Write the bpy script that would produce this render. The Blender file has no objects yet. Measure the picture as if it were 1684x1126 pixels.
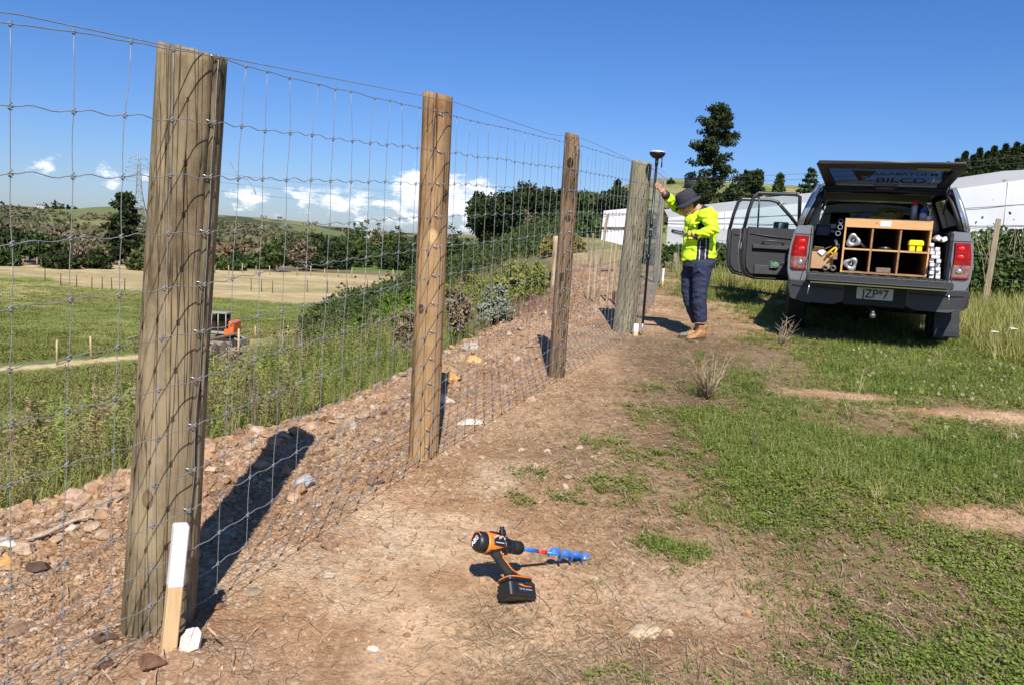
import bpy, math, random
import numpy as np
from mathutils import Vector, Matrix, noise as mnoise
random.seed(7)
RNG = np.random.default_rng(11)
SC = bpy.context.scene
COL = SC.collection

# ------------------------------------------------------------------ camera
F_, P_, R_, CZ = 1300.0, math.radians(7.5), math.radians(3.2), 1.45
cam_d = bpy.data.cameras.new('camera')
cam = bpy.data.objects.new('camera', cam_d)
COL.objects.link(cam)
cam.matrix_world = Matrix.Translation((0, 0, CZ)) @ (Matrix.Rotation(math.pi / 2 - P_, 4, 'X') @ Matrix.Rotation(R_, 4, 'Z'))
cam_d.sensor_width = 36
cam_d.sensor_fit = 'HORIZONTAL'
cam_d.lens = F_ / 1684 * 36
cam_d.clip_start = 0.05
cam_d.clip_end = 20000
SC.camera = cam

# ------------------------------------------------------------------ sky, sun, exposure
SUN_EL, SUN_DX = 47.0, -0.045
SC.view_settings.view_transform = 'Standard'
SC.view_settings.look = 'None'
SC.view_settings.exposure = 0.48
SC.view_settings.gamma = 1
SC.view_settings.use_curve_mapping = False
W = bpy.data.worlds.new('World')
SC.world = W
W.use_nodes = True
wn, wl = W.node_tree.nodes, W.node_tree.links
for n in list(wn): wn.remove(n)
def M_(op, a, b=None, c=None, clamp=False, tree=None):
    t = tree or W.node_tree
    n = t.nodes.new('ShaderNodeMath'); n.operation = op; n.use_clamp = clamp
    for i, v in enumerate((a, b, c)):
        if v is None: continue
        if isinstance(v, (int, float)): n.inputs[i].default_value = v
        else: t.links.new(v, n.inputs[i])
    return n.outputs[0]
sky = wn.new('ShaderNodeTexSky'); sky.sky_type = 'NISHITA'; sky.sun_disc = False
sky.sun_elevation = math.radians(SUN_EL); sky.sun_rotation = math.radians(180)
sky.altitude = 100; sky.air_density = 1.0; sky.dust_density = 0.3; sky.ozone_density = 2.0
hs = wn.new('ShaderNodeHueSaturation'); hs.inputs['Saturation'].default_value = 1.12
wl.new(sky.outputs[0], hs.inputs['Color'])
bg = wn.new('ShaderNodeBackground'); bg.inputs[1].default_value = 0.066
SKY_HOOK = hs.outputs[0]
tc = wn.new('ShaderNodeTexCoord'); sx = wn.new('ShaderNodeSeparateXYZ'); wl.new(tc.outputs['Generated'], sx.inputs[0])
az = M_('MULTIPLY', M_('ARCTAN2', sx.outputs[0], sx.outputs[1]), 57.2958)      # degrees, 0 = ahead
el = M_('MULTIPLY', M_('ARCSINE', sx.outputs[2]), 57.2958)
tint = wn.new('ShaderNodeValToRGB'); wl.new(M_('DIVIDE', el, 60, clamp=True), tint.inputs[0])      # clear maritime air: bluer than the model's horizon
for i_, (p_, c_) in enumerate(((0, (.64, .80, 1.26)), (.12, (.62, .84, 1.30)), (.35, (.50, .86, 1.36)), (1, (.62, .92, 1.28)))):
    if i_ > 1: tint.color_ramp.elements.new(.5)
for i_, (p_, c_) in enumerate(((0, (.64, .80, 1.26)), (.12, (.62, .84, 1.30)), (.35, (.50, .86, 1.36)), (1, (.62, .92, 1.28)))):
    tint.color_ramp.elements[i_].position = p_; tint.color_ramp.elements[i_].color = c_ + (1,)
tm = wn.new('ShaderNodeMix'); tm.data_type = 'RGBA'; tm.blend_type = 'MULTIPLY'; tm.inputs[0].default_value = 1
wl.new(SKY_HOOK, tm.inputs[6]); wl.new(tint.outputs[0], tm.inputs[7]); wl.new(tm.outputs[2], bg.inputs[0])
cmb = wn.new('ShaderNodeCombineXYZ'); wl.new(az, cmb.inputs[0]); wl.new(M_('MULTIPLY', el, 1.7), cmb.inputs[1])
nz = wn.new('ShaderNodeTexNoise'); nz.inputs['Scale'].default_value = 0.55; nz.inputs['Detail'].default_value = 9; nz.inputs['Roughness'].default_value = 0.62
wl.new(cmb.outputs[0], nz.inputs['Vector'])
bank = None
# (azimuth, elevation, half width, half height, weight) of each cumulus group low over the hills
for a0, e0, wa, we, k in ((-6.2, 2.6, 3.6, 2.2, .70), (-2.8, 2.0, 2.6, 2.2, .58), (-12.5, 2.0, 5.5, 1.5, .42), (-18.5, 1.8, 3.0, 1.5, .38), (-27.2, 2.6, 1.2, 1.1, .40),
                          (-30.8, 2.6, 1.4, 1.0, .34), (-23.0, 2.2, 3.2, 1.4, .36), (-8.0, .8, 14., .9, .30), (25, 1.2, 30, .9, .2), (-60, 3, 22, 2.5, .42), (75, 3, 20, 2.5, .42), (150, 4, 60, 3, .4)):
    u = M_('DIVIDE', M_('SUBTRACT', az, a0), wa); v = M_('DIVIDE', M_('SUBTRACT', el, e0), we)
    g = M_('MULTIPLY', M_('EXPONENT', M_('MULTIPLY', M_('ADD', M_('MULTIPLY', u, u), M_('MULTIPLY', v, v)), -1)), k)
    bank = g if bank is None else M_('MAXIMUM', bank, g)
dens = M_('ADD', nz.outputs[0], bank)
mr = wn.new('ShaderNodeMapRange'); mr.interpolation_type = 'SMOOTHSTEP'
mr.inputs[1].default_value = .76; mr.inputs[2].default_value = .98
wl.new(dens, mr.inputs[0])
cr = wn.new('ShaderNodeValToRGB'); wl.new(nz.outputs[0], cr.inputs[0])
cr.color_ramp.elements[0].position = .35; cr.color_ramp.elements[0].color = (.55, .62, .74, 1)
cr.color_ramp.elements[1].position = .58; cr.color_ramp.elements[1].color = (.96, .97, 1.0, 1)
bgc = wn.new('ShaderNodeBackground'); bgc.inputs[1].default_value = 0.95
wl.new(cr.outputs[0], bgc.inputs[0])
mx = wn.new('ShaderNodeMixShader')
wl.new(M_('MULTIPLY', mr.outputs[0], .93), mx.inputs[0]); wl.new(bg.outputs[0], mx.inputs[1]); wl.new(bgc.outputs[0], mx.inputs[2])
wo = wn.new('ShaderNodeOutputWorld'); wl.new(mx.outputs[0], wo.inputs[0])

sd = bpy.data.lights.new('sun', 'SUN'); sd.energy = 5.0; sd.angle = math.radians(.53); sd.color = (1.0, .955, .88)
sun = bpy.data.objects.new('sun', sd); COL.objects.link(sun)
sun.rotation_euler = Vector((SUN_DX, 1, -math.tan(math.radians(SUN_EL)))).to_track_quat('-Z', 'Y').to_euler()

# ------------------------------------------------------------------ picture -> world helpers
def ray(px, py):
    u_ = (px - 842) / F_; v_ = (563 - py) / F_
    u = u_ * math.cos(R_) - v_ * math.sin(R_); v = u_ * math.sin(R_) + v_ * math.cos(R_)
    return u, math.cos(P_) + v * math.sin(P_), -math.sin(P_) + v * math.cos(P_)
def atY(px, py, y):
    X, Y, Z = ray(px, py); t = y / Y
    return Vector((X * t, y, CZ + Z * t))
def atZ(px, py, z):
    X, Y, Z = ray(px, py); t = (z - CZ) / Z
    return Vector((X * t, Y * t, z))

# ------------------------------------------------------------------ object helpers
def put(o, parent=None):
    COL.objects.link(o)
    if parent is not None: o.parent = parent
    return o
def tag(o, label=None, cat=None, group=None, kind=None):
    if label: o['label'] = label
    if cat: o['category'] = cat
    if group: o['group'] = group
    if kind: o['kind'] = kind
    return o
def thing(name, label, cat, loc=(0, 0, 0), rz=0, group=None):
    o = bpy.data.objects.new(name, None); o.empty_display_size = .1
    put(o); o.location = loc; o.rotation_euler = (0, 0, rz)
    return tag(o, label, cat, group)
def obj(name, me, parent=None, mat=None, smooth=False):
    if isinstance(me, MB): me = me.mesh(name)
    if mat is not None:
        me.materials.clear()
        for m in (mat if isinstance(mat, (list, tuple)) else [mat]): me.materials.append(m)
    if smooth: me.polygons.foreach_set('use_smooth', [True] * len(me.polygons))
    return put(bpy.data.objects.new(name, me), parent)
def dup(root, parent=None):
    c = root.copy(); put(c, parent)
    for ch in list(root.children): 
        k = dup(ch, c); k.matrix_parent_inverse = ch.matrix_parent_inverse.copy()
    return c

def frame_from(d):
    d = d.normalized()
    a = Vector((0, 0, 1)) if abs(d.z) < .93 else Vector((1, 0, 0))
    x = d.cross(a).normalized(); return x, d.cross(x).normalized()
class MB:
    def __init__(s): s.v = []; s.f = []; s.mi = []; s.sm = []
    def add(s, vs, fs, mi=0, sm=False):
        b = len(s.v); s.v += [tuple(p) for p in vs]
        for f in fs: s.f.append(tuple(i + b for i in f)); s.mi.append(mi); s.sm.append(sm)
    def box(s, c, size, rot=None, mi=0, taper=(1, 1)):
        hx, hy, hz = size[0] / 2, size[1] / 2, size[2] / 2
        vs = []
        for z in (-1, 1):
            k = taper if z > 0 else (1, 1)
            for x, y in ((-1, -1), (1, -1), (1, 1), (-1, 1)): vs.append(Vector((x * hx * k[0], y * hy * k[1], z * hz)))
        if rot is not None: vs = [rot @ p for p in vs]
        c = Vector(c)
        s.add([p + c for p in vs], [(3, 2, 1, 0), (4, 5, 6, 7), (0, 1, 5, 4), (1, 2, 6, 5), (2, 3, 7, 6), (3, 0, 4, 7)], mi)
    def rbox(s, c, size, r, rot=None, mi=0, n=3, axis=2):
        # box with rounded vertical edges and a small chamfer top and bottom
        hx, hy, hz = [q / 2 for q in size]; pts = []
        perm = {2: lambda a, b, h: Vector((a, b, h)), 1: lambda a, b, h: Vector((a, h, b)), 0: lambda a, b, h: Vector((h, a, b))}[axis]
        A, B, Hh = {2: (hx, hy, hz), 1: (hx, hz, hy), 0: (hy, hz, hx)}[axis]
        for q, (sx_, sy_) in enumerate(((1, 1), (-1, 1), (-1, -1), (1, -1))):
            for i in range(n + 1):
                t = (q + i / n) * math.pi / 2
                pts.append((sx_ * (A - r) + r * math.cos(t), sy_ * (B - r) + r * math.sin(t)))
        ch = min(r * .4, Hh * .3); rings = []
        for h, k in ((-Hh, ch), (-Hh + ch, 0), (Hh - ch, 0), (Hh, ch)):
            rings.append([perm(a * (A - k) / A, b * (B - k) / B, h) for a, b in pts])
        if rot is not None: rings = [[rot @ p for p in rg] for rg in rings]
        c = Vector(c); rings = [[p + c for p in rg] for rg in rings]
        s.loft(rings, mi=mi, sm=False)
    def loft(s, rings, closed=True, cap=True, mi=0, sm=True):
        n = len(rings[0]); vs = [p for r in rings for p in r]; fs = []
        for k in range(len(rings) - 1):
            for i in range(n if closed else n - 1):
                j = (i + 1) % n
                fs.append((k * n + i, k * n + j, (k + 1) * n + j, (k + 1) * n + i))
        s.add(vs, fs, mi, sm)
        if cap:
            b = len(s.v) - len(vs)
            s.f.append(tuple(b + i for i in reversed(range(n)))); s.mi.append(mi); s.sm.append(False)
            s.f.append(tuple(b + (len(rings) - 1) * n + i for i in range(n))); s.mi.append(mi); s.sm.append(False)
    def tube(s, pts, r, n=8, mi=0, cap=True, sm=True, flat=1.0, up=None):
        pts = [Vector(p) for p in pts]; m = len(pts)
        rs = r if isinstance(r, (list, tuple)) else [r] * m
        rings = []; x0 = None
        for i, p in enumerate(pts):
            d = (pts[min(i + 1, m - 1)] - pts[max(i - 1, 0)])
            if d.length < 1e-9: d = Vector((0, 0, 1))
            d.normalize()
            if up is not None: x = Vector(up) - d * d.dot(Vector(up)); x.normalize()
            elif x0 is None: x, _ = frame_from(d)
            else:
                x = x0 - d * d.dot(x0); x.normalize()
            y = d.cross(x); x0 = x
            rx, ry = rs[i] if isinstance(rs[i], (list, tuple)) else (rs[i], rs[i] * flat)
            rings.append([p + x * (rx * math.cos(2 * math.pi * k / n)) + y * (ry * math.sin(2 * math.pi * k / n)) for k in range(n)])
        s.loft(rings, True, cap, mi, sm)
    def prism(s, poly, h, fn, mi=0, sm=False):
        # poly: 2D points, extruded from 0 to h; fn maps (a, b, h) to a point
        n = len(poly)
        vs = [fn(a, b, 0) for a, b in poly] + [fn(a, b, h) for a, b in poly]
        s.add(vs, [tuple(reversed(range(n))), tuple(range(n, 2 * n))] + [(i, (i + 1) % n, n + (i + 1) % n, n + i) for i in range(n)], mi, sm)
    def ball(s, c, r, nu=12, nv=8, mi=0, rot=None, jit=0, sm=True):
        c = Vector(c); r = r if isinstance(r, (list, tuple)) else (r, r, r); rings = []
        for j in range(nv + 1):
            t = math.pi * j / nv; k = []
            for i in range(nu):
                a = 2 * math.pi * i / nu
                p = Vector((r[0] * max(math.sin(t), .02) * math.cos(a), r[1] * max(math.sin(t), .02) * math.sin(a), -r[2] * math.cos(t)))
                if jit: p *= 1 + jit * (random.random() - .5)
                k.append(c + (rot @ p if rot is not None else p))
            rings.append(k)
        s.loft(rings, True, True, mi, sm)
    def mesh(s, name):
        me = bpy.data.meshes.new(name); me.from_pydata(s.v, [], s.f)
        me.polygons.foreach_set('material_index', s.mi); me.polygons.foreach_set('use_smooth', s.sm)
        me.update(); return me

# ------------------------------------------------------------------ materials
MATS = {}
def mat(name, base, rough=.7, metal=0, var=0.0, scale=8., alt=None, bump=0, bscale=None, spec=.5, coords='Object', stretch=(1, 1, 1), rnd=None, transl=0, emit=0, alpha=1, coat=0):
    """one procedural material: base colour broken up with two noises, optional per-instance colour ramp, bump, leaf translucency"""
    if name in MATS: return MATS[name]
    m = bpy.data.materials.new(name); m.use_nodes = True; t = m.node_tree; N, L = t.nodes, t.links
    b = N['Principled BSDF']; out = N['Material Output']
    b.inputs['Roughness'].default_value = rough; b.inputs['Metallic'].default_value = metal
    b.inputs['Specular IOR Level'].default_value = spec; b.inputs['Coat Weight'].default_value = coat
    c = tuple(base) + (1,); b.inputs['Base Color'].default_value = c
    col = None
    if var or alt or bump:
        tcn = N.new('ShaderNodeTexCoord'); mp = N.new('ShaderNodeMapping'); mp.inputs['Scale'].default_value = stretch
        L.new(tcn.outputs[coords], mp.inputs[0])
        n1 = N.new('ShaderNodeTexNoise'); n1.inputs['Scale'].default_value = scale; n1.inputs['Detail'].default_value = 6; n1.inputs['Roughness'].default_value = .6
        L.new(mp.outputs[0], n1.inputs['Vector'])
        rp = N.new('ShaderNodeValToRGB'); L.new(n1.outputs[0], rp.inputs[0])
        a = alt if alt else tuple(q * (1 - var) for q in base)
        hi = tuple(min(1, q * (1 + var * .8)) for q in base) if var else base
        rp.color_ramp.elements[0].position = .32; rp.color_ramp.elements[0].color = tuple(a) + (1,)
        rp.color_ramp.elements[1].position = .66; rp.color_ramp.elements[1].color = tuple(hi) + (1,)
        col = rp.outputs[0]
    if rnd:
        at = N.new('ShaderNodeAttribute'); at.attribute_name = 'rnd'
        r2 = N.new('ShaderNodeValToRGB'); L.new(at.outputs['Fac'], r2.inputs[0])
        e = r2.color_ramp.elements
        while len(e) < len(rnd): e.new(.5)
        for i, q in enumerate(rnd): e[i].position = i / (len(rnd) - 1); e[i].color = tuple(q) + (1,)
        if col is not None:
            mm = N.new('ShaderNodeMix'); mm.data_type = 'RGBA'; mm.blend_type = 'MULTIPLY'; mm.inputs[0].default_value = 1
            L.new(r2.outputs[0], mm.inputs[6]); L.new(col, mm.inputs[7]); col = mm.outputs[2]
        else: col = r2.outputs[0]
    if col is not None: L.new(col, b.inputs['Base Color'])
    if bump:
        n2 = N.new('ShaderNodeTexNoise'); n2.inputs['Scale'].default_value = bscale or scale * 3; n2.inputs['Detail'].default_value = 5
        L.new(mp.outputs[0], n2.inputs['Vector'])
        bp = N.new('ShaderNodeBump'); bp.inputs['Strength'].default_value = bump; bp.inputs['Distance'].default_value = .01
        L.new(n2.outputs[0], bp.inputs['Height']); L.new(bp.outputs[0], b.inputs['Normal'])
    sh = b.outputs[0]
    if transl:
        tr = N.new('ShaderNodeBsdfTranslucent'); tr.inputs[0].default_value = c
        if col is not None: L.new(col, tr.inputs[0])
        ms = N.new('ShaderNodeMixShader'); ms.inputs[0].default_value = transl
        L.new(sh, ms.inputs[1]); L.new(tr.outputs[0], ms.inputs[2]); sh = ms.outputs[0]
    if alpha < 1:
        tp = N.new('ShaderNodeBsdfTransparent'); ms = N.new('ShaderNodeMixShader'); ms.inputs[0].default_value = alpha
        L.new(tp.outputs[0], ms.inputs[1]); L.new(sh, ms.inputs[2]); sh = ms.outputs[0]
    L.new(sh, out.inputs[0])
    MATS[name] = m; return m

def wood_post_mat(name, c1, c2, stain, seed, knots=()):
    """weathered pole: long streaks, drying cracks, knots, stains"""
    m = bpy.data.materials.new(name); m.use_nodes = True; t = m.node_tree; N, L = t.nodes, t.links
    b = N['Principled BSDF']; b.inputs['Roughness'].default_value = .85; b.inputs['Specular IOR Level'].default_value = .25
    tcn = N.new('ShaderNodeTexCoord')
    def nz_(sc, st, det=6, ro=.6, off=0):
        mp = N.new('ShaderNodeMapping'); mp.inputs['Scale'].default_value = st; mp.inputs['Location'].default_value = (seed * 3.1 + off, off, seed)
        L.new(tcn.outputs['Object'], mp.inputs[0])
        n = N.new('ShaderNodeTexNoise'); n.inputs['Scale'].default_value = sc; n.inputs['Detail'].default_value = det; n.inputs['Roughness'].default_value = ro
        L.new(mp.outputs[0], n.inputs['Vector']); return n.outputs[0]
    def ramp(x, els):
        r = N.new('ShaderNodeValToRGB'); L.new(x, r.inputs[0]); e = r.color_ramp.elements
        while len(e) < len(els): e.new(.5)
        for i, (p, q) in enumerate(els): e[i].position = p; e[i].color = tuple(q) + (1,)
        return r.outputs[0]
    def mixm(f, a, bb, blend='MIX'):
        mm = N.new('ShaderNodeMix'); mm.data_type = 'RGBA'; mm.blend_type = blend
        if isinstance(f, float): mm.inputs[0].default_value = f
        else: L.new(f, mm.inputs[0])
        L.new(a, mm.inputs[6]); L.new(bb, mm.inputs[7]); return mm.outputs[2]
    streak = M_('ADD', M_('MULTIPLY', nz_(24, (1, 1, .05), 8, .7), .72, tree=t), M_('MULTIPLY', nz_(9, (1, 1, .35), 7, .7, 3), .28, tree=t), tree=t)
    base = ramp(streak, [(.26, c2), (.47, c1), (.80, tuple(q * 1.22 for q in c1))])
    blot = ramp(nz_(3.4, (1.3, 1.3, .55), 8, .72, 4), [(.36, stain), (.47, tuple(.5 + .5 * q for q in stain)), (.58, (1, 1, 1))])
    col = mixm(.95, base, blot, 'MULTIPLY')
    reds = ramp(nz_(5.5, (1, 1, .8), 3, .5, 9), [(.66, (1, 1, 1)), (.74, (.75, .42, .30))])
    col = mixm(.6, col, reds, 'MULTIPLY')
    crk = nz_(34, (1, 1, .022), 3, .45, 2)
    fine = ramp(crk, [(.475, (1, 1, 1)), (.497, (.10, .08, .06)), (.503, (.10, .08, .06)), (.525, (1, 1, 1))])
    gate = ramp(nz_(3, (1, 1, .5), 3, .5, 7), [(.42, (0, 0, 0)), (.55, (1, 1, 1))])
    fine = mixm(gate, ramp(crk, [(0, (1, 1, 1)), (1, (1, 1, 1))]), fine)
    col = mixm(.85, col, fine, 'MULTIPLY')
    for (kx, ky, kz, kr, kc) in knots:
        mpk = N.new('ShaderNodeMapping'); mpk.inputs['Location'].default_value = (-kx / kr, -ky / kr, -kz / kr * .62); mpk.inputs['Scale'].default_value = (1 / kr, 1 / kr, .62 / kr); L.new(tcn.outputs['Object'], mpk.inputs[0])
        ln = N.new('ShaderNodeVectorMath'); ln.operation = 'LENGTH'; L.new(mpk.outputs[0], ln.inputs[0])
        dn = M_('ADD', ln.outputs['Value'], M_('MULTIPLY', nz_(30, (1, 1, 1), 3, .5), .35, tree=t), tree=t)
        kcol = ramp(M_('MULTIPLY', dn, .6, tree=t), [(.0, tuple(q * .5 for q in kc)), (.28, kc), (.55, tuple(q * .7 for q in kc)), (.62, kc)])
        gk = ramp(dn, [(.90, (1, 1, 1)), (1.0, (0, 0, 0))]); col = mixm(gk, col, kcol)
    L.new(col, b.inputs['Base Color'])
    h = mixm(.6, fine, ramp(streak, [(.3, (0, 0, 0)), (.7, (1, 1, 1))]))
    bp = N.new('ShaderNodeBump'); bp.inputs['Strength'].default_value = .9; bp.inputs['Distance'].default_value = .009
    L.new(h, bp.inputs['Height']); L.new(bp.outputs[0], b.inputs['Normal'])
    return m

# ------------------------------------------------------------------ numpy noise
def _h(ix, iy, s):
    n = (ix.astype(np.int64) * 374761393 + iy.astype(np.int64) * 668265263 + s * 1442695041) & 0xffffffff
    n = ((n ^ (n >> 13)) * 1274126177) & 0xffffffff
    return ((n ^ (n >> 16)) & 0xffffff) / float(0xffffff)
def vnoise(x, y, s=0):
    ix = np.floor(x); iy = np.floor(y); fx = x - ix; fy = y - iy
    fx = fx * fx * (3 - 2 * fx); fy = fy * fy * (3 - 2 * fy)
    ix = ix.astype(np.int64); iy = iy.astype(np.int64)
    a = _h(ix, iy, s); b = _h(ix + 1, iy, s); c = _h(ix, iy + 1, s); d = _h(ix + 1, iy + 1, s)
    return (a + (b - a) * fx) * (1 - fy) + (c + (d - c) * fx) * fy
def fbm(x, y, f=1., o=4, s=0, g=.5):
    v = 0; a = 1; t = 0
    for i in range(o):
        v = v + a * vnoise(x * f + 17.3 * i, y * f - 9.1 * i, s + i); t += a; a *= g; f *= 2.03
    return v / t
def sst(a, b, x):
    t = np.clip((x - a) / (b - a), 0, 1); return t * t * (3 - 2 * t)
# ------------------------------------------------------------------ terrain
EDGE_Y = [-8, 0, 3.2, 3.65, 4.1, 4.7, 5.4, 7.1, 9, 11.2, 15, 20, 60, 100, 200, 400]
EDGE_X = [-7, -3.7, -2.14, -1.83, -1.6, -1.25, -.85, -.36, .08, .47, 1.0, 1.4, 2.2, 8, 30, 60]
def edge_x(y): return np.interp(y, EDGE_Y, EDGE_X)
def plateau(x, y):
    z = np.interp(y, [-20, -5, 1.5, 2.6, 3, 4.1, 6.2, 8.7, 14, 20, 40, 70, 110, 160, 400, 4000], [-1.5, -.7, -.13, .025, .09, .25, .38, .49, .78, 1.0, 1.45, 2.2, 3.2, 4.5, 8, 30])
    z = z + 9.5 * sst(60, 150, y) * sst(-2, 26, x) * (1 - sst(200, 500, y))
    z = z + 4 * sst(110, 150, y) * sst(60, 95, x) * (1 - sst(200, 500, y))
    return z
def base_h(x, y):
    x = np.asarray(x, float); y = np.asarray(y, float)
    d = (edge_x(y) - x) * .92
    slope = np.interp(y, [0, 6, 12, 20, 35, 60], [.37, .38, .43, .49, .52, .50])
    dd = np.where(d > 8, 8 + (d - 8), d)
    drop = slope * np.log1p(np.exp(np.clip(dd / .35, -30, 60))) * .35
    drop = np.where(dd / .35 > 59, slope * dd, drop)
    floor = np.interp(np.hypot(x, y), [0, 45, 115, 200, 330, 400, 5000], [-6.2, -6.3, -6.6, -7.3, -8.5, -9, -9]) + .25 * (fbm(x, y, .03, 3, 5) - .5)
    p = plateau(x, y)
    s = p - drop
    k = .5
    z = np.where((s - floor) / k > 30, s, floor + k * np.log1p(np.exp(np.clip((s - floor) / k, -40, 40))))
    # far hills over the valley
    r = np.hypot(x, y); a = np.degrees(np.arctan2(x, y))
    rise = sst(300, 760, r)
    prof = np.interp(a, [-180, -60, -33, -29, -26, -23, -19, -16, -13, -10, -6, 0, 30, 60, 180], [10, 10, 5.5, 4, 8, 5, 6, 5.5, 2, -2, -3, 0, 10, 14, 14])
    roll = (fbm(x, y, .006, 4, 31) - .5) * 26 * sst(260, 600, r)
    z = z + rise * prof * np.where(y > 0, 1, .6) * (1 - .0 * r) + roll * (1 - .6 * sst(-6, 10, a))
    z = z + sst(1000, 1500, r) * (5 + 4 * fbm(x, y, .004, 3, 88))
    z = z + sst(150, 330, r) * sst(-8, -14, a) * (2.2 * fbm(x, y, .012, 3, 77))
    return z
def height(x, y):
    x = np.asarray(x, float); y = np.asarray(y, float)
    z = base_h(x, y)
    d = edge_x(y) - x
    near = np.exp(-(y / 30) ** 2)
    bank = np.exp(-((d + .15) / .55) ** 2) * sst(16, 9, y)
    z = z + .10 * bank * (.6 + .8 * fbm(x, y, 2.2, 3, 3))
    rough = .25 + 1.5 * sst(-1.1, -.2, d) * sst(14, 9, y)
    z = z + near * rough * (.050 * (fbm(x, y, 1.6, 4, 8) - .5) + .030 * (fbm(x, y, 9, 3, 21, .6) - .5))
    clod = vnoise(x * 26, y * 26, 55); z = z + near * .010 * rough * np.clip(clod - .6, 0, 1) * 2
    z = z + .10 * (fbm(x, y, .5, 3, 61) - .5) * sst(9, 14, y) * (1 - sst(40, 90, y)) 
    z = z + .065 * np.exp(-(((x + 1.06) / .26) ** 2 + ((y - 2.40) / .14) ** 2))
    return z
def hz(x, y): return float(height(np.array([x]), np.array([y]))[0])

# ground cover zones (how much grows where)
def blobs(x, y, L_):
    v = np.zeros_like(x)
    for bx, by, rx, ry in L_: v = np.maximum(v, np.exp(-(((x - bx) / rx) ** 2 + ((y - by) / ry) ** 2)))
    return v
BARE = [(.72, 2.9, .42, .36), (2.6, 6.1, .55, .16), (3.55, 5.72, .8, .2), (2.45, 3.78, .42, .17), (2.3, 2.75, .16, .14), (1.3, 2.0, .25, .3), (4.6, 5.6, 1.2, .3)]
def green(x, y):
    xg = np.interp(y, [0, 2.3, 2.9, 3.6, 4.3, 5.1, 6, 7, 8, 9, 10.2, 11.2, 12, 14, 15.5, 17, 19, 24], [1.2, 1.4, 1.4, 1.3, 1.15, 1.3, 1.75, 2.4, 2.7, 2.95, 3.2, 3.1, 2.9, 2.6, 2.7, 1.6, 1.0, 1.2])
    n = fbm(x, y, 2.1, 5, 40, .6) - .5
    g = sst(-.75, .65, x - xg + 2.0 * n)
    g = g * (.16 + .84 * sst(.34, .57, fbm(x, y, 1.3, 5, 90, .6) + .13 * sst(.6, 2.4, x - xg)))
    g = g * (1 - np.clip(1.5 * blobs(x, y, BARE), 0, 1))
    # small sprouts in the dirt
    g = np.maximum(g, .75 * blobs(x, y, [(.33, 3.75, .22, .10), (.62, 3.9, .2, .16), (.75, 3.35, .13, .1), (.15, 4.0, .1, .05), (.1, 3.72, .08, .05), (1.0, 6.0, .2, .15), (.9, 4.4, .25, .2), (.55, 4.6, .2, .1)]) * sst(.4, .55, fbm(x, y, 9, 3, 71)))
    return g * sst(0, .6, x - edge_x(y) - .7)
def straw(x, y):
    xg = np.interp(y, [0, 2.3, 2.9, 3.6, 4.3, 5.1, 6, 7, 9], [1.0, 1.2, 1.2, 1.1, 1.0, 1.15, 1.6, 2.2, 2.8])
    n = fbm(x, y, 1.7, 4, 140) - .5
    s = np.exp(-((x - xg + .45 + .8 * n) / .55) ** 2)
    s = np.maximum(s, .9 * blobs(x, y, [(.28, 2.45, .35, .3), (.55, 3.6, .4, .3), (1.05, 3.3, .4, .35), (1.35, 5.1, .45, .4), (1.3, 2.5, .5, .4), (.6, 4.6, .5, .4), (.05, 2.75, .2, .2)]))
    return s * (1 - .85 * blobs(x, y, [(.72, 2.95, .36, .3)]))
def tall(x, y):
    t = sst(-.2, .9, x - np.interp(y, [4, 6, 8, 9, 11, 14, 16], [6.2, 5.3, 4.95, 5.05, 5.2, 5.3, 3.6])) * sst(5.2, 6.5, y)
    t = np.maximum(t, sst(13.2, 14.2, y) * sst(3.0, 4.2, x))
    return t * sst(21, 18, y)

TRACKS = ((-25, 38.5, -19.5, 46.2, .9), (-19.5, 46.2, -14.5, 50.5, 1.0), (-14.5, 50.5, -12.5, 72, .7), (-12.5, 72, -14, 84, .9))
def track_gap(x, y, w=1.6):
    q = np.full_like(x, 99.)
    for ax, ay, bx, by, _ in TRACKS:
        t = np.clip(((x - ax) * (bx - ax) + (y - ay) * (by - ay)) / ((bx - ax) ** 2 + (by - ay) ** 2), 0, 1)
        q = np.minimum(q, np.hypot(x - ax - t * (bx - ax), y - ay - t * (by - ay)))
    q = np.minimum(q, np.hypot(x + 18.5, y - 50) - 1.2)
    return sst(w * .6, w, q)
def edge_np(pts, x, y):
    """signed side of a polyline given as y = f(x)"""
    xs = [p[0] for p in pts]; ys = [p[1] for p in pts]
    return y - np.interp(x, xs, ys)
HAY_NEAR = [(-120, 112), (-65.7, 100.7), (-58, 98), (-48.6, 88), (-40.7, 86.4), (-30.6, 83.3), (-22.8, 81), (-15.6, 90), (-8, 112)]
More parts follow.
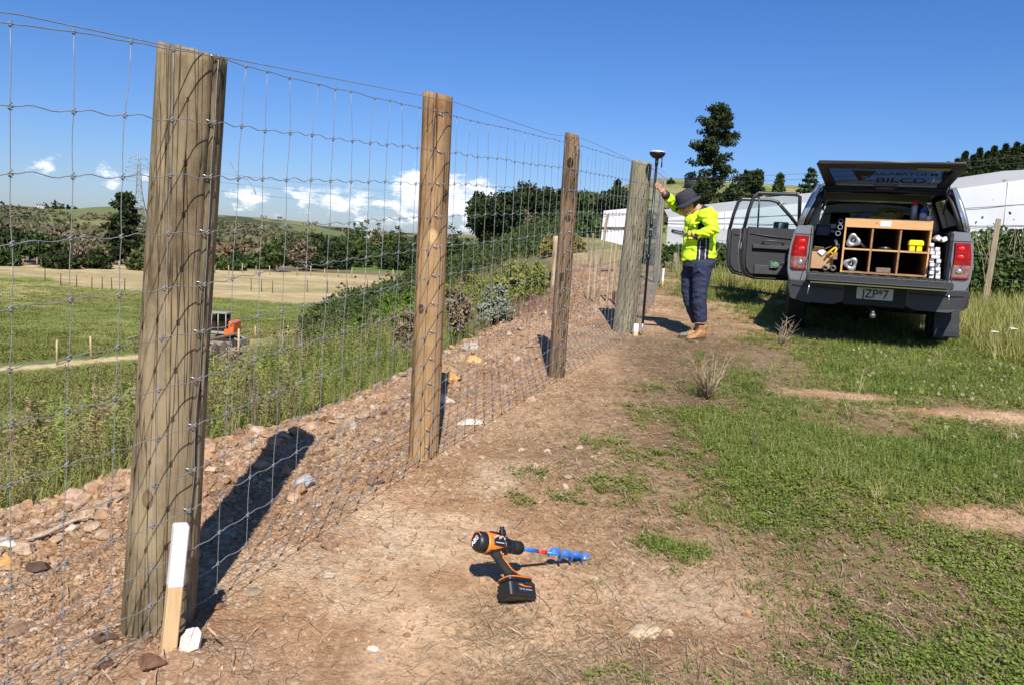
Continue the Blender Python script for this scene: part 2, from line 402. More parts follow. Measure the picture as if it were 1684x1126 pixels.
def ground_colour(x, y):
    r = np.hypot(x, y); d = (edge_x(y) - x)
    n1 = fbm(x, y, .35, 4, 12); n2 = fbm(x, y, 3.0, 4, 13); n3 = fbm(x, y, .02, 4, 14)
    def C(*c): return np.array(c)[None, :]
    def mix(a, b, t): return a * (1 - t[:, None]) + b * t[:, None]
    dirt = mix(C(.34, .20, .11), C(.49, .325, .20), sst(.3, .7, n2))
    dirt = mix(dirt + 0 * n1[:, None], C(.29, .155, .08), .5 * sst(.55, .75, fbm(x, y, 1.1, 3, 19)))
    pale = mix(dirt, C(.47, .37, .26), np.clip(blobs(x, y, [(.72, 2.95, .3, .28), (.1, 3.9, .5, .25), (-.6, 3.2, .4, .4), (.2, 2.3, .3, .3), (2.2, 7.3, .7, 1.0)]), 0, 1) * .7 * sst(.35, .6, n2))
    c = mix(pale, C(.215, .125, .075), .85 * np.clip(blobs(x, y, [(-1.0, 2.25, .55, .3), (-.6, 2.2, .5, .2), (-1.25, 2.55, .3, .2), (1.35, 5.0, .5, .3), (1.0, 4.3, .35, .5)]), 0, 1))
    c = mix(c, C(.30, .205, .12), .6 * straw(x, y))
    c = mix(c, C(.16, .11, .062), .85 * sst(.75, 1.35, x + .5 * (n2 - .5)) * sst(9.5, 8, y) * (1 - np.clip(1.3 * blobs(x, y, BARE), 0, 1)))
    c = mix(c, C(.155, .085, .055), .8 * np.clip(blobs(x, y, [(1.65, 5.35, .55, .5), (1.35, 4.75, .4, .3), (1.5, 2.6, .5, .25)]), 0, 1))
    c = mix(c, C(.10, .095, .035), .75 * green(x, y))
    bk = sst(-1.5, -.5, edge_x(y) - x) * sst(.6, .1, edge_x(y) - x) * sst(17, 10, y)
    c = mix(c, C(.47, .32, .205), .55 * bk * sst(.3, .6, n2))
    c = mix(c, C(.13, .15, .045), tall(x, y))
    # plateau grass further off
    far = sst(17, 24, y) * sst(.4, 1.2, x - edge_x(y) + 1.0)
    pg = mix(C(.17, .19, .06), C(.28, .25, .11), sst(.4, .65, n1))
    trk = np.exp(-((x - np.interp(y, [14, 18, 22, 30, 45], [1.6, 1.9, 2.0, 2.3, 2.4])) / .35) ** 2) * sst(50, 40, y)
    pg = mix(pg, C(.40, .28, .17), trk)
    c = mix(c, pg, far)
    # slope: weeds and soil
    sl = sst(.1, .7, d + .3 * (n2 - .5))
    sc = mix(C(.12, .13, .045), C(.19, .15, .075), sst(.45, .7, n1))
    c = mix(c, sc, sl)
    # valley floor
    vf = sst(15, 21, d + 3 * (n1 - .5))
    pad = mix(C(.20, .225, .06), C(.32, .29, .12), sst(.35, .68, fbm(x, y * 2.0, .09, 5, 22)))
    pad = mix(pad, C(.14, .175, .045), sst(.5, .7, fbm(x, y * 2.5, .06, 4, 23)) * .8)
    rough = sst(55, 47, y + 5 * n1) 
    pad = mix(pad, C(.11, .13, .045), rough * .6)
    hay = mix(C(.40, .31, .165), C(.50, .40, .22), sst(.3, .7, fbm(x, y * 6, .05, 4, 24)))
    hay = mix(hay, C(.30, .27, .12), .6 * sst(.45, .65, fbm(x, y * 3, .04, 4, 25)))
    hay = hay * (1 - .16 * sst(.45, .6, fbm(x * .25 + y * .1, y * 3.2 - x * .4, .35, 3, 26)))[:, None]
    isH = sst(-1.5, 1.5, edge_np(HAY_NEAR, x, y) + 3 * (n1 - .5))
    v = mix(pad, hay, isH)
    v = mix(v, C(.10, .13, .045), sst(-3, 3, y + .35 * x - 96) * 0)
    beyond = sst(-2, 3, r - 150)
    v = mix(v, mix(C(.13, .11, .06), C(.20, .155, .095), sst(.4, .6, fbm(x, y, .03, 4, 27))), beyond)
    v = mix(v, C(.10, .17, .035), sst(160, 175, r) * sst(240, 215, r) * sst(-16.5, -14.5, np.degrees(np.arctan2(x, y))))
    # tracks of yellow clay by the digger and up the slope
    for (ax, ay, bx, by, w) in TRACKS:
        t = np.clip(((x - ax) * (bx - ax) + (y - ay) * (by - ay)) / ((bx - ax) ** 2 + (by - ay) ** 2), 0, 1)
        q = np.hypot(x - ax - t * (bx - ax), y - ay - t * (by - ay))
        v = mix(v, C(.52, .40, .22), .95 * sst(w, w * .45, q + .8 * (n2 - .5)))
    c = mix(c, v, vf)
    # hills far away
    hl = sst(300, 420, r)
    hc = mix(C(.13, .155, .060), C(.24, .21, .10), sst(.40, .60, fbm(x, y, .007, 5, 28)))
    hc = mix(hc, C(.06, .070, .035), sst(.53, .58, fbm(x, y, .013, 5, 29)))
    low = sst(520, 420, r + 100 * (n3 - .5))
    hc = mix(hc, C(.15, .115, .07), low * .8 * sst(-14, -17, np.degrees(np.arctan2(x, y))))
    c = mix(c, hc, hl)
    hill = sst(60, 90, y) * sst(-2, 6, x) * sst(300, 200, y)
    c = mix(c, mix(C(.14, .17, .05), C(.27, .24, .11), sst(.4, .6, n1)), hill)
    return np.clip(c, 0, 1)

def build_ground():
    a1 = np.radians(np.arange(-44, 44.01, .115))
    a0 = np.radians(np.concatenate([np.arange(-180, -44, 3.), ]))
    a2 = np.radians(np.arange(45.5, 180.01, 3.))
    A = np.concatenate([a0, a1, a2])
    Rr = [0.0, .3, .6, .9, 1.1]
    while Rr[-1] < 9: Rr.append(Rr[-1] * 1.0060)
    while Rr[-1] < 60: Rr.append(Rr[-1] * 1.011)
    while Rr[-1] < 1900: Rr.append(Rr[-1] * 1.018)
    Rr = np.array(Rr); na, nr = len(A), len(Rr)
    X = Rr[:, None] * np.sin(A)[None, :]; Y = Rr[:, None] * np.cos(A)[None, :]
    x, y = X.ravel(), Y.ravel(); z = height(x, y)
    co = np.stack([x, y, z], 1)
    i = np.arange(nr - 1)[:, None] * na + np.arange(na - 1)[None, :]
    q = np.stack([i, i + 1, i + na + 1, i + na], -1).reshape(-1, 4)
    me = bpy.data.meshes.new('ground')
    me.vertices.add(len(co)); me.vertices.foreach_set('co', co.ravel())
    me.loops.add(q.size); me.loops.foreach_set('vertex_index', q[:, ::-1].ravel())
    me.polygons.add(len(q)); me.polygons.foreach_set('loop_start', np.arange(len(q)) * 4)
    me.polygons.foreach_set('use_smooth', np.ones(len(q), bool)); me.update(calc_edges=True)
    ca = me.color_attributes.new('zone', 'FLOAT_COLOR', 'POINT')
    cc = np.ones((len(co), 4)); cc[:, :3] = ground_colour(x, y); ca.data.foreach_set('color', cc.ravel())
    st = me.attributes.new('stony', 'FLOAT', 'POINT')
    d = edge_x(y) - x
    s = sst(-2.6, -.5, d) * sst(.5, .1, d) * (1 - green(x, y)) * sst(16, 10, y)
    st.data.foreach_set('value', (.12 * sst(14, 8, np.hypot(x, y)) * (1 - green(x, y)) + .6 * s).astype(np.float32))
    m = bpy.data.materials.new('ground_soil'); m.use_nodes = True; t = m.node_tree; N, L = t.nodes, t.links
    b = N['Principled BSDF']; b.inputs['Roughness'].default_value = .95; b.inputs['Specular IOR Level'].default_value = .15
    zc = N.new('ShaderNodeVertexColor'); zc.layer_name = 'zone'
    tcn = N.new('ShaderNodeTexCoord')
    def nz_(sc, det=6, ro=.6):
        n = N.new('ShaderNodeTexNoise'); n.inputs['Scale'].default_value = sc; n.inputs['Detail'].default_value = det; n.inputs['Roughness'].default_value = ro
        L.new(tcn.outputs['Object'], n.inputs['Vector']); return n.outputs[0]
    def ramp(x_, els):
        r = N.new('ShaderNodeValToRGB'); L.new(x_, r.inputs[0]); e = r.color_ramp.elements
        while len(e) < len(els): e.new(.5)
        for k, (p, c) in enumerate(els): e[k].position = p; e[k].color = (c[0], c[1], c[2], 1) if isinstance(c, tuple) else (c, c, c, 1)
        return r.outputs[0]
    def mixm(f, a, bb, bl='MIX'):
        mm = N.new('ShaderNodeMix'); mm.data_type = 'RGBA'; mm.blend_type = bl
        if isinstance(f, float): mm.inputs[0].default_value = f
        else: L.new(f, mm.inputs[0])
        L.new(a, mm.inputs[6]); L.new(bb, mm.inputs[7]); return mm.outputs[2]
    fine = nz_(28, 8, .72); mid = nz_(5, 5, .6)
    col = mixm(.8, zc.outputs[0], ramp(fine, [(.30, .55), (.5, 1.0), (.70, 1.42)]), 'MULTIPLY')
    big = nz_(.5, 5, .65)
    col = mixm(.6, col, ramp(big, [(.34, (.74, .76, .72)), (.64, (1.18, 1.16, 1.12))]), 'MULTIPLY')
    col = mixm(.55, col, ramp(mid, [(.35, (.75, .70, .66)), (.62, (1.2, 1.2, 1.22))]), 'MULTIPLY')
    vo = N.new('ShaderNodeTexVoronoi'); vo.inputs['Scale'].default_value = 46; L.new(tcn.outputs['Object'], vo.inputs['Vector'])
    vd = N.new('ShaderNodeTexVoronoi'); vd.inputs['Scale'].default_value = 46; vd.feature = 'DISTANCE_TO_EDGE'; L.new(tcn.outputs['Object'], vd.inputs['Vector'])
    bw = N.new('ShaderNodeSeparateColor'); L.new(vo.outputs['Color'], bw.inputs[0])
    stone = ramp(bw.outputs[0], [(0, (.30, .18, .10)), (.35, (.42, .28, .17)), (.7, (.50, .38, .26)), (1, (.62, .52, .42))])
    sa = N.new('ShaderNodeAttribute'); sa.attribute_name = 'stony'
    gate = M_('MULTIPLY', M_('GREATER_THAN', bw.outputs[1], .62, tree=t), sa.outputs['Fac'], tree=t)
    gate = M_('MULTIPLY', gate, ramp(vd.outputs[0], [(.03, 0.), (.12, 1.)]), tree=t)
    col = mixm(gate, col, stone)
    L.new(col, b.inputs['Base Color'])
    hh = M_('ADD', M_('MULTIPLY', fine, .9, tree=t), M_('MULTIPLY', M_('MULTIPLY', ramp(vd.outputs[0], [(.0, 0.), (.2, 1.)]), sa.outputs['Fac'], tree=t), .7, tree=t), tree=t)
    bp = N.new('ShaderNodeBump'); bp.inputs['Strength'].default_value = .9; bp.inputs['Distance'].default_value = .012
    L.new(hh, bp.inputs['Height']); L.new(bp.outputs[0], b.inputs['Normal'])
    o = obj('ground', me, None, m); tag(o, 'bare dirt track, grass, weedy bank, paddocks and far hills', 'ground', kind='structure')
    return o
build_ground()

# ------------------------------------------------------------------ scattering helpers
def replicate(name, protos, pos, yaw, scl, rndv, material, tilt=None, smooth=False, parent=None, which=None, zs=None):
    """copies small prototype pieces into ONE mesh (only for stuff and foliage)"""
    N = len(pos)
    if which is None: which = RNG.integers(0, len(protos), N)
    V = []; Fq = []; Rn = []; base = 0
    for k, (pv, pf) in enumerate(protos):
        ix = np.where(which == k)[0]
        if len(ix) == 0: continue
        pv = np.asarray(pv, float); pf = np.asarray(pf, int)
        c, s = np.cos(yaw[ix]), np.sin(yaw[ix]); S = scl[ix]
        zz = S if zs is None else zs[ix]
        x = pv[None, :, 0] * S[:, None]; y = pv[None, :, 1] * S[:, None]; z = pv[None, :, 2] * zz[:, None]
        X = x * c[:, None] - y * s[:, None]; Y = x * s[:, None] + y * c[:, None]; Z = z
        if tilt is not None:
            tx, ty = tilt[ix, 0], tilt[ix, 1]
            Z2 = Z - X * tx[:, None] - Y * ty[:, None]; X = X + Z * tx[:, None]; Y = Y + Z * ty[:, None]; Z = Z2
        vv = np.stack([X + pos[ix, 0:1], Y + pos[ix, 1:2], Z + pos[ix, 2:3]], -1).reshape(-1, 3)
        n = len(pv); ff = (pf[None] + (np.arange(len(ix)) * n)[:, None, None] + base).reshape(-1, pf.shape[1])
        if pf.shape[1] == 3: ff = np.concatenate([ff, np.full((len(ff), 1), -1)], 1)
        V.append(vv); Fq.append(ff); Rn.append(np.repeat(rndv[ix], n)); base += len(vv)
    V = np.concatenate(V); Fq = np.concatenate(Fq); Rn = np.concatenate(Rn)
    return raw_mesh(name, V, Fq, Rn, material, smooth, parent)
def raw_mesh(name, V, Fq, Rn, material, smooth=False, parent=None):
    me = bpy.data.meshes.new(name)
    me.vertices.add(len(V)); me.vertices.foreach_set('co', V.astype(np.float32).ravel())
    keep = Fq >= 0; cnt = keep.sum(1); loops = Fq[keep]
    me.loops.add(len(loops)); me.loops.foreach_set('vertex_index', loops.astype(np.int32))
    st = np.concatenate([[0], np.cumsum(cnt)[:-1]])
    me.polygons.add(len(Fq)); me.polygons.foreach_set('loop_start', st.astype(np.int32))
    me.polygons.foreach_set('use_smooth', np.full(len(Fq), smooth)); me.update(calc_edges=True)
    at = me.attributes.new('rnd', 'FLOAT', 'POINT'); at.data.foreach_set('value', Rn.astype(np.float32))
    me.materials.append(material)
    return put(bpy.data.objects.new(name, me), parent)
def polar(n, a0, a1, r0, r1, dens, power=1.0):
    """points spread evenly over the view (log distance), thinned by a density function"""
    out = []; got = 0; tries = 0
    while got < n and tries < 60:
        a = np.radians(RNG.uniform(a0, a1, n)); r = np.exp(RNG.uniform(math.log(r0), math.log(r1), n))
        x, y = r * np.sin(a), r * np.cos(a)
        k = RNG.random(n) < dens(x, y)
        out.append(np.stack([x[k], y[k]], 1)); got += k.sum(); tries += 1
    return np.concatenate(out)[:n]
def rot3(v, yaw, pitch, roll):
    return v
def leaf_quads(pos, size, rn, elong=1.6, up=None, nrm=None):
    """one bent leaf (two quads sharing a fold) at every position, random facing"""
    N = len(pos)
    d = RNG.normal(size=(N, 3)); 
    if up is not None: d[:, 2] = d[:, 2] * .6 + up
    d /= np.linalg.norm(d, axis=1, keepdims=True)
    n = RNG.normal(size=(N, 3))
    if nrm is not None: n = n * .7 + nrm
    s = np.cross(d, n); s /= np.linalg.norm(s, axis=1, keepdims=True) + 1e-9
    w = size[:, None] * .5; l = size[:, None] * elong
    nn = np.cross(s, d)
    a = pos; b = pos + d * l * .45 + s * w; c = pos + d * l + nn * w * .25; e = pos + d * l * .45 - s * w
    V = np.stack([a, b, c, e], 1).reshape(-1, 3)
    i = np.arange(N)[:, None] * 4
    return V, np.concatenate([i, i + 1, i + 2, i + 3], 1), np.repeat(rn, 4)
# ------------------------------------------------------------------ stones, litter, ground plants (all uncountable)
def ico(j, sub=1, flat=.7, seed=0):
    bm = __import__('bmesh').new(); import bmesh
    bmesh.ops.create_icosphere(bm, subdivisions=sub, radius=1)
    rr = random.Random(seed)
    cuts = [(Vector((rr.uniform(-1, 1), rr.uniform(-1, 1), rr.uniform(-1, 1))).normalized(), rr.uniform(.42, .8)) for _ in range(11)]
    for v in bm.verts:
        p = v.co.copy(); 
        for n_, k in cuts:
            q = p.dot(n_)
            if q > k: p -= n_ * (q - k)
        p += Vector([rr.uniform(-j, j) for _ in range(3)]) * .9
        p.z *= flat; v.co = p
    vs = [tuple(v.co) for v in bm.verts]; fs = [tuple(v.index for v in f.verts) for f in bm.faces]
    bm.free(); return vs, fs
STONE_P = [ico(.12, 1, .5 + .12 * (k % 4), k) for k in range(8)]
STONE_P2 = [ico(.07, 2, .5 + .12 * (k % 4), k + 20) for k in range(8)]
STONE_COL = [(0.288, 0.172, 0.103), (0.394, 0.237, 0.138), (0.447, 0.286, 0.174), (0.371, 0.221, 0.131), (0.5, 0.358, 0.239), (0.348, 0.21, 0.126), (0.47, 0.313, 0.197), (0.554, 0.426, 0.313), (0.326, 0.199, 0.119), (0.485, 0.275, 0.135), (0.417, 0.259, 0.158), (0.265, 0.165, 0.103)]
m_stone = mat('stone', (1, 1, 1), .95, alt=(.62, .60, .58), scale=22, rnd=STONE_COL, bump=.8, bscale=70, spec=.15)
def stones(name, n, r0, r1, smin, smax, dens, protos, a0=-40, a1=40, sink=.25, power=2.2):
    p = polar(n, a0, a1, r0, r1, dens)
    s = smin + (smax - smin) * RNG.random(len(p)) ** power
    z = height(p[:, 0], p[:, 1]) + s * (.35 - sink)
    o = replicate(name, protos, np.column_stack([p, z]), RNG.uniform(0, 6.3, len(p)), s, RNG.random(len(p)), m_stone, tilt=RNG.normal(0, .25, (len(p), 2)))
    return tag(o, kind='stuff')
def d_bank(x, y):
    d = edge_x(y) - x
    return sst(-1.5, -.4, d) * sst(.75, .25, d) * sst(17, 11, y)
def d_dirt(x, y):
    d = edge_x(y) - x
    return (.25 + .75 * sst(.45, .65, fbm(x, y, 2.3, 3, 201))) * (1 - green(x, y)) * sst(.4, .1, d) * sst(15, 9, np.hypot(x, y)) * (1 - .5 * straw(x, y))
def d_pale(x, y):
    return np.clip(blobs(x, y, [(.72, 2.95, .34, .3), (.1, 4.6, .5, .25), (-.1, 3.9, .4, .3), (.45, 5.6, .3, .3), (-.6, 3.2, .3, .3), (.25, 2.35, .15, .15), (3.55, 5.7, .7, .15)]), 0, 1)
o = stones('gravel', 19000, 1.9, 16, .004, .022, d_bank, STONE_P, -40, 20); tag(o, 'brown and tan crumbly gravel covering the bank under the fence', 'gravel')
o = stones('rubble', 1100, 2.0, 16, .018, .055, lambda x, y: (.06 + sst(-.75, -.1, edge_x(y) - x)) * sst(.8, .35, edge_x(y) - x) * sst(-1.6, -1., edge_x(y) - x), STONE_P2, -40, 14, power=2.6); tag(o, 'loose rubble and clods heaped along the top of the bank', 'rubble')
o = stones('pebbles', 9000, 1.9, 14, .003, .011, d_dirt, STONE_P, -34, 34); tag(o, 'small pebbles and crumbs of soil strewn over the bare dirt', 'pebbles')
o = stones('pale_chips', 1500, 2.0, 9, .005, .022, d_pale, STONE_P, -24, 34, sink=.4); tag(o, 'pale stone chips bedded in the dirt', 'stone chips')

# dry stalks and clippings lying flat
def litter(name, n, dens, lmin, lmax, wid, colr, a0=-34, a1=40, r0=1.9, r1=14, lift=.012, curve=.25):
    p = polar(n, a0, a1, r0, r1, dens); N = len(p)
    l = lmin + (lmax - lmin) * RNG.random(N) ** 2; th = RNG.normal(.35, .9, N); cu = RNG.normal(0, curve, N)
    w = wid * (.6 + .8 * RNG.random(N)) * (.7 + .3 * np.hypot(p[:, 0], p[:, 1]) / 3)
    z0 = height(p[:, 0], p[:, 1]) + lift * RNG.random(N) + .003
    rows = []
    for k in range(5):
        t = k / 4 - .5; a = th + cu * t * 2
        x = p[:, 0] + l * t * np.cos(a); y = p[:, 1] + l * t * np.sin(a)
        z = np.maximum(height(x, y) + .002, z0 + l * .10 * (RNG.random(N) - .4) * abs(t) * 2)
        nx, ny = -np.sin(a), np.cos(a); ww = w * (1 - .6 * abs(t) * 1.6)
        rows.append(np.stack([np.stack([x + nx * ww, y + ny * ww, z], -1), np.stack([x - nx * ww, y - ny * ww, z + ww * .8], -1)], 1))
    V = np.stack(rows, 1).reshape(-1, 3)      # N,5,2,3
    i = np.arange(N)[:, None, None] * 10 + np.arange(4)[None, :, None] * 2
    Fq = np.concatenate([i, i + 1, i + 3, i + 2], 2).reshape(-1, 4)
    m = mat(name + '_m', (1, 1, 1), .9, rnd=colr, spec=.15)
    return tag(raw_mesh(name, V, Fq, np.repeat(RNG.random(N), 10), m), kind='stuff')
DRY = [(.20, .13, .075), (.36, .26, .15), (.48, .38, .23), (.30, .21, .125), (.58, .48, .31), (.25, .165, .10), (.42, .32, .19)]
o = litter('straw_litter', 80000, lambda x, y: 1.0 * straw(x, y) + .75 * sst(.9, 1.4, x) * sst(9, 6, y) * sst(.40, .58, fbm(x, y, .9, 4, 777)) + .15 * sst(.9, 1.4, x) * sst(9, 6, y) + .02, .010, .075, .0012, DRY); tag(o, 'matted dry grass clippings and straw between the dirt and the grass', 'straw')
o = litter('dead_stems', 3200, lambda x, y: straw(x, y) + .6 * green(x, y) * sst(7, 5, y), .05, .26, .0014, [(.34, .25, .15), (.50, .41, .27), (.22, .15, .10), (.58, .50, .36)], lift=.02, curve=.12); tag(o, 'longer bleached stems lying on the mown grass', 'dead stems')
o = litter('root_fibres', 4200, lambda x, y: sst(-2.2, -1, edge_x(y) - x) * sst(.4, .1, edge_x(y) - x) * sst(13, 8, y), .02, .16, .0016, [(.30, .2, .13), (.5, .4, .28), (.2, .13, .09)], a0=-40, a1=14); tag(o, 'thin roots and twigs mixed into the bank soil', 'roots')

# clover and weeds: leaf proto = three small leaflets on the ground
def leaflets(k, sp, sz, up):
    vs, fs = [], []
    for i in range(k):
        a = 2 * math.pi * i / k + random.uniform(-.4, .4); r = sp * random.uniform(.25, 1); s = sz * random.uniform(.6, 1.2)
        cx, cy, cz = r * math.cos(a), r * math.sin(a), up * random.uniform(.3, 1.2)
        da = random.uniform(0, 6.3); tx, ty = random.uniform(-.5, .5), random.uniform(-.5, .5); b = len(vs)
        for (u, v, w) in ((-1, 0, 0), (0, -.62, .12), (1.1, 0, .02), (0, .62, .12)):
            x = s * (u * math.cos(da) - v * math.sin(da)); y = s * (u * math.sin(da) + v * math.cos(da))
            vs.append((cx + x, cy + y, cz + s * w + x * tx + y * ty))
        fs.append((b, b + 1, b + 2, b + 3))
    return vs, fs
def blades(k, sp, h, w, lean, seg=3):
    vs, fs = [], []
    for i in range(k):
        a = random.uniform(0, 6.3); r = sp * random.random(); cx, cy = r * math.cos(a), r * math.sin(a)
        d = random.uniform(0, 6.3); hh = h * random.uniform(.5, 1.15); ln = lean * random.uniform(.3, 1.3); b = len(vs); wa = d + math.pi / 2
        for j in range(seg + 1):
            t = j / seg; ww = w * (1 - t) ** .7 + w * .08
            px, py, pz = cx + math.cos(d) * ln * t * t, cy + math.sin(d) * ln * t * t, hh * (t - .25 * t * t * ln / max(h, .01))
            vs.append((px + ww * math.cos(wa), py + ww * math.sin(wa), pz)); vs.append((px - ww * math.cos(wa), py - ww * math.sin(wa), pz))
            if j: q = b + 2 * j; fs.append((q - 2, q - 1, q + 1, q))
    return vs, fs
def cover(name, n, dens, protos, cols, smin, smax, a0=-34, a1=40, r0=1.9, r1=16, tr=.3, lift=0, grow=0):
    p = polar(n, a0, a1, r0, r1, dens); N = len(p); r = np.hypot(p[:, 0], p[:, 1])
    s = (smin + (smax - smin) * RNG.random(N)) * (1 + grow * np.clip(r / 4 - 1, 0, 3))
    z = height(p[:, 0], p[:, 1]) + lift
    m = mat(name + '_m', (1, 1, 1), .6, rnd=cols, transl=tr, spec=.3)
    rn = np.clip(.5 * RNG.random(N) + .5 * fbm(p[:, 0], p[:, 1], 2.2, 3, 301) + .12 * RNG.normal(size=N), 0, 1)
    return tag(replicate(name, protos, np.column_stack([p, z]), RNG.uniform(0, 6.3, N), s, rn, m, tilt=RNG.normal(0, .12, (N, 2))), kind='stuff')
GRN = [(0.075, 0.115, 0.019), (0.125, 0.184, 0.029), (0.181, 0.241, 0.038), (0.25, 0.293, 0.06), (0.206, 0.253, 0.046), (0.362, 0.345, 0.12)]
LP = [leaflets(11, .024, .0062, .018) for _ in range(6)]
o = cover('clover', 40000, lambda x, y: green(x, y) * (1 - .9 * tall(x, y)), LP, GRN, .6, 1.35, grow=.42, a1=58); tag(o, 'low clover and broad leaved weeds spreading over the verge', 'clover')
BP = [blades(8, .020, .045, .0013, .03) for _ in range(6)]
o = cover('short_grass', 20000, lambda x, y: green(x, y) * (1 - .8 * tall(x, y)) * sst(.3, .6, fbm(x, y, 1.1, 3, 333)), BP, [(.09, .14, .02), (.15, .21, .035), (.24, .27, .07), (.40, .36, .16)], .7, 1.5, grow=.35, a1=58); tag(o, 'short green grass mixed with the clover', 'grass')
TG = [blades(9, .06, .30, .0035, .16, 4) for _ in range(8)]
o = cover('long_grass', 11500, tall, TG, [(.14, .17, .03), (.25, .27, .06), (.36, .35, .10), (.46, .41, .17), (.29, .31, .07)], .6, 1.3, a0=5, a1=55, r0=5.5, r1=22, tr=.35); tag(o, 'long yellow green grass beside and behind the pickup', 'grass')
TP = [blades(30, .035, .20, .003, .16, 4) for _ in range(4)]
pts = np.array([[2.62, 3.85], [2.7, 3.7], [2.55, 3.95], [4.0, 7.45], [4.15, 7.5], [3.9, 7.6], [4.3, 7.9], [3.3, 5.1], [1.9, 3.9], [4.5, 7.35], [4.7, 7.7], [2.75, 4.9]])
o = replicate('grass_tuft', TP, np.column_stack([pts, height(pts[:, 0], pts[:, 1])]), RNG.uniform(0, 6, len(pts)), RNG.uniform(.45, 1.0, len(pts)), RNG.uniform(.6, 1, len(pts)), MATS['long_grass_m']); tag(o, 'pale tufts of coarse grass standing out of the clover', 'grass', kind='stuff')
# white clover heads
def head(r):
    bmv = []; fs = []
    for k in range(26):
        t = math.acos(1 - 2 * (k + .5) / 26); a = k * 2.4; c = Vector((math.sin(t) * math.cos(a), math.sin(t) * math.sin(a), math.cos(t))) * r
        x, y = frame_from(c); b = len(bmv); s = r * .38
        bmv += [tuple(c * .6 + Vector((0, 0, .05)) - x * s * .5), tuple(c + Vector((0, 0, .05)) - y * s * .4), tuple(c * 1.25 + Vector((0, 0, .05)) + x * s * .5), tuple(c + Vector((0, 0, .05)) + y * s * .4)]; fs.append((b, b + 1, b + 2, b + 3))
    return bmv, fs
o = cover('clover_flowers', 95, lambda x, y: green(x, y) * sst(1.9, 2.9, x - .12 * y) * (1 - tall(x, y)), [head(.009), head(.008)], [(.50, .38, .24), (.74, .64, .48), (.85, .76, .60)], .7, 1.2, a0=10, a1=36, r0=2.5, r1=9, grow=.12, tr=0); tag(o, 'small white clover heads dotted through the clover', 'flowers')
# dead brush in front of the bank foot near the verge
# ---- weeds on the slope below the bank
def weed(h, n, ls, sp, droop=.3):
    vs, fs = [], []
    st = [(0, 0, 0)]
    for j in range(1, 5): st.append((st[-1][0] + random.uniform(-.03, .03) * h, st[-1][1] + random.uniform(-.03, .03) * h, h * j / 4))
    for j in range(4):
        a, c = st[j], st[j + 1]; b = len(vs); w = .006 * (1 - j / 5)
        vs += [(a[0] - w, a[1], a[2]), (a[0] + w, a[1] + w, a[2]), (c[0] + w * .8, c[1] + w, c[2]), (c[0] - w * .8, c[1], c[2])]; fs.append((b, b + 1, b + 2, b + 3))
    for i in range(n):
        t = random.uniform(.12, 1) ** .8; z = h * t; a = random.uniform(0, 6.3); L_ = ls * random.uniform(.6, 1.3) * (1.15 - .5 * t); r0_ = sp * (1 - t) * random.random() * .5
        k = min(3, int(t * 4)); bx = st[k][0] + (st[k + 1][0] - st[k][0]) * (t * 4 - k); by = st[k][1] + (st[k + 1][1] - st[k][1]) * (t * 4 - k)
        bx += r0_ * math.cos(a); by += r0_ * math.sin(a); u = random.uniform(-.1, .75); w = L_ * .2; b = len(vs); ca, sa_ = math.cos(a), math.sin(a)
        for (l, s_, zz) in ((0, 0, 0), (.45, 1, .1), (1, 0, -droop * .5), (.45, -1, .1)):
            vs.append((bx + ca * l * L_ - sa_ * s_ * w, by + sa_ * l * L_ + ca * s_ * w, z + L_ * (l * u + zz)))
        fs.append((b, b + 1, b + 2, b + 3))
    return vs, fs
def slope_d(x, y):
    d = edge_x(y) - x
    return sst(.30, .7, d) * sst(24, 15, d) * sst(60, 40, y) * track_gap(x, y, 3.6)
WG = [(0.135, 0.182, 0.038), (0.21, 0.277, 0.053), (0.285, 0.351, 0.075), (0.375, 0.405, 0.12), (0.495, 0.432, 0.195), (0.375, 0.257, 0.135), (0.225, 0.317, 0.057)]
WB = [(.22, .18, .10), (.32, .25, .14), (.18, .13, .08), (.40, .32, .20), (.17, .15, .07)]
def wcover(name, n, dens, protos, cols, smin, smax, r0, r1, a0=-42, a1=6, tr=.3, grow=.0):
    p = polar(n, a0, a1, r0, r1, dens); N = len(p); r = np.hypot(p[:, 0], p[:, 1]); d = edge_x(p[:, 1]) - p[:, 0]
    s = (smin + (smax - smin) * RNG.random(N)) * (1 + grow * np.clip(r / 12 - 1, 0, 3)) * (.45 + .55 * sst(.3, 2.0, d)) * (1 - .35 * sst(6, 14, p[:, 1]))
    z = height(p[:, 0], p[:, 1]) - .02
    m = mat(name + '_m', (1, 1, 1), .7, rnd=cols, transl=tr * 1.35, spec=.2)
    rn = np.clip(.45 * RNG.random(N) + .75 * fbm(p[:, 0], p[:, 1], .7, 3, 401) - .1, 0, 1)
    return tag(replicate(name, protos, np.column_stack([p, z]), RNG.uniform(0, 6.3, N), s, rn, m, tilt=RNG.normal(0, .13, (N, 2))), kind='stuff')
o = wcover('leafy_weeds', 6600, lambda x, y: slope_d(x, y) * (.4 + .6 * sst(.4, .55, fbm(x, y, .5, 3, 410))), [weed(.62, 70, .058, .14) for _ in range(7)], WG, .45, 1.1, 3.3, 45, grow=.06); tag(o, 'green leafy weeds covering the slope below the bank', 'weeds')
o = wcover('dry_weed_stalks', 3600, lambda x, y: slope_d(x, y) * sst(.42, .62, fbm(x, y, .6, 3, 420)), [weed(.85, 26, .05, .05) for _ in range(6)], WB, .5, 1.1, 3.3, 45, tr=.1, grow=.1); tag(o, 'brown dried weed stalks standing among the green weeds', 'weeds')
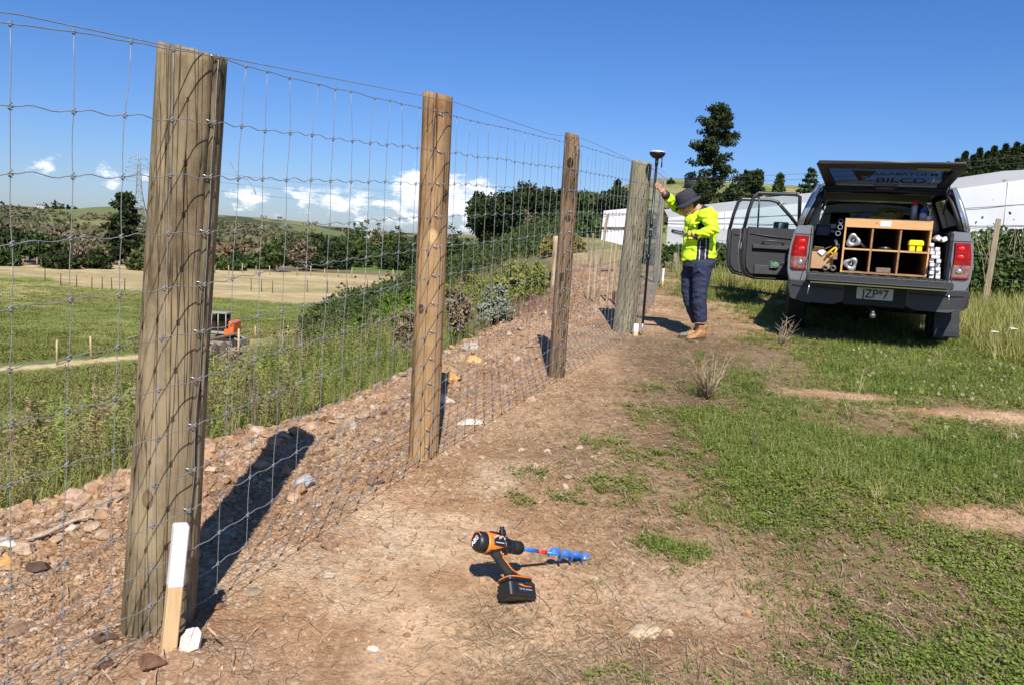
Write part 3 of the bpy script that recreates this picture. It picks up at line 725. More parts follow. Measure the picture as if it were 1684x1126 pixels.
o = wcover('slope_grass', 12000, lambda x, y: slope_d(x, y), [blades(9, .10, .34, .005, .14, 3) for _ in range(7)], [(.16, .20, .045), (.26, .29, .075), (.36, .35, .13), (.46, .40, .21)], .5, 1.2, 3.2, 45, grow=.08); tag(o, 'rank grass growing through the weeds on the slope', 'grass')
# brown rank growth where the bank meets the old fence
o = wcover('dead_brush', 2000, lambda x, y: np.exp(-((edge_x(y) - x - .15) / .8) ** 2) * sst(8.5, 10.5, y) * sst(24, 17, y), [weed(.6, 18, .07, .12) for _ in range(5)] , [(.30, .20, .13), (.38, .28, .18), (.22, .13, .09), (.28, .14, .10), (.45, .36, .24)], .4, 1.1, 8, 24, a0=-5, a1=14, tr=.1); tag(o, 'rust brown dead brush along the foot of the old fence', 'brush')
# ------------------------------------------------------------------ the new netting fence
POSTS = [  # base point, top point, radius base, radius top, material, label
    ((-1.204, 2.645), (-1.080, 2.645, 1.99), .119, .104, ((.285, .218, .128), (.125, .10, .062), (.30, .285, .26)), 'thick round weathered strainer post nearest the viewer, netting shadows across it'),
    ((-.452, 4.20), (-.452, 4.20, 2.16), .079, .076, ((.36, .225, .112), (.19, .11, .052), (.55, .48, .41)), 'brown round fence post with a big pale knot, standing beyond the thick front post'),
    ((.368, 6.23), (.378, 6.23, 2.265), .066, .063, ((.25, .165, .095), (.10, .062, .038), (.42, .38, .35)), 'dark brown cracked fence post halfway along, chipped at its top'),
    ((1.238, 8.78), (1.300, 8.78, 2.345), .125, .113, ((.27, .235, .150), (.125, .108, .07), (.60, .60, .55)), 'thick grey green strainer post that the person leans on')]
m_steel = mat('galvanised_wire', (.22, .23, .24), .55, .15, var=.25, scale=30)
m_crack = mat('crack', (.02, .017, .014), .95)
NET = []
def make_post(i, spec):
    (bx, by), top, r0, r1, cols, label = spec
    base = Vector((bx, by, hz(bx, by) - .06)); top = Vector(top); ax = top - base; Ln = ax.length; ax.normalize()
    q = Vector((0, 0, 1)).rotation_difference(ax).to_matrix()
    rr = random.Random(50 + i); n, m = 72, 60
    grooves = [(rr.uniform(0, 2 * math.pi), rr.uniform(0, Ln * .6), rr.uniform(.4, 1.5), rr.uniform(.004, .010), rr.uniform(.02, .045)) for _ in range(20)]
    root = thing('fence_post', label, 'post', base)
    mb = MB(); rings = []
    for j in range(m + 1):
        t = j / m; z = Ln * t; ring = []
        for k in range(n):
            a = 2 * math.pi * k / n; r = r1 + (r0 - r1) * (1 - t) ** 1.8
            r *= 1 + .030 * math.sin(2 * a + i + .8 * z) + .022 * math.sin(3 * a + 1.7 * i - 1.1 * z) + .018 * mnoise.noise(Vector((math.cos(a) * 2, math.sin(a) * 2, z * 1.4 + 9 * i)))
            for ga, gz, gl, gd, gw in grooves:
                da = (a - ga + math.pi) % (2 * math.pi) - math.pi; u = (z - gz) / gl
                if abs(da) < gw * 3 and 0 < u < 1: r -= gd * math.exp(-(da / gw) ** 2) * math.sin(math.pi * u) ** .5
            zz = z
            if j == m: zz = z + .012 * math.cos(a - 2.6) + rr.uniform(-.003, .003) - .014 * max(0, mnoise.noise(Vector((math.cos(a) * 3, math.sin(a) * 3, i * 5.0))))
            elif j == m - 1: zz = z + .008 * math.cos(a - 2.6)
            if i == 2 and t > .93: r *= 1 - .5 * (t - .93) / .07 * max(0, math.cos(a + .3)) * .6
            ring.append(q @ Vector((r * math.cos(a), r * math.sin(a), zz)))
        rings.append(ring)
    for s_ in (.93, .6, .25): rings.append([Vector((p.x, p.y, p.z)) * 1 + (q @ Vector((0, 0, Ln)) - p) * (1 - s_) + Vector((0, 0, .002 * (1 - s_))) for p in rings[m]])
    mb.loft(rings)
    obj('pole', mb, root, wood_post_mat('post_wood_%d' % i, *cols, seed=i, knots=KN[i]))
    return root, base, top, r0, r1, ax
KN = [((-.06, -.10, 1.83, .020, (.20, .13, .07)), (-.075, -.095, .92, .045, (.26, .18, .10)), (.03, -.12, 1.22, .03, (.17, .09, .05)), (-.07, -.10, 1.40, .022, (.22, .14, .08)), (.02, -.12, .55, .03, (.20, .14, .08))),
      ((.012, -.078, 1.24, .035, (.60, .40, .20)), (-.035, -.068, .86, .022, (.10, .055, .03)), (.0, -.078, 2.02, .030, (.30, .18, .08)), (.065, -.04, 1.45, .03, (.14, .08, .04))),
      ((.0, -.066, 1.72, .035, (.035, .022, .015)), (.012, -.064, 1.30, .025, (.06, .035, .02)), (-.01, -.066, .85, .03, (.09, .055, .03))), ((.0, -.12, 1.2, .035, (.16, .13, .08)),)]
PP = [make_post(i, s) for i, s in enumerate(POSTS)]

# netting surface: stations along the run (x, y, z of the top wire, z of the bottom wire, lean of the top in x)
def station(x, y, zt, zb, lx=0., ly=0.): return (Vector((x, y, zb)), Vector((x + lx, y + ly, zt)))
ST = [station(-1.90, 0.80, 1.72, .00, .05), station(-1.305, 2.03, 1.905, .09, .06), station(-1.076, 2.597, 1.962, .10, .104), station(-.925, 2.90, 1.975, .17, .055),
      station(-.395, 4.085, 2.048, .318, .0), station(.425, 6.135, 2.172, .47, -.005), station(1.345, 8.66, 2.285, .56, .03), station(1.98, 11.2, 2.40, .68, .01), station(2.52, 14.0, 2.55, .83, -.05)]
cum = [0.0]
for a, b in zip(ST[:-1], ST[1:]): cum.append(cum[-1] + (b[0].xy - a[0].xy).length)
HF = [(h - .153) / 1.789 for h in (1.942, 1.75, 1.584, 1.415, 1.254, 1.10, .949, .796, .649, .513, .368, .251, .153)]
def netp(s, f):
    s = max(0, min(s, cum[-1] - 1e-6)); i = max(k for k in range(len(cum) - 1) if cum[k] <= s); t = (s - cum[i]) / (cum[i + 1] - cum[i])
    lo = ST[i][0].lerp(ST[i + 1][0], t); hi = ST[i][1].lerp(ST[i + 1][1], t); return lo.lerp(hi, f)
S0 = cum[2] - .012      # first stay right of the front post lies here
stays = [S0 - .158 * k for k in range(10, 0, -1) if S0 - .158 * k > 0] + [S0 + .137 * k for k in range(0, 200) if S0 + .137 * k < cum[-1] - .05]
net = thing('deer_netting', 'long run of galvanised wire deer netting stapled to the posts', 'netting', netp(S0, 0))
org = net.location.copy(); rr = random.Random(5)
wob = {}
def node(k, i):
    if (k, i) not in wob: wob[(k, i)] = (rr.uniform(-.006, .006), rr.uniform(-.004, .004))
    p = netp(stays[k], HF[i]); w = wob[(k, i)]; side = (netp(stays[k] + .05, HF[i]) - netp(stays[k] - .05, HF[i])).normalized()
    sh = 0 if i else .028 * math.sin(k * 1.9) * (1 if k > 12 else .3)
    return p + side * (w[0] + sh) + Vector((0, 0, w[1]))
def wr(p): return .0015 if p.y < 5 else .0016
for i in range(13):
    mb = MB(); pts = []
    for k in range(len(stays)):
        p = node(k, i)
        if k:
            a = pts[-1]; q = p - a; sd_ = 1 if rr.random() < .93 else -1; am = rr.uniform(.0035, .0065) * sd_
            for t, h in ((.12, .1), (.25, .9), (.36, 1.), (.5, .1), (.64, -.8), (.76, -.9), (.88, -.2)):
                pts.append(a + q * t + Vector((0, 0, am * h * (1.15 if i in (1, 2, 3) else .8) * (0.25 if i == 0 else 1))))
        pts.append(p)
    mb.tube([p - org for p in pts], [.0017 if i in (0, 12) else .0015] * len(pts), n=6)
    obj('line_wire', mb, net, m_steel)
def knot(mb, c, side, up, s=1.0):
    # crimped clip: two turns round the crossing
    n = side.cross(up); pts = []
    for k in range(15):
        a = k / 14 * 4 * math.pi; pts.append(c + side * math.cos(a) * .0045 * s + n * math.sin(a) * .0042 * s + up * (.009 - .018 * k / 14) * s)
    mb.tube([p - org for p in pts], .0017 * s, n=5)
    mb.tube([c - org + up * .004 * s - side * .007 * s, c - org + n * .004 * s, c - org - up * .004 * s + side * .007 * s], .0018 * s, n=5)
for k in range(len(stays)):
    mb = MB(); pts = []
    for i in range(13):
        p = node(k, i)
        if i:
            a = pts[-1]; side = (netp(stays[k] + .05, .5) - netp(stays[k] - .05, .5)).normalized(); bow = rr.uniform(-.004, .004)
            pts += [a + (p - a) * t + side * bow * math.sin(math.pi * t) for t in (.33, .66)]
        pts.append(p)
    mb.tube([p - org for p in pts], (.00125 if pts[0].y < 4.5 else .0015) if pts[0].y < 8.7 else .0024, n=5)
    if pts[0].y < 9.5:
        side = (netp(stays[k] + .05, .5) - netp(stays[k] - .05, .5)).normalized()
        for i in range(13): knot(mb, node(k, i), side, Vector((0, 0, 1)), 1.0 if i else .8)
    obj('stay_wire', mb, net, m_steel)
# plain wire above the netting
tw = MB(); P_top = [(-1.9, .75, 1.74), (-1.25, 2.02, 1.925), (-1.04, 2.52, 1.965), (-.955, 2.66, 1.975), (-.50, 4.0, 2.115), (-.36, 4.13, 2.115), (.184, 5.65, 2.178), (.34, 6.13, 2.232), (.47, 6.25, 2.235), (1.2, 8.6, 2.325), (1.36, 8.72, 2.335), (2.0, 11.2, 2.46), (2.52, 14, 2.62)]
tw.tube([Vector(p) - Vector(P_top[0]) for p in P_top], .0017, n=6)
o = obj('top_wire', tw, None, m_steel); o.location = P_top[0]; tag(o, 'single plain wire stretched just above the top of the netting', 'wire')
# staples, a loose wire tail
for pi, (root, base, top, r0, r1, ax) in enumerate(PP):
    si = (2, 4, 5, 6)[pi]
    for i in range(13 if pi != 3 else 12):
        p = netp(cum[si] - .02, HF[i]); c = p - base; q = c.dot(ax); cen = ax * q; out = (c - cen).normalized(); up = ax
        sidev = out.cross(up)
        mb = MB(); c2 = cen + out * (r0 + (r1 - r0) * q / 2 + .004)
        mb.tube([c2 - out * .012 + sidev * .010 + up * .006, c2 + sidev * .009 + up * .006, c2 + out * .003 + up * .004, c2 - sidev * .009 + up * -.002, c2 - out * .012 - sidev * .010 - up * .002], .0022, n=5)
        obj('staple', mb, root, mat('bright_staple', (.50, .51, .53), .4, .6))
mb = MB(); a = Vector((-.935, 2.66, 1.60)); b0 = PP[0][1]
mb.tube([a - b0 - Vector((.03, 0, -.05)), a - b0, a + Vector((.03, 0, -.008)) - b0, a + Vector((.055, -.01, -.035)) - b0, a + Vector((.062, -.01, -.055)) - b0], .0013, n=5)
obj('wire_tail', mb, PP[0][0], m_steel)
# far end of the run: two more posts, battens and the white peg
m_old = wood_post_mat('old_post_wood', (.33, .27, .18), (.17, .13, .085), (.6, .56, .5), 8)
m_pale = wood_post_mat('pale_batten_wood', (.50, .38, .24), (.33, .24, .15), (.8, .76, .7), 12)
m_dark = wood_post_mat('dark_batten_wood', (.12, .08, .055), (.06, .04, .03), (.6, .56, .5), 14)
def post(name, label, cat, x, y, h, r, m_, group=None, lean=(0, 0), sq=False, z=None, n=12):
    z0 = (hz(x, y) if z is None else z) - .05; mb = MB(); pts = []
    for j in range(9):
        t = j / 8; pts.append(Vector((lean[0] * t + .15 * r * math.sin(3 * t + x), lean[1] * t, (h + .05) * t)))
    rs = [r * (1 - .12 * j / 8) for j in range(9)]
    mb.tube(pts, rs, n=4 if sq else n, sm=not sq, up=(1, .3, 0))
    o = obj(name, mb, None, m_); o.location = (x, y, z0); return tag(o, label, cat, group)
post('fence_post', 'round post at the far end of the new netting, seen past the grey green strainer', 'post', 2.50, 14.12, 1.80, .06, m_old)

# survey pegs
m_white = mat('white_paint', (.68, .65, .67), .65, var=.06, scale=14, bump=.15, bscale=60)
m_peg = mat('raw_pine', (.62, .42, .22), .75, alt=(.52, .34, .17), scale=7, stretch=(6, 6, .6), bump=.25, bscale=40)
def peg(label, base, top, w, wt, split, rz):
    base = Vector(base); top = Vector(top); ax = (top - base); L_ = ax.length; ax.normalize()
    root = thing('survey_peg', label, 'peg', base)
    q = Vector((0, 0, 1)).rotation_difference(ax).to_matrix() @ Matrix.Rotation(rz, 3, 'Z')
    def sec(z, k): return [q @ Vector((x * k * w / 2, y * k * wt / 2, z)) for x, y in ((-1, -.85), (-.85, -1), (.85, -1), (1, -.85), (1, .85), (.85, 1), (-.85, 1), (-1, .85))]
    a = MB(); a.loft([sec(-.09, .5), sec(-.02, 1), sec(L_ * split, 1)], sm=False); obj('shaft', a, root, m_peg)
    b = MB(); b.loft([sec(L_ * split + .0005, 1.012), sec(L_ - .006, 1.012), sec(L_, .86)], sm=False); obj('painted_end', b, root, m_white)
    return root
peg('timber peg with a white painted top leaning on the thick front post', (-1.065, 2.42, .05), (-1.037, 2.455, .475), .046, .046, .53, .55)
# white painted chip beside it
mb = MB(); c0 = Vector((-1.0, 2.45, .078)); poly = [(-.035, -.055), (-.012, -.078), (.004, -.045), (.036, -.035), (.040, .025), (.022, .047), (-.015, .040), (-.038, .012)]
Rm = Matrix.Scale(.84, 3) @ Matrix.Rotation(math.radians(50), 3, 'X') @ Matrix.Rotation(.1, 3, 'Z')
mb.prism(poly, .022, lambda a, b, h: Rm @ Vector((a, b, h)))
mb.prism([(-.03, -.0), (.0, -.02), (.012, .045), (-.018, .038)], .008, lambda a, b, h: Rm @ Vector((a, b, h + .0225)))
o = obj('painted_peg_stub', mb, None, mat('soiled_white_paint', (.66, .62, .60), .7, alt=(.42, .30, .2), scale=26, bump=.5, bscale=50)); o.location = c0; tag(o, 'split white painted peg stub with a jagged foot in the dirt beside the leaning peg', 'peg')
peg('short peg with a white top at the foot of the grey green strainer', (1.33, 8.53, .50), (1.335, 8.56, .60), .05, .05, .15, .2)
peg('thin pale peg standing where the netting run ends', (2.50, 13.5, hz(2.5, 13.5)), (2.50, 13.5, 1.08), .035, .035, .3, .2)
# stick in the dirt by the stub
mb = MB(); mb.tube([(0, 0, 0), (.012, -.004, .02), (.035, -.02, .012), (.055, -.03, .0)], [.003, .004, .004, .002], n=6)
o = obj('twig', mb, None, mat('bark_twig', (.42, .28, .17), .9, var=.3, scale=40)); o.location = (-.965, 2.47, .10); tag(o, 'bent brown twig stuck in the dirt right of the white stub', 'twig')

# single rocks that stand out
def rock(label, x, y, size, col, seed, rz=0, group=None, sink=.25, flat=1):
    bm = __import__('bmesh').new(); import bmesh
    bmesh.ops.create_icosphere(bm, subdivisions=3, radius=1); r_ = random.Random(seed)
    cuts = [(Vector((r_.uniform(-1, 1), r_.uniform(-1, 1), r_.uniform(-1, 1))).normalized(), r_.uniform(.5, .85)) for _ in range(12)]
    for v in bm.verts:
        p = v.co.copy()
        for n_, k in cuts:
            q = p.dot(n_)
            if q > k: p -= n_ * (q - k)
        p += p.normalized() * (.10 * mnoise.noise(p * 2.2 + Vector((seed, 0, 0))) + .05 * mnoise.noise(p * 6 + Vector((seed, 3, 0))))
        v.co = Vector((p.x * size[0], p.y * size[1], p.z * size[2] * flat))
    me = bpy.data.meshes.new('rock'); bm.to_mesh(me); bm.free()
    o = obj('rock', me, None, mat('rock_' + '_'.join('%d' % (c * 100) for c in col), col, .95, var=.35, scale=14, bump=.9, bscale=38, spec=.2))
    o.location = (x, y, hz(x, y) + size[2] * (1 - 2 * sink) * .6); o.rotation_euler = (r_.uniform(-.2, .2), r_.uniform(-.2, .2), rz)
    return tag(o, label, 'rock', group)
def rk(label, px, py, size, col, seed, rz=0, **k):
    z = .15
    for _ in range(4): p = atZ(px, py, z); z = hz(p.x, p.y)
    rock(label, p.x, p.y, size, col, seed, rz, **k)
rk('dark chocolate clod left of the front post', 66, 942, (.055, .028, .024), (.09, .055, .04), 3, .5)
rk('round orange rock at the left picture edge', 8, 930, (.045, .04, .038), (.50, .27, .10), 4)
rk('grey white flat rock above the round orange rock', 15, 900, (.075, .04, .028), (.45, .38, .33), 5)
rk('tan rock on the bank crest with grass behind it', 88, 832, (.055, .035, .033), (.36, .23, .13), 6, .3)
rk('pink brown rock on the bank crest left of the front post', 118, 818, (.055, .045, .035), (.40, .27, .20), 7, .1)
rk('pale holed rock on the bank left of the front post', 118, 872, (.035, .03, .028), (.46, .37, .28), 8)
rk('dark damp clod in front of the leaning peg', 168, 1096, (.034, .03, .026), (.13, .07, .045), 9)
rk('large dark clod of damp soil at the lower picture edge under the netting', 252, 1122, (.055, .045, .03), (.15, .08, .05), 23)
rk('black edged clod at the left foot of the front post', 172, 1052, (.045, .03, .026), (.10, .06, .04), 24)
rk('white and brown stone near the lower picture edge', 613, 1070, (.022, .018, .014), (.58, .48, .40), 10, .4)
rk('grey pebble beside the white and brown stone', 625, 1087, (.022, .018, .013), (.35, .27, .22), 11)
rk('flat grey brown slab below the shadow of the front post', 415, 975, (.045, .03, .012), (.24, .19, .13), 12, .4)
rk('long brown clod under the lowest netting wire', 360, 1000, (.032, .016, .015), (.24, .135, .075), 13, .9)
rk('bright orange rock left of the brown knotty post', 742, 630, (.0, .0, .0) if False else (.075, .055, .06), (.55, .30, .10), 14)
rk('pale cream rock just below the bright orange one', 722, 655, (.13, .06, .05), (.50, .40, .29), 15, .2)
rk('orange rock on the crest right of the brown knotty post', 776, 600, (.085, .06, .05), (.52, .32, .12), 16)
rk('grey topped rock behind the orange crest rock', 776, 573, (.11, .09, .07), (.44, .37, .30), 17)
rk('grey blue stone lit at the end of the front post shadow', 497, 790, (.06, .035, .05), (.36, .34, .33), 18, .2)
rk('square brown stone lying beside the front post shadow', 480, 812, (.045, .035, .03), (.40, .27, .17), 19, .3)
rk('dark edged clod standing on the dirt between the two near posts', 618, 792, (.05, .04, .035), (.20, .13, .085), 20)
rk('white streaked stone right of the brown knotty post', 772, 690, (.09, .035, .028), (.54, .47, .38), 21, .3)
rk('pale embedded slab in the bare patch at the lower right', 1055, 1040, (.075, .055, .012), (.50, .38, .25), 22, .2)
for k, (px, py) in enumerate([(487, 712), (512, 705), (590, 668), (560, 690), (610, 660), (650, 645), (470, 718), (450, 730), (415, 722), (385, 735), (350, 745), (620, 678), (435, 755), (520, 735), (665, 668), (300, 770), (140, 850), (170, 835), (240, 815), (90, 890), (40, 905), (195, 850), (410, 745), (370, 760), (545, 715), (575, 700), (600, 690), (345, 775), (640, 655), (690, 640), (730, 620), (500, 690), (180, 800), (215, 795), (150, 870), (60, 860), (395, 780), (470, 770), (845, 585), (815, 600), (870, 560)]):
    s = random.uniform(.035, .06); rk('brown angular rock in the rubble along the bank crest', px, py, (s, s * random.uniform(.6, .9), s * random.uniform(.5, .75)), random.choice([(.36, .23, .14), (.42, .30, .20), (.32, .20, .12), (.45, .34, .24), (.40, .27, .17)]), 40 + k, random.uniform(0, 3), group='rocks along the bank crest')
for k, (px, py) in enumerate([(935, 783), (930, 798), (858, 740), (900, 742), (952, 735), (975, 752), (790, 752), (985, 745), (880, 765), (805, 822), (520, 830), (600, 850), (555, 905), (540, 950)]):
    s = random.uniform(.018, .03); rk('small pale stone lying on the open dirt', px, py, (s, s * .8, s * .6), random.choice([(.50, .42, .32), (.46, .36, .26), (.42, .30, .2)]), 70 + k, random.uniform(0, 3), group='small stones on the open dirt', sink=.3)
# weathered stick on the bank
mb = MB(); pp = [atZ(px, py, .16) for px, py in ((45, 880), (70, 876), (95, 866), (120, 858), (150, 856))]
mb.tube([Vector((p.x, p.y, hz(p.x, p.y) + .03)) - pp[0] for p in pp], [.004, .009, .011, .008, .004], n=8)
o = obj('dead_stick', mb, None, mat('grey_stick', (.40, .31, .24), .9, var=.3, scale=30)); o.location = pp[0]; tag(o, 'grey forked weathered stick lying on the bank left of the front post', 'stick')
# ------------------------------------------------------------------ lettering
def text_mesh(body, size, depth=.001, bold=0):
    cu = bpy.data.curves.new('t', 'FONT'); cu.body = body; cu.size = size; cu.extrude = depth; cu.align_x = 'CENTER'; cu.align_y = 'CENTER'; cu.offset = bold
    o = bpy.data.objects.new('t', cu); COL.objects.link(o)
    dg = bpy.context.evaluated_depsgraph_get(); me = bpy.data.meshes.new_from_object(o.evaluated_get(dg))
    bpy.data.objects.remove(o); bpy.data.curves.remove(cu); return me
# ------------------------------------------------------------------ cordless drill with earth auger
m_blk = mat('black_plastic', (.014, .014, .016), .42, var=.3, scale=60, spec=.5)
m_rub = mat('black_rubber', (.012, .012, .012), .8, var=.3, scale=90, bump=.4, bscale=160)
m_org = mat('orange_plastic', (.80, .20, .02), .4, var=.08, scale=40)
m_blu = mat('blue_enamel', (.012, .17, .62), .4, alt=(.018, .16, .50), scale=30)
m_blu_worn = mat('blue_enamel_worn', (.012, .17, .60), .45, alt=(.13, .14, .22), scale=60)
m_red = mat('red_band', (.80, .035, .03), .5)
m_txt = mat('white_lettering', (.8, .8, .8), .5)
def build_drill():
    rear = Vector((-.095, 2.885, .302)); tip = Vector((.387, 3.215, .118)); bat = Vector((.052, 2.892, .162))
    e1 = (tip - rear).normalized(); up = rear + e1 * .095 - bat; e3 = (up - e1 * up.dot(e1)).normalized(); e2 = e3.cross(e1)
    root = thing('power_drill', 'orange and black cordless drill with a blue earth auger standing on its battery', 'power drill', rear)
    root.rotation_mode = 'QUATERNION'; root.rotation_quaternion = Matrix((e1, e2, e3)).transposed().to_quaternion()
    L_ = (tip - rear).length
    def ring(x, ry, rz_, z0=0, n=28, ex=1.0):
        out = []
        for k in range(n):
            a = 2 * math.pi * k / n; c, s = math.cos(a), math.sin(a)
            c = math.copysign(abs(c) ** ex, c); s = math.copysign(abs(s) ** ex, s); out.append(Vector((x, ry * .93 * c, rz_ * .9 * s + z0)))
        return out
    mb = MB(); mb.loft([ring(-.004, .018, .019), ring(-.002, .030, .032), ring(.004, .037, .040), ring(.014, .041, .044), ring(.034, .043, .046), ring(.036, .040, .043)]); cap = obj('rear_cap', mb, root, m_blk)
    mb = MB()
    for a in (.6, 1.5, 2.4): mb.tube([Vector((.000 + .008 * abs(t), .0335 * math.cos(a + t * .8), .036 * math.sin(a + t * .8))) for t in (-.5, -.25, 0, .25, .5)], .0014, n=5)
    mb.tube([Vector((.0035, .0345 * math.cos(t), .037 * math.sin(t))) for t in [x * .12 - .4 for x in range(22)]], .0016, n=5)
    obj('accent_line', mb, cap, m_org)
    me = text_mesh('AEG', .024, .0006, .0006); me.transform(Matrix.Translation((-.0048, 0, .002)) @ Matrix.Rotation(-.4, 4, 'X') @ Matrix(((0, 0, -1, 0), (-1, 0, 0, 0), (0, 1, 0, 0), (0, 0, 0, 1)))); obj('lettering', me, cap, m_txt)
    mb = MB(); mb.loft([ring(.036, .041, .044, 0, 28, .85), ring(.045, .042, .045, 0, 28, .8), ring(.08, .038, .042, .001, 28, .8), ring(.118, .034, .038, .002, 28, .85), ring(.124, .030, .034, .002)]); hb = obj('motor_housing', mb, root, m_org)
    mb = MB()
    for sgn in (-1, 1): mb.rbox((.085, sgn * .0375, -.002), (.052, .006, .034), .004, mi=0, axis=1)
    mb.box((.09, 0, .043), (.05, .030, .004)); mb.loft([ring(.05, .032, .030, -.018), ring(.122, .029, .028, -.016)]); obj('grip_panel', mb, hb, m_blk)
    mb = MB()
    for k in range(7): mb.box((.062 + .008 * k, -.041, .010 + .004 * (k % 3)), (.004, .001, .010 - .002 * (k % 3)))
    mb.box((.085, -.0412, -.009), (.040, .001, .003)); mb.box((.09, 0, .0455), (.03, .018, .001)); obj('rating_label', mb, hb, mat('label_print', (.55, .55, .60), .5))
    mb = MB(); mb.loft([ring(.122, .033, .036), ring(.130, .035, .038), ring(.136, .031, .034), ring(.150, .031, .034), ring(.153, .027, .029), ring(.158, .029, .031), ring(.176, .028, .030), ring(.178, .022, .023)])
    for k in range(12):
        a = k * math.pi / 6; mb.box((.143, .0315 * math.cos(a), .0345 * math.sin(a)), (.012, .004, .004))
    obj('gearbox', mb, root, m_blk)
    mb = MB(); mb.rbox((.134, -.004, .050), (.024, .022, .026), .006); mb.tube([(.134, -.004, .060), (.134, -.004, .074)], .009, n=14); kb = obj('handle_clamp', mb, root, m_blk)
    mb = MB(); mb.tube([(.134, -.004, .0742), (.134, -.004, .0765)], .0065, n=14); obj('clamp_screw', mb, kb, mat('zinc', (.6, .6, .62), .35, .7))
    mb = MB(); mb.loft([ring(.178, .020, .020), ring(.182, .026, .026), ring(.200, .027, .027), ring(.222, .025, .025), ring(.229, .018, .018), ring(.230, .009, .009)])
    for k in range(18):
        a = k * math.pi / 9; mb.tube([(.184, .0262 * math.cos(a), .0262 * math.sin(a)), (.218, .0252 * math.cos(a), .0252 * math.sin(a))], .0014, n=4)
    obj('chuck', mb, root, m_rub)
    # auger bit
    root2 = MB(); root2.tube([(.228, 0, 0), (.315, 0, 0)], .0078, n=14); root2.tube([(.356, 0, 0), (L_ - .05, 0, 0)], .0078, n=14); ag = obj('auger_bit', root2, root, m_blu)
    mb = MB(); mb.tube([(.313, 0, 0), (.358, 0, 0)], .0083, n=14); obj('red_band', mb, ag, m_red)
    mb = MB(); n = 130; x0, x1, turns = .375, L_ - .022, 3.6; vs = []; fs = []
    for k in range(n + 1):
        t = k / n; a = 2 * math.pi * turns * t - 1.2; x = x0 + (x1 - x0) * t; ro = .0265 * min(1, .45 + t * 9) * (1 if t < .96 else 1 - (t - .96) * 4)
        for r, dx in ((.006, -.0014), (ro, -.0011), (ro, .0011), (.006, .0014)): vs.append((x + dx, r * math.cos(a), r * math.sin(a)))
        if k:
            b = 4 * k
            for q in range(4): fs.append((b - 4 + q, b - 4 + (q + 1) % 4, b + (q + 1) % 4, b + q))
    mb.add(vs, fs, 0, False); obj('auger_flight', mb, ag, m_blu_worn)
    mb = MB(); mb.tube([(L_ - .052, 0, 0), (L_ - .02, 0, 0), (L_ + .004, 0, 0)], [.0078, .006, .001], n=10); mb.box((L_ - .014, 0, 0), (.018, .022, .003)); obj('auger_tip', mb, ag, mat('worn_steel', (.35, .36, .4), .45, .6))
    # handle, trigger, foot, battery
    hb_ = Matrix((e1, e2, e3)) @ (bat - rear); top_ = Vector((.078, 0, -.02))
    def hp(t, dx=0, dy=0): return top_.lerp(hb_, t) + Vector((dx, dy, 0))
    mb = MB(); mb.tube([hp(0), hp(.25, .002), hp(.5, -.002), hp(.75, .0), hp(1.02, .0)], [(.024, .021), (.0215, .018), (.021, .0175), (.0225, .019), (.030, .024)], n=20, up=(1, 0, 0)); hd = obj('grip', mb, root, m_rub)
    mb = MB()
    for t in (.3, .38, .46, .54, .62, .70): mb.tube([hp(t, -.001 + .0225 * math.cos(a), .019 * math.sin(a)) for a in [x * .3 - 1.2 for x in range(9)]], .0011, n=4)
    obj('grip_rib', mb, hd, m_blk)
    mb = MB(); mb.tube([hp(-.10, .024, -.018), hp(.12, .012, -.019), hp(.3, .010, -.0185), hp(.34, .002, -.0195), hp(.75, .004, -.0205), hp(.98, .022, -.024)], .0024, n=6); mb.tube([hp(-.10, .024, .018), hp(.3, .010, .0185), hp(.75, .004, .0205), hp(.98, .022, .024)], .0024, n=6)
    mb.tube([hp(-.1, .02, -.019), hp(-.02, .05, -.018), hp(.05, .056, -.012)], .005, n=6); obj('grip_piping', mb, hd, m_org)
    mb = MB(); mb.rbox(hp(.12, .026), (.014, .014, .034), .004); obj('trigger', mb, hd, m_blk)
    cx, cz = hb_.x + .012, hb_.z - .012
    mb = MB(); mb.rbox((cx, 0, cz), (.118, .078, .020), .014); ft = obj('battery_foot', mb, root, m_blk)
    mb = MB(); pts = [Vector((cx + .060 * math.copysign(abs(math.cos(a)) ** .45, math.cos(a)), .0405 * math.copysign(abs(math.sin(a)) ** .45, math.sin(a)), cz + .004)) for a in [2 * math.pi * k / 40 for k in range(41)]]
    mb.tube(pts, .0026, n=6); obj('foot_trim', mb, ft, m_org)
    mb = MB(); mb.rbox((cx + .002, 0, cz - .042), (.132, .086, .060), .015); bt = obj('battery_pack', mb, root, m_blk)
    mb = MB()
    for k in range(7): mb.box((cx - .048 + .0165 * k, -.0425, cz - .066), (.009, .003, .010))
    for k in range(5): mb.box((cx + .0675, -.028 + .014 * k, cz - .066), (.003, .008, .010))
    mb.rbox((cx + .032, -.0425, cz - .020), (.040, .004, .012), .003, axis=1); obj('battery_ribs', mb, bt, m_rub)
    mb = MB(); yf = -.0438
    mb.prism([(cx - .026, cz - .026), (cx - .012, cz - .031), (cx + .002, cz - .0335), (cx + .040, cz - .0335), (cx + .040, cz - .0315), (cx + .004, cz - .0305), (cx - .008, cz - .0245)], .001, lambda a, b, h: (a, yf - h, b)); obj('battery_stripe', mb, bt, m_org)
    me = text_mesh('9.0 Ah Lithium', .0105, .0003); me.transform(Matrix.Translation((cx + .010, yf - .0004, cz - .044)) @ Matrix.Rotation(math.pi / 2, 4, 'X')); obj('lettering', me, bt, mat('grey_lettering', (.35, .38, .5), .5))
build_drill()

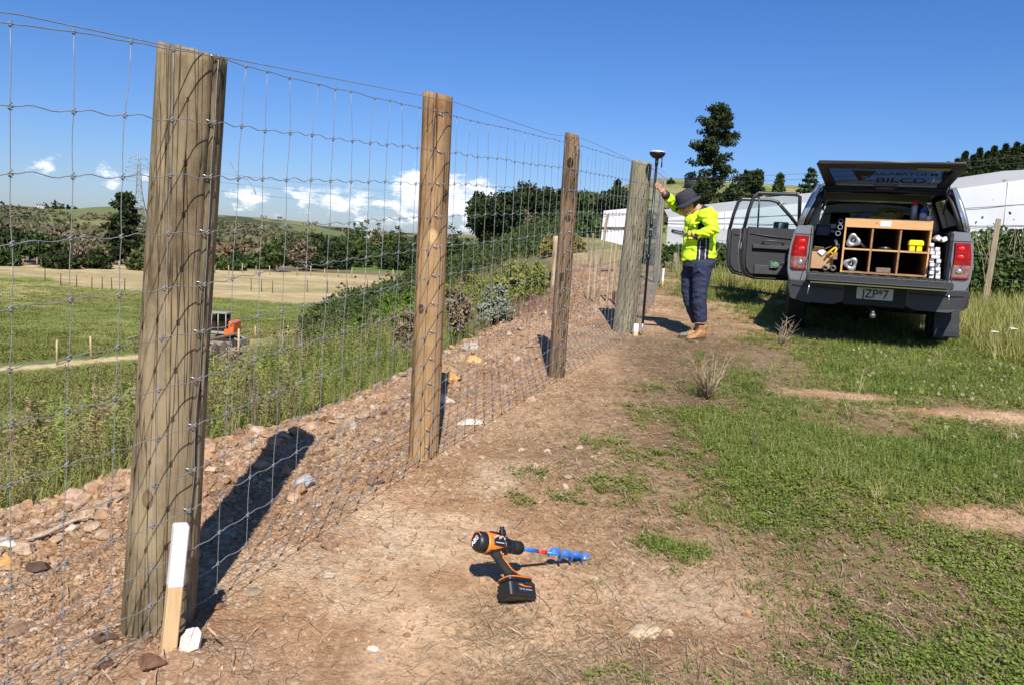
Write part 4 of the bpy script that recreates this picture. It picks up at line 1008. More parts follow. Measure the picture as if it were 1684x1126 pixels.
# ------------------------------------------------------------------ person, receiver pole, controller
PY = 8.50
def Pp(px, py, dy=0): return atY(px, py, PY + dy)
def remeshed(name, mb, vox, parent, mat_, smooth_it=4, fac=.5, folds=0.):
    me = mb.mesh(name); o = put(bpy.data.objects.new(name, me))
    r = o.modifiers.new('r', 'REMESH'); r.mode = 'VOXEL'; r.voxel_size = vox; r.use_smooth_shade = True
    s = o.modifiers.new('s', 'SMOOTH'); s.iterations = smooth_it; s.factor = fac
    dg = bpy.context.evaluated_depsgraph_get(); m2 = bpy.data.meshes.new_from_object(o.evaluated_get(dg)); bpy.data.objects.remove(o)
    if folds:      # cloth creases
        nr = [v.normal.copy() for v in m2.vertices]
        for v, n_ in zip(m2.vertices, nr):
            c = v.co; k = 1 - abs(mnoise.noise(Vector((c.x * 9 + c.z * 5, c.y * 7, c.z * 17)))) * 2.6; k2 = mnoise.noise(Vector((c.x * 26, c.y * 22, c.z * 34)))
            v.co = c + n_ * folds * (max(-.6, k) + .35 * k2 - .3)
    m2.materials.clear(); m2.materials.append(mat_); m2.polygons.foreach_set('use_smooth', [True] * len(m2.polygons))
    o = put(bpy.data.objects.new(name, m2), parent); return o
def build_person():
    feet = Vector((1.96, PY, hz(1.96, PY)))
    root = thing('person', 'person in yellow hi-vis shirt, dark hat and navy trousers reaching for the survey pole', 'person', feet)
    W_ = lambda p: p - feet
    T = lambda mb, pts, rs, n=18: mb.tube([W_(p) for p in pts], rs, n=n, up=(1, .01, .02) if False else None)
    u = Vector((-.50, .02, .866)).normalized(); f = Vector((-.866, .0, -.5)).normalized(); sd = u.cross(f).normalized()
    hc = Pp(1132.5, 335)
    # ---- body: one continuous surface
    mb = MB()
    q = Matrix((f, sd, u)).transposed()
    mb.ball(W_(hc), (.092, .076, .108), 20, 14, rot=q)                                       # skull
    mb.ball(W_(hc + f * .045 - u * .065), (.052, .052, .050), 16, 10, rot=q)               # jaw
    mb.ball(W_(hc + f * .062 - u * .098), (.022, .026, .018), 10, 8, rot=q)                # chin
    mb.tube([W_(hc + f * .078 + u * .005), W_(hc + f * .094 - u * .02), W_(hc + f * .108 - u * .036), W_(hc + f * .088 - u * .045)], [.010, .012, .014, .010], n=8)   # nose
    for s_ in (-1, 1):
        mb.ball(W_(hc + sd * s_ * .077 - f * .005 - u * .025), (.018, .009, .032), 10, 8, rot=q)            # ear
        mb.ball(W_(hc + sd * s_ * .032 + f * .078 + u * .012), (.014, .020, .009), 10, 6, rot=q)            # brow
        mb.ball(W_(hc + sd * s_ * .040 + f * .066 - u * .035), (.022, .020, .018), 10, 6, rot=q)            # cheek
    mb.ball(W_(hc + f * .090 - u * .066), (.009, .024, .007), 10, 6, rot=q); mb.ball(W_(hc + f * .088 - u * .078), (.010, .021, .007), 10, 6, rot=q)     # lips
    T(mb, [hc - f * .02 - u * .05, Pp(1144, 342), Pp(1151, 351)], [.055, .056, .066])
    T(mb, [Pp(1152, 348), Pp(1155, 358), Pp(1152, 378), Pp(1150, 402), Pp(1149, 430)], [(.09, .13), (.11, .16), (.115, .15), (.11, .14), (.12, .15)])
    shN, elN, wrN = Pp(1162, 355, -.19), Pp(1173, 379, -.25), Pp(1143.5, 389, -.17)
    shF, elF, wrF = Pp(1148, 352, .18), Pp(1113, 341, .20), Pp(1091, 317, .08)
    T(mb, [shN, shN.lerp(elN, .5), elN, elN.lerp(wrN, .4), wrN], [.050, .045, .038, .037, .025])
    T(mb, [shF, shF.lerp(elF, .5), elF, elF.lerp(wrF, .4), wrF], [.050, .045, .038, .037, .025])
    for pts, r in (([Pp(1156, 434, -.09), Pp(1150, 480, -.10), Pp(1152, 530, -.09)], [.085, .055, .04]), ([Pp(1142, 434, .09), Pp(1132, 478, .08), Pp(1146, 530, .06)], [.085, .055, .04])): T(mb, pts, r)
    # hands: palm, four unequal bent fingers, thumb from the side
    def hand(wr, palm_dir, across, nrm, curl, lens=(.074, .083, .078, .060), thumb_side=1):
        palm_dir = palm_dir.normalized(); across = across.normalized(); nrm = nrm.normalized()
        pc = wr + palm_dir * .050
        T(mb, [wr, wr + palm_dir * .03, wr + palm_dir * .075, wr + palm_dir * .092], [(.024, .019), (.036, .015), (.041, .014), (.036, .011)], n=14) if False else None
        qq = Matrix((palm_dir, across, nrm)).transposed()
        mb.ball(W_(pc), (.056, .040, .016), 16, 10, rot=qq); mb.tube([W_(wr - palm_dir * .03), W_(wr), W_(wr + palm_dir * .03)], [.026, .024, .027], n=12)
        for i, L_ in enumerate(lens):
            base = wr + palm_dir * (.090 - .004 * abs(i - 1.2)) + across * thumb_side * (.030 - .020 * i)
            d = palm_dir.copy(); p = base - palm_dir * .03; pts = [p, base]; a = 0; c = curl[i]
            for seg, k in ((.45, .55), (.30, 1.0), (.25, .8)):
                a += c * k; dd = palm_dir * math.cos(a) + nrm * math.sin(a); pts.append(pts[-1] + dd * L_ * seg)
            mb.tube([W_(x) for x in pts], [.0095, .0095, .0088, .0080, .0066], n=9)
        b = wr + palm_dir * .028 + across * thumb_side * .030
        td = (palm_dir * .62 + across * thumb_side * .55 + nrm * .55).normalized()
        mb.tube([W_(b - palm_dir * .012 - across * thumb_side * .015), W_(b), W_(b + td * .034), W_(b + td * .034 + (td * .6 + nrm * .5 - across * thumb_side * .25).normalized() * .028)], [.014, .0125, .0105, .0085], n=9)
    # near hand under and round the controller
    ctl = Pp(1117.5, 383.5, -.17)
    hand(wrN, Vector((-1, .02, .12)), Vector((0, -1, .05)), Vector((.1, .12, 1)), (.55, .6, .62, .7), thumb_side=1)
    # far hand closed on the pole
    hand(wrF, Vector((-.62, -.35, .62)), Vector((.30, .45, .62)), Vector((-.55, -.75, -.1)), (.95, 1.05, 1.1, 1.15), thumb_side=1)
    m_skin = mat('skin', (.50, .26, .16), .55, var=.14, scale=18, alt=(.42, .20, .12), bump=.1, bscale=90)
    body = remeshed('body', mb, .0052, root, m_skin, 2, .4)
    # eyes
    mbE = MB()
    for s_ in (-1, 1): mbE.ball(W_(hc + sd * s_ * .030 + f * .079 - u * .006), (.010, .013, .007), 8, 6, rot=q)
    obj('eyes', mbE, body, mat('dark_eye', (.03, .02, .015), .3))
    mbH = MB(); mbH.ball(W_(hc - f * .012 + u * .004), (.094, .081, .104), 20, 12, rot=q); obj('hair', mbH, root, mat('dark_hair', (.02, .014, .010), .75, var=.4, scale=60, bump=.6, bscale=120))
    # ---- hat
    mb = MB(); c0 = W_(Pp(1130.5, 331)); n = 40; rings = []
    def hr(r, h, wv=0):
        out = []
        for k in range(n):
            a = 2 * math.pi * k / n; w = wv * math.sin(3 * a + .8) + wv * .6 * math.sin(5 * a)
            out.append(c0 + f * (r * 1.10 * math.cos(a)) + sd * (r * math.sin(a)) + u * (h + w))
        return out
    for r, h, w in ((.138, -.034, .010), (.141, -.030, .010), (.122, -.012, .005), (.103, .000, .001), (.100, .010, 0), (.098, .050, .002), (.093, .088, .003), (.080, .108, .004), (.045, .116, .004), (.012, .117, .003)): rings.append(hr(r, h, w))
    mb.loft(rings, cap=False)
    mb.loft([[p - u * .004 for p in rings[0]], [p - u * .004 for p in hr(.103, -.004, .001)]], cap=False)
    m_nav = mat('navy_cloth', (.017, .019, .030), .85, var=.25, scale=20, bump=.35, bscale=14)
    hat = obj('bucket_hat', mb, root, mat('hat_cloth', (.030, .028, .038), .9, var=.25, scale=30, bump=.5, bscale=30))
    mb = MB(); mb.loft([hr(.1035, .002), hr(.1015, .022)], cap=False); obj('hat_band', mb, hat, m_nav)
    # ---- shirt (yellow with navy side panels, cuffs and collar worked out in object space)
    mb = MB()
    T(mb, [Pp(1153, 346), Pp(1155, 353), Pp(1153, 366), Pp(1151.5, 382), Pp(1149.5, 402), Pp(1149, 416), Pp(1149.5, 427)], [(.080, .115), (.108, .165), (.125, .172), (.130, .168), (.136, .170), (.148, .182), (.152, .186)], 26)
    T(mb, [shN + Vector((-.03, .06, .0)), shN, shN.lerp(elN, .5) + Vector((.012, 0, 0)), elN + Vector((.006, 0, -.004)), elN.lerp(wrN, .35), elN.lerp(wrN, .7), wrN + Vector((.035, 0, .006))], [.070, .076, .068, .063, .056, .050, .045])
    T(mb, [shF + Vector((-.02, -.06, 0)), shF, shF.lerp(elF, .5), elF, elF.lerp(wrF, .4), elF.lerp(wrF, .78)], [.075, .080, .070, .062, .055, .046])
    for (a, b) in ((Pp(1128, 395, -.10), Pp(1160, 392, -.19)), (Pp(1127, 408, -.08), Pp(1168, 404, -.17)), (Pp(1135, 368, -.12), Pp(1160, 364, -.20))): mb.tube([W_(a), W_(a.lerp(b, .5) + Vector((0, -.012, -.01))), W_(b)], [.012, .016, .008], n=8)
    m_y = bpy.data.materials.new('hi_vis_cloth'); m_y.use_nodes = True; t = m_y.node_tree; N, L = t.nodes, t.links
    b = N['Principled BSDF']; b.inputs['Roughness'].default_value = .8
    tcn = N.new('ShaderNodeTexCoord'); sp = N.new('ShaderNodeSeparateXYZ'); L.new(tcn.outputs['Object'], sp.inputs[0])
    x_, y_, z_ = sp.outputs
    def band(v, a, b_): return M_('MULTIPLY', M_('GREATER_THAN', v, a, tree=t), M_('LESS_THAN', v, b_, tree=t), tree=t)
    px0 = lambda px, py: W_(Pp(px, py, -.18))
    P1, P2 = px0(1146.5, 420), px0(1167, 420)
    near = M_('LESS_THAN', y_, -.03, tree=t)
    side = M_('MULTIPLY', band(x_, P1.x, P2.x), M_('LESS_THAN', z_, W_(Pp(1150, 391)).z, tree=t), tree=t)
    a_ = px0(1153.5, 369); s2 = M_('MULTIPLY', band(x_, a_.x - .02, a_.x + .045), band(z_, a_.z - .12, a_.z + .03), tree=t)
    s2 = M_('MULTIPLY', s2, M_('GREATER_THAN', M_('ADD', y_, 0, tree=t), -.215, tree=t), tree=t)
    pipe = M_('ADD', band(x_, P1.x + .026, P1.x + .036), band(x_, P1.x + .088, P1.x + .098), tree=t)
    blk = M_('MULTIPLY', M_('MAXIMUM', side, s2, tree=t), near, tree=t)
    n1 = N.new('ShaderNodeTexNoise'); n1.inputs['Scale'].default_value = 9; L.new(tcn.outputs['Object'], n1.inputs['Vector'])
    ry = N.new('ShaderNodeValToRGB'); L.new(n1.outputs[0], ry.inputs[0]); ry.color_ramp.elements[0].position = .3; ry.color_ramp.elements[0].color = (.50, .78, .010, 1); ry.color_ramp.elements[1].position = .7; ry.color_ramp.elements[1].color = (.66, .92, .03, 1)
    def mx_(f_, A, B):
        mm = N.new('ShaderNodeMix'); mm.data_type = 'RGBA'; L.new(f_, mm.inputs[0])
        for i, v in ((6, A), (7, B)):
            if isinstance(v, tuple): mm.inputs[i].default_value = v
            else: L.new(v, mm.inputs[i])
        return mm.outputs[2]
    c1 = mx_(blk, ry.outputs[0], (.014, .015, .026, 1)); c2 = mx_(M_('MULTIPLY', M_('MULTIPLY', pipe, blk, tree=t), side, tree=t), c1, (.5, .5, .52, 1)); L.new(c2, b.inputs['Base Color'])
    n2 = N.new('ShaderNodeTexNoise'); n2.inputs['Scale'].default_value = 13; L.new(tcn.outputs['Object'], n2.inputs['Vector']); bp = N.new('ShaderNodeBump'); bp.inputs['Strength'].default_value = .8; bp.inputs['Distance'].default_value = .02; L.new(n2.outputs[0], bp.inputs['Height']); L.new(bp.outputs[0], b.inputs['Normal'])
    shirt = remeshed('shirt', mb, .0085, root, m_y, 3, folds=.011)
    mb = MB(); T(mb, [Pp(1148, 345), Pp(1151.5, 349), Pp(1155.5, 353)], [(.066, .078), (.072, .085), (.082, .105)], 20); obj('collar', mb, shirt, m_nav)
    mb = MB(); T(mb, [wrN + Vector((.075, 0, .004)), wrN + Vector((.004, 0, 0))], [.050, .040], 16); T(mb, [elF.lerp(wrF, .76), elF.lerp(wrF, .93)], [.049, .040], 16); obj('cuffs', mb, shirt, m_nav)
    mb = MB(); mb.tube([W_(wrN + Vector((.004, -.001, 0))), W_(wrN + Vector((-.014, 0, .001)))], .031, n=16); mb.tube([W_(wrN + Vector((-.005, -.030, .002))), W_(wrN + Vector((-.005, -.037, .002)))], .019, n=16); obj('wristwatch', mb, root, m_blk)
    mb = MB(); T(mb, [Pp(1140, 352, -.06), Pp(1134, 366, -.10), Pp(1131, 384, -.08), Pp(1133, 402, -.09)], [.003, .003, .003, .003], 6); obj('lanyard', mb, shirt, m_nav)
    # ---- trousers
    mb = MB()
    T(mb, [Pp(1150, 419), Pp(1150, 430), Pp(1149, 440)], [(.140, .160), (.152, .172), (.155, .170)], 24)
    T(mb, [Pp(1155.5, 432, -.08), Pp(1154, 450, -.09), Pp(1151, 475, -.10), Pp(1150, 495, -.10), Pp(1152, 515, -.09), Pp(1152.5, 529, -.09)], [.112, .100, .080, .074, .072, .062], 20)
    T(mb, [Pp(1141, 432, .08), Pp(1134, 452, .09), Pp(1132, 478, .08), Pp(1136, 500, .07), Pp(1144, 518, .06), Pp(1147, 529, .06)], [.110, .092, .076, .072, .068, .060], 20)
    for (a, b_) in ((Pp(1145, 478, -.17), Pp(1160, 482, -.18)), (Pp(1144, 486, -.17), Pp(1160, 492, -.17)), (Pp(1145, 508, -.16), Pp(1160, 514, -.16)), (Pp(1146, 520, -.15), Pp(1161, 524, -.15)), (Pp(1142, 440, -.2), Pp(1158, 452, -.19)), (Pp(1163, 440, -.17), Pp(1158, 470, -.17))):
        mb.tube([W_(a), W_(a.lerp(b_, .5) + Vector((0, .006, 0))), W_(b_)], [.006, .013, .006], n=8)
    remeshed('trousers', mb, .0085, root, mat('trouser_cloth', (.020, .026, .060), .85, var=.2, scale=14, bump=.7, bscale=16), 2, folds=.006)
    # ---- boots
    m_tan = mat('tan_leather', (.36, .19, .075), .7, var=.35, scale=26, bump=.5, bscale=60); m_sole = mat('boot_sole', (.13, .095, .065), .9); m_cap = mat('worn_toe_cap', (.19, .17, .125), .8, var=.25, scale=30)
    for (ax, ay, yaw, toe) in ((1152.5, 531, math.radians(215), m_tan), (1146, 531, math.radians(186), m_cap)):
        dy = -.09 if toe is m_tan else .0; an = Pp(ax, ay, dy); g = hz(an.x, an.y)
        an.z = max(an.z, g + .10); c, s_ = math.cos(yaw), math.sin(yaw); fw = Vector((c, s_, 0)); rt = Vector((-s_, c, 0)); G = Vector((an.x, an.y, g))
        def rg(d, w, h0, h1, n=18): return [W_(G + fw * d + rt * (w * math.cos(2 * math.pi * k / n)) + Vector((0, 0, (h0 + h1) / 2 + (h1 - h0) / 2 * math.sin(2 * math.pi * k / n)))) for k in range(n)]
        bb = MB(); bb.loft([rg(-.085, .020, .025, .055), rg(-.078, .036, .018, .095), rg(-.04, .042, .016, .125), rg(.02, .041, .016, .118), rg(.07, .044, .016, .088), rg(.115, .049, .016, .068), rg(.15, .047, .016, .060), rg(.178, .034, .018, .048), rg(.186, .016, .022, .036)])
        bb.tube([W_(G + fw * -.035 + Vector((0, 0, .07))), W_(G + fw * -.03 + Vector((0, 0, .12))), W_(G + fw * -.03 + Vector((0, 0, .165)))], [.048, .050, .056], n=18)
        bo = remeshed('boot', bb, .006, root, m_tan, 2)
        sb = MB(); sb.prism([(-.090, -.028), (-.06, -.040), (.02, -.036), (.10, -.051), (.155, -.046), (.188, -.020), (.188, .020), (.155, .046), (.10, .051), (.02, .036), (-.06, .040), (-.090, .028)], .022, lambda a, b_, h: W_(G + fw * a + rt * b_ + Vector((0, 0, h)))); obj('sole', sb, bo, m_sole)
        if toe is m_cap:
            tb = MB(); tb.loft([rg(.10, .0505, .020, .0715), rg(.125, .052, .018, .069), rg(.155, .0495, .018, .063), rg(.181, .036, .020, .051), rg(.190, .017, .024, .038)]); obj('toe_cap', tb, bo, m_cap)
        lb = MB()
        for k in range(4): lb.tube([W_(G + fw * (.035 + .018 * k) - rt * .025 + Vector((0, 0, .121 - .012 * k))), W_(G + fw * (.042 + .018 * k) + rt * .0 + Vector((0, 0, .124 - .013 * k))), W_(G + fw * (.035 + .018 * k) + rt * .025 + Vector((0, 0, .121 - .012 * k)))], .003, n=5)
        obj('laces', lb, bo, mat('lace', (.30, .22, .12), .9))
    # ---- controller in the near hand
    cr = thing('survey_controller', 'black handheld survey controller held in the near hand of the person', 'data logger', ctl)
    cr.rotation_euler = (.15, .17, .10)
    mb = MB(); mb.rbox((0, 0, 0), (.165, .090, .034), .014); cb = obj('casing', mb, cr, m_blk)
    mb = MB(); mb.rbox((-.012, 0, .0185), (.095, .066, .003), .004); obj('screen', mb, cr, mat('dark_screen', (.02, .028, .03), .12))
    mb = MB()
    for i in range(4):
        for j in range(3): mb.rbox((.046 + .009 * i, -.02 + .02 * j, .0180), (.006, .013, .003), .002)
    obj('keypad', mb, cr, mat('key_grey', (.12, .12, .13), .6))
    mb = MB(); mb.tube([(-.078, -.045, .008), (.078, -.045, .008)], .003, n=6); mb.tube([(-.078, -.045, -.008), (.078, -.045, -.008)], .002, n=6); obj('bumper_strip', mb, cr, mat('grey_green_trim', (.25, .33, .32), .5))
    # ---- receiver pole
    b0 = atY(1055.5, 547, 8.52); t0 = atY(1080.3, 263, 8.52); ax = (t0 - b0); L_ = ax.length; ax.normalize()
    gp = thing('survey_pole', 'black survey pole with a satellite receiver on top standing against the grey green post', 'survey pole', b0)
    gp.rotation_mode = 'QUATERNION'; gp.rotation_quaternion = Vector((0, 0, 1)).rotation_difference(ax)
    mb = MB(); mb.tube([(0, 0, .10), (0, 0, L_ - .02)], .0135, n=14); po = obj('pole', mb, gp, mat('carbon', (.012, .012, .014), .35))
    mb = MB(); mb.tube([(0, 0, -.03), (0, 0, .03), (0, 0, .10)], [.001, .008, .012], n=12); obj('point', mb, gp, mat('worn_steel', (.35, .36, .4), .45, .6))
    mb = MB()
    for z, h, r in ((L_ * .43, .05, .019), (L_ * .56, .03, .018), (L_ * .62, .05, .020), (L_ - .06, .06, .018)): mb.tube([(0, 0, z), (0, 0, z + h)], r, n=14)
    mb.rbox((.022, 0, L_ * .455), (.03, .012, .014), .003); obj('clamp', mb, gp, m_blk)
    mb = MB(); mb.tube([(0, 0, L_ * .60), (0, 0, L_ * .605)], .0145, n=14); mb.tube([(0, 0, L_ * .72), (0, 0, L_ * .722)], .0142, n=14); obj('marking_ring', mb, gp, mat('grey_lettering', (.35, .38, .5), .5))
    mb = MB(); z = L_ - .01; rr_ = [(.018, 0), (.020, .02), (.050, .028), (.062, .040), (.080, .060), (.084, .072), (.083, .084)]
    mb.loft([[Vector((r * math.cos(2 * math.pi * k / 36), r * math.sin(2 * math.pi * k / 36), z + h)) for k in range(36)] for r, h in rr_]); rc = obj('receiver', mb, gp, m_blk)
    mb = MB(); mb.loft([[Vector((r * math.cos(2 * math.pi * k / 36), r * math.sin(2 * math.pi * k / 36), z + h)) for k in range(36)] for r, h in ((.0825, .083), (.080, .090), (.060, .098), (.02, .101))]); obj('dome', mb, rc, mat('pale_dome', (.62, .63, .66), .5))
    mb = MB(); mb.tube([(.050, -.02, z + .03), (.052, -.02, z - .07)], [.0055, .0075], n=10); obj('antenna', mb, rc, m_blk)
build_person()
# ------------------------------------------------------------------ the pickup
def car_paint(name, col, rough=.32, metal=.55):
    m = mat(name, col, rough, metal, var=.06, scale=3, coat=.6, bump=.02, bscale=3); return m
m_sil = car_paint('silver_paint', (.26, .262, .27), .33, .5)
m_silb = mat('bumper_grey', (.045, .045, .047), .42, .2, var=.12, scale=5)
m_trim = mat('door_trim', (.030, .030, .033), .75, var=.2, scale=30, bump=.2, bscale=200)
m_seal = mat('rubber_seal', (.012, .012, .012), .6)
m_chr = mat('bright_metal', (.75, .76, .78), .18, .95)
m_lin = mat('bed_liner', (.035, .034, .033), .65, var=.3, scale=20, bump=.3, bscale=60)
m_und = mat('underbody', (.012, .012, .012), .9)
def glass_mat(name, tint, a, rough=.03):
    m = bpy.data.materials.new(name); m.use_nodes = True; t = m.node_tree; N, L = t.nodes, t.links
    for n in list(N):
        if n.type != 'OUTPUT_MATERIAL': N.remove(n)
    out = [n for n in N if n.type == 'OUTPUT_MATERIAL'][0]
    tp = N.new('ShaderNodeBsdfTransparent'); tp.inputs[0].default_value = tuple(tint) + (1,)
    gl = N.new('ShaderNodeBsdfGlossy'); gl.inputs['Roughness'].default_value = rough
    fr = N.new('ShaderNodeFresnel'); fr.inputs[0].default_value = 1.5
    ms = N.new('ShaderNodeMixShader'); L.new(M_('ADD', fr.outputs[0], a, tree=t), ms.inputs[0]); L.new(tp.outputs[0], ms.inputs[1]); L.new(gl.outputs[0], ms.inputs[2]); L.new(ms.outputs[0], out.inputs[0])
    return m
m_gls = glass_mat('window_glass', (.80, .88, .88), .01); m_tint = glass_mat('tinted_glass', (.16, .19, .21), .04); m_hgl = glass_mat('hatch_glass', (.07, .085, .11), .02)
TRK = thing('pickup_truck', 'silver pickup with canopy hatch up, tailgate down and two left doors open', 'pickup truck', (3.85, 8.5, .50), math.radians(-21))
def XW(z):      # half width of the body at height z
    return float(np.interp(z, [.45, .62, .75, .90, 1.05, 1.2, 1.27], [.84, .885, .915, .925, .915, .885, .845]))
AX, WR = (1.18, 4.27), .375      # axle positions from the tail, wheel radius
def side_skin(y0, y1, s, zt=1.27, zb=.60):
    mb = MB(); ny = int((y1 - y0) / .04) + 1; rows = 12; vs = []; fs = []
    for i in range(ny + 1):
        y = y0 + (y1 - y0) * i / ny; b = zb
        for a in AX:
            if abs(y - a) < .46: b = max(b, WR + math.sqrt(max(0, .46 ** 2 - (y - a) ** 2)))
        for j in range(rows + 1):
            z = b + (zt - b) * j / rows; fl = 0
            for a in AX:
                rr_ = math.hypot(y - a, z - WR)
                if rr_ < .56: fl = .022 * (1 - (rr_ - .46) / .10) if rr_ > .46 else .022
            x = XW(z) + fl - (.03 * max(0, (.25 - y) / .2) if y0 < .3 else 0)
            vs.append((s * x, y, z))
        if i:
            for j in range(rows):
                q = i * (rows + 1) + j; f = (q - rows - 1, q - rows, q + 1, q); fs.append(f if s > 0 else f[::-1])
    mb.add(vs, fs, 0, True); return mb
for s in (-1, 1):
    mb = side_skin(.16, 1.90, s)
    # inner bed wall, rail top, end post beside the tailgate opening
    xs = s * .70
    mb.box((xs, 1.03, 1.0), (.03, 1.68, .53)); mb.box((s * .775, 1.03, 1.262), (.15, 1.70, .02))
    prof = [(.69, .63), (.86, .63), (.905, .76), (.912, .92), (.90, 1.06), (.875, 1.18), (.84, 1.265), (.69, 1.265)]
    mb.prism([(s * a, b) for a, b in prof], .10, lambda a, b, h: (a, .13 + h, b))
    obj('bed_side', mb, TRK, m_sil)
# cab: lower right side, sills, floor, firewall, roof, pillars
mb = side_skin(1.93, 5.05, 1, 1.30); mb.box((0, 3.2, .52), (1.55, 3.3, .10)); obj('cab_side', mb, TRK, m_sil)
mb = MB(); mb.box((-.86, 3.02, .50), (.10, 2.3, .14)); mb.box((.86, 3.02, .50), (.10, 2.3, .14)); obj('sill', mb, TRK, m_silb)
mb = side_skin(3.86, 5.05, -1, 1.30); obj('front_wing', mb, TRK, m_sil)
mb = MB()
rf = []
for y, z, w in ((1.98, 1.73, .60), (2.1, 1.775, .62), (2.6, 1.80, .64), (3.1, 1.79, .635), (3.35, 1.755, .62)): rf.append([Vector((w * c, y, z - .06 * abs(c) ** 3 + d)) for c, d in [(x / 8, 0) for x in range(-8, 9)]] + [Vector((w * c / 8, y, z - .06 * abs(c / 8) ** 3 - .035)) for c in range(8, -9, -1)])
mb.loft(rf, sm=True); obj('cab_roof', mb, TRK, m_sil)
mb = MB()
for s in (-1, 1):
    mb.tube([(s * .84, 1.96, 1.25), (s * .64, 2.02, 1.70)], [(.05, .06), (.04, .05)], n=8); mb.tube([(s * .85, 2.72, 1.25), (s * .66, 2.72, 1.72)], [(.035, .05), (.03, .045)], n=8)
    mb.tube([(s * .84, 2.72, .55), (s * .87, 2.72, .9), (s * .85, 2.72, 1.27)], [(.05, .06)] * 3, n=8)
    mb.tube([(s * .84, 1.96, .75), (s * .86, 1.94, 1.0), (s * .84, 1.96, 1.27)], [(.05, .06)] * 3, n=8)
    mb.tube([(s * .64, 3.32, 1.70), (s * .74, 3.75, 1.42), (s * .80, 4.0, 1.26)], [(.035, .04)] * 3, n=8)
mb.box((0, 1.95, 1.05), (1.5, .05, .62)); mb.box((0, 3.98, 1.0), (1.55, .06, .55)); obj('pillars', mb, TRK, m_sil)
mb = MB(); hd_ = []
for y, z, w in ((3.98, 1.22, .80), (4.3, 1.19, .79), (4.8, 1.12, .76), (5.1, 1.02, .70), (5.15, .9, .68)): hd_.append([Vector((w * c / 6, y, z - .05 * (c / 6) ** 2)) for c in range(-6, 7)] + [Vector((w * c / 6, y, z - .25)) for c in range(6, -7, -1)])
mb.loft(hd_); mb.rbox((0, 5.18, .66), (1.75, .20, .42), .08); obj('bonnet', mb, TRK, m_sil)
def quadg(name, pts, m, par=TRK):
    mb = MB(); mb.add(pts, [tuple(range(len(pts)))]); return obj(name, mb, par, m)
quadg('windscreen', [(-.79, 3.98, 1.27), (.79, 3.98, 1.27), (.62, 3.34, 1.72), (-.62, 3.34, 1.72)], m_gls)
quadg('rear_window', [(-.66, 1.985, 1.33), (.66, 1.985, 1.33), (.56, 2.02, 1.66), (-.56, 2.02, 1.66)], glass_mat('rear_tint', (.02, .025, .025), .02))
quadg('side_window', [(.80, 2.0, 1.28), (.82, 2.70, 1.28), (.655, 2.70, 1.71), (.65, 2.06, 1.70)], m_gls); quadg('side_window', [(.82, 2.76, 1.28), (.80, 3.9, 1.28), (.63, 3.35, 1.71), (.655, 2.76, 1.71)], m_gls)
mb = MB()
for x in (-.38, .38): mb.rbox((x, 3.25, .80), (.52, .52, .16), .06); mb.rbox((x, 2.98, 1.10), (.50, .16, .58), .06); mb.rbox((x, 2.95, 1.47), (.26, .10, .18), .04)
mb.rbox((0, 2.35, .80), (1.35, .48, .16), .06); mb.rbox((0, 2.10, 1.10), (1.35, .14, .55), .05)
obj('seats', mb, TRK, m_trim)
mb = MB(); mb.rbox((0, 3.78, 1.08), (1.5, .30, .30), .08); obj('dashboard', mb, TRK, m_trim)
mb = MB(); mb.tube([(.38 + .18 * math.cos(a), 3.52 - .06 * math.sin(a), 1.10 + .17 * math.sin(a)) for a in [x * .3 for x in range(22)]], .014, n=8); mb.tube([(.38, 3.52, 1.1), (.38, 3.7, 1.05)], .03, n=8); obj('steering_wheel', mb, TRK, m_rub)
# bed floor, wheel boxes, bulkhead
mb = MB(); mb.box((0, 1.0, .745), (1.42, 1.74, .03)); mb.box((0, 1.88, 1.0), (1.42, .03, .5))
for k in range(11): mb.box((-.62 + .124 * k, 1.0, .764), (.06, 1.72, .008))
for s in (-1, 1): mb.rbox((s * .60, 1.18, .86), (.20, .9, .22), .05)
bed = obj('bed_floor', mb, TRK, m_lin)
# tailgate lying open: ribbed liner on top, skin under, hinged at the floor
mb = MB(); mb.rbox((0, -.115, .707), (1.385, .49, .060), .02); tg = obj('tailgate', mb, TRK, mat('tailgate_dark_grey', (.05, .05, .055), .5, .3))  # tailgate body in one even dark grey
mb = MB(); mb.box((0, -.11, .742), (1.34, .46, .010))
for k in range(24):
    x = -.61 + .053 * k
    mb.tube([(x - .012, -.31, .749), (x + .028, -.03, .749), (x + .012, .10, .749)], .006, n=5)
mb.rbox((0, -.345, .741), (1.36, .030, .018), .006); mb.box((0, .14, .742), (1.36, .05, .012)); obj('tailgate_liner', mb, tg, m_lin)
mb = MB(); mb.box((0, -.3615, .7525), (1.34, .003, .003)); mb.box((0, -.362, .690), (1.30, .003, .002)); obj('edge_strip', mb, tg, m_chr)
mb = MB(); mb.box((0, -.355, .665), (1.30, .020, .012)); obj('spoiler_lip', mb, tg, mat('olive_edge', (.10, .10, .035), .6))
for s in (-1, 1):
    mb = MB(); mb.tube([(s * .70, .16, .98), (s * .695, -.14, .755)], .0055, n=6); obj('tailgate_cable', mb, tg, m_seal)
for s in (-1, 1):
    mb = MB(); mb.tube([(s * .655, -.368, .640), (s * .665, -.372, .535)], .006, n=6); obj('hanging_strap', mb, tg, m_chr)
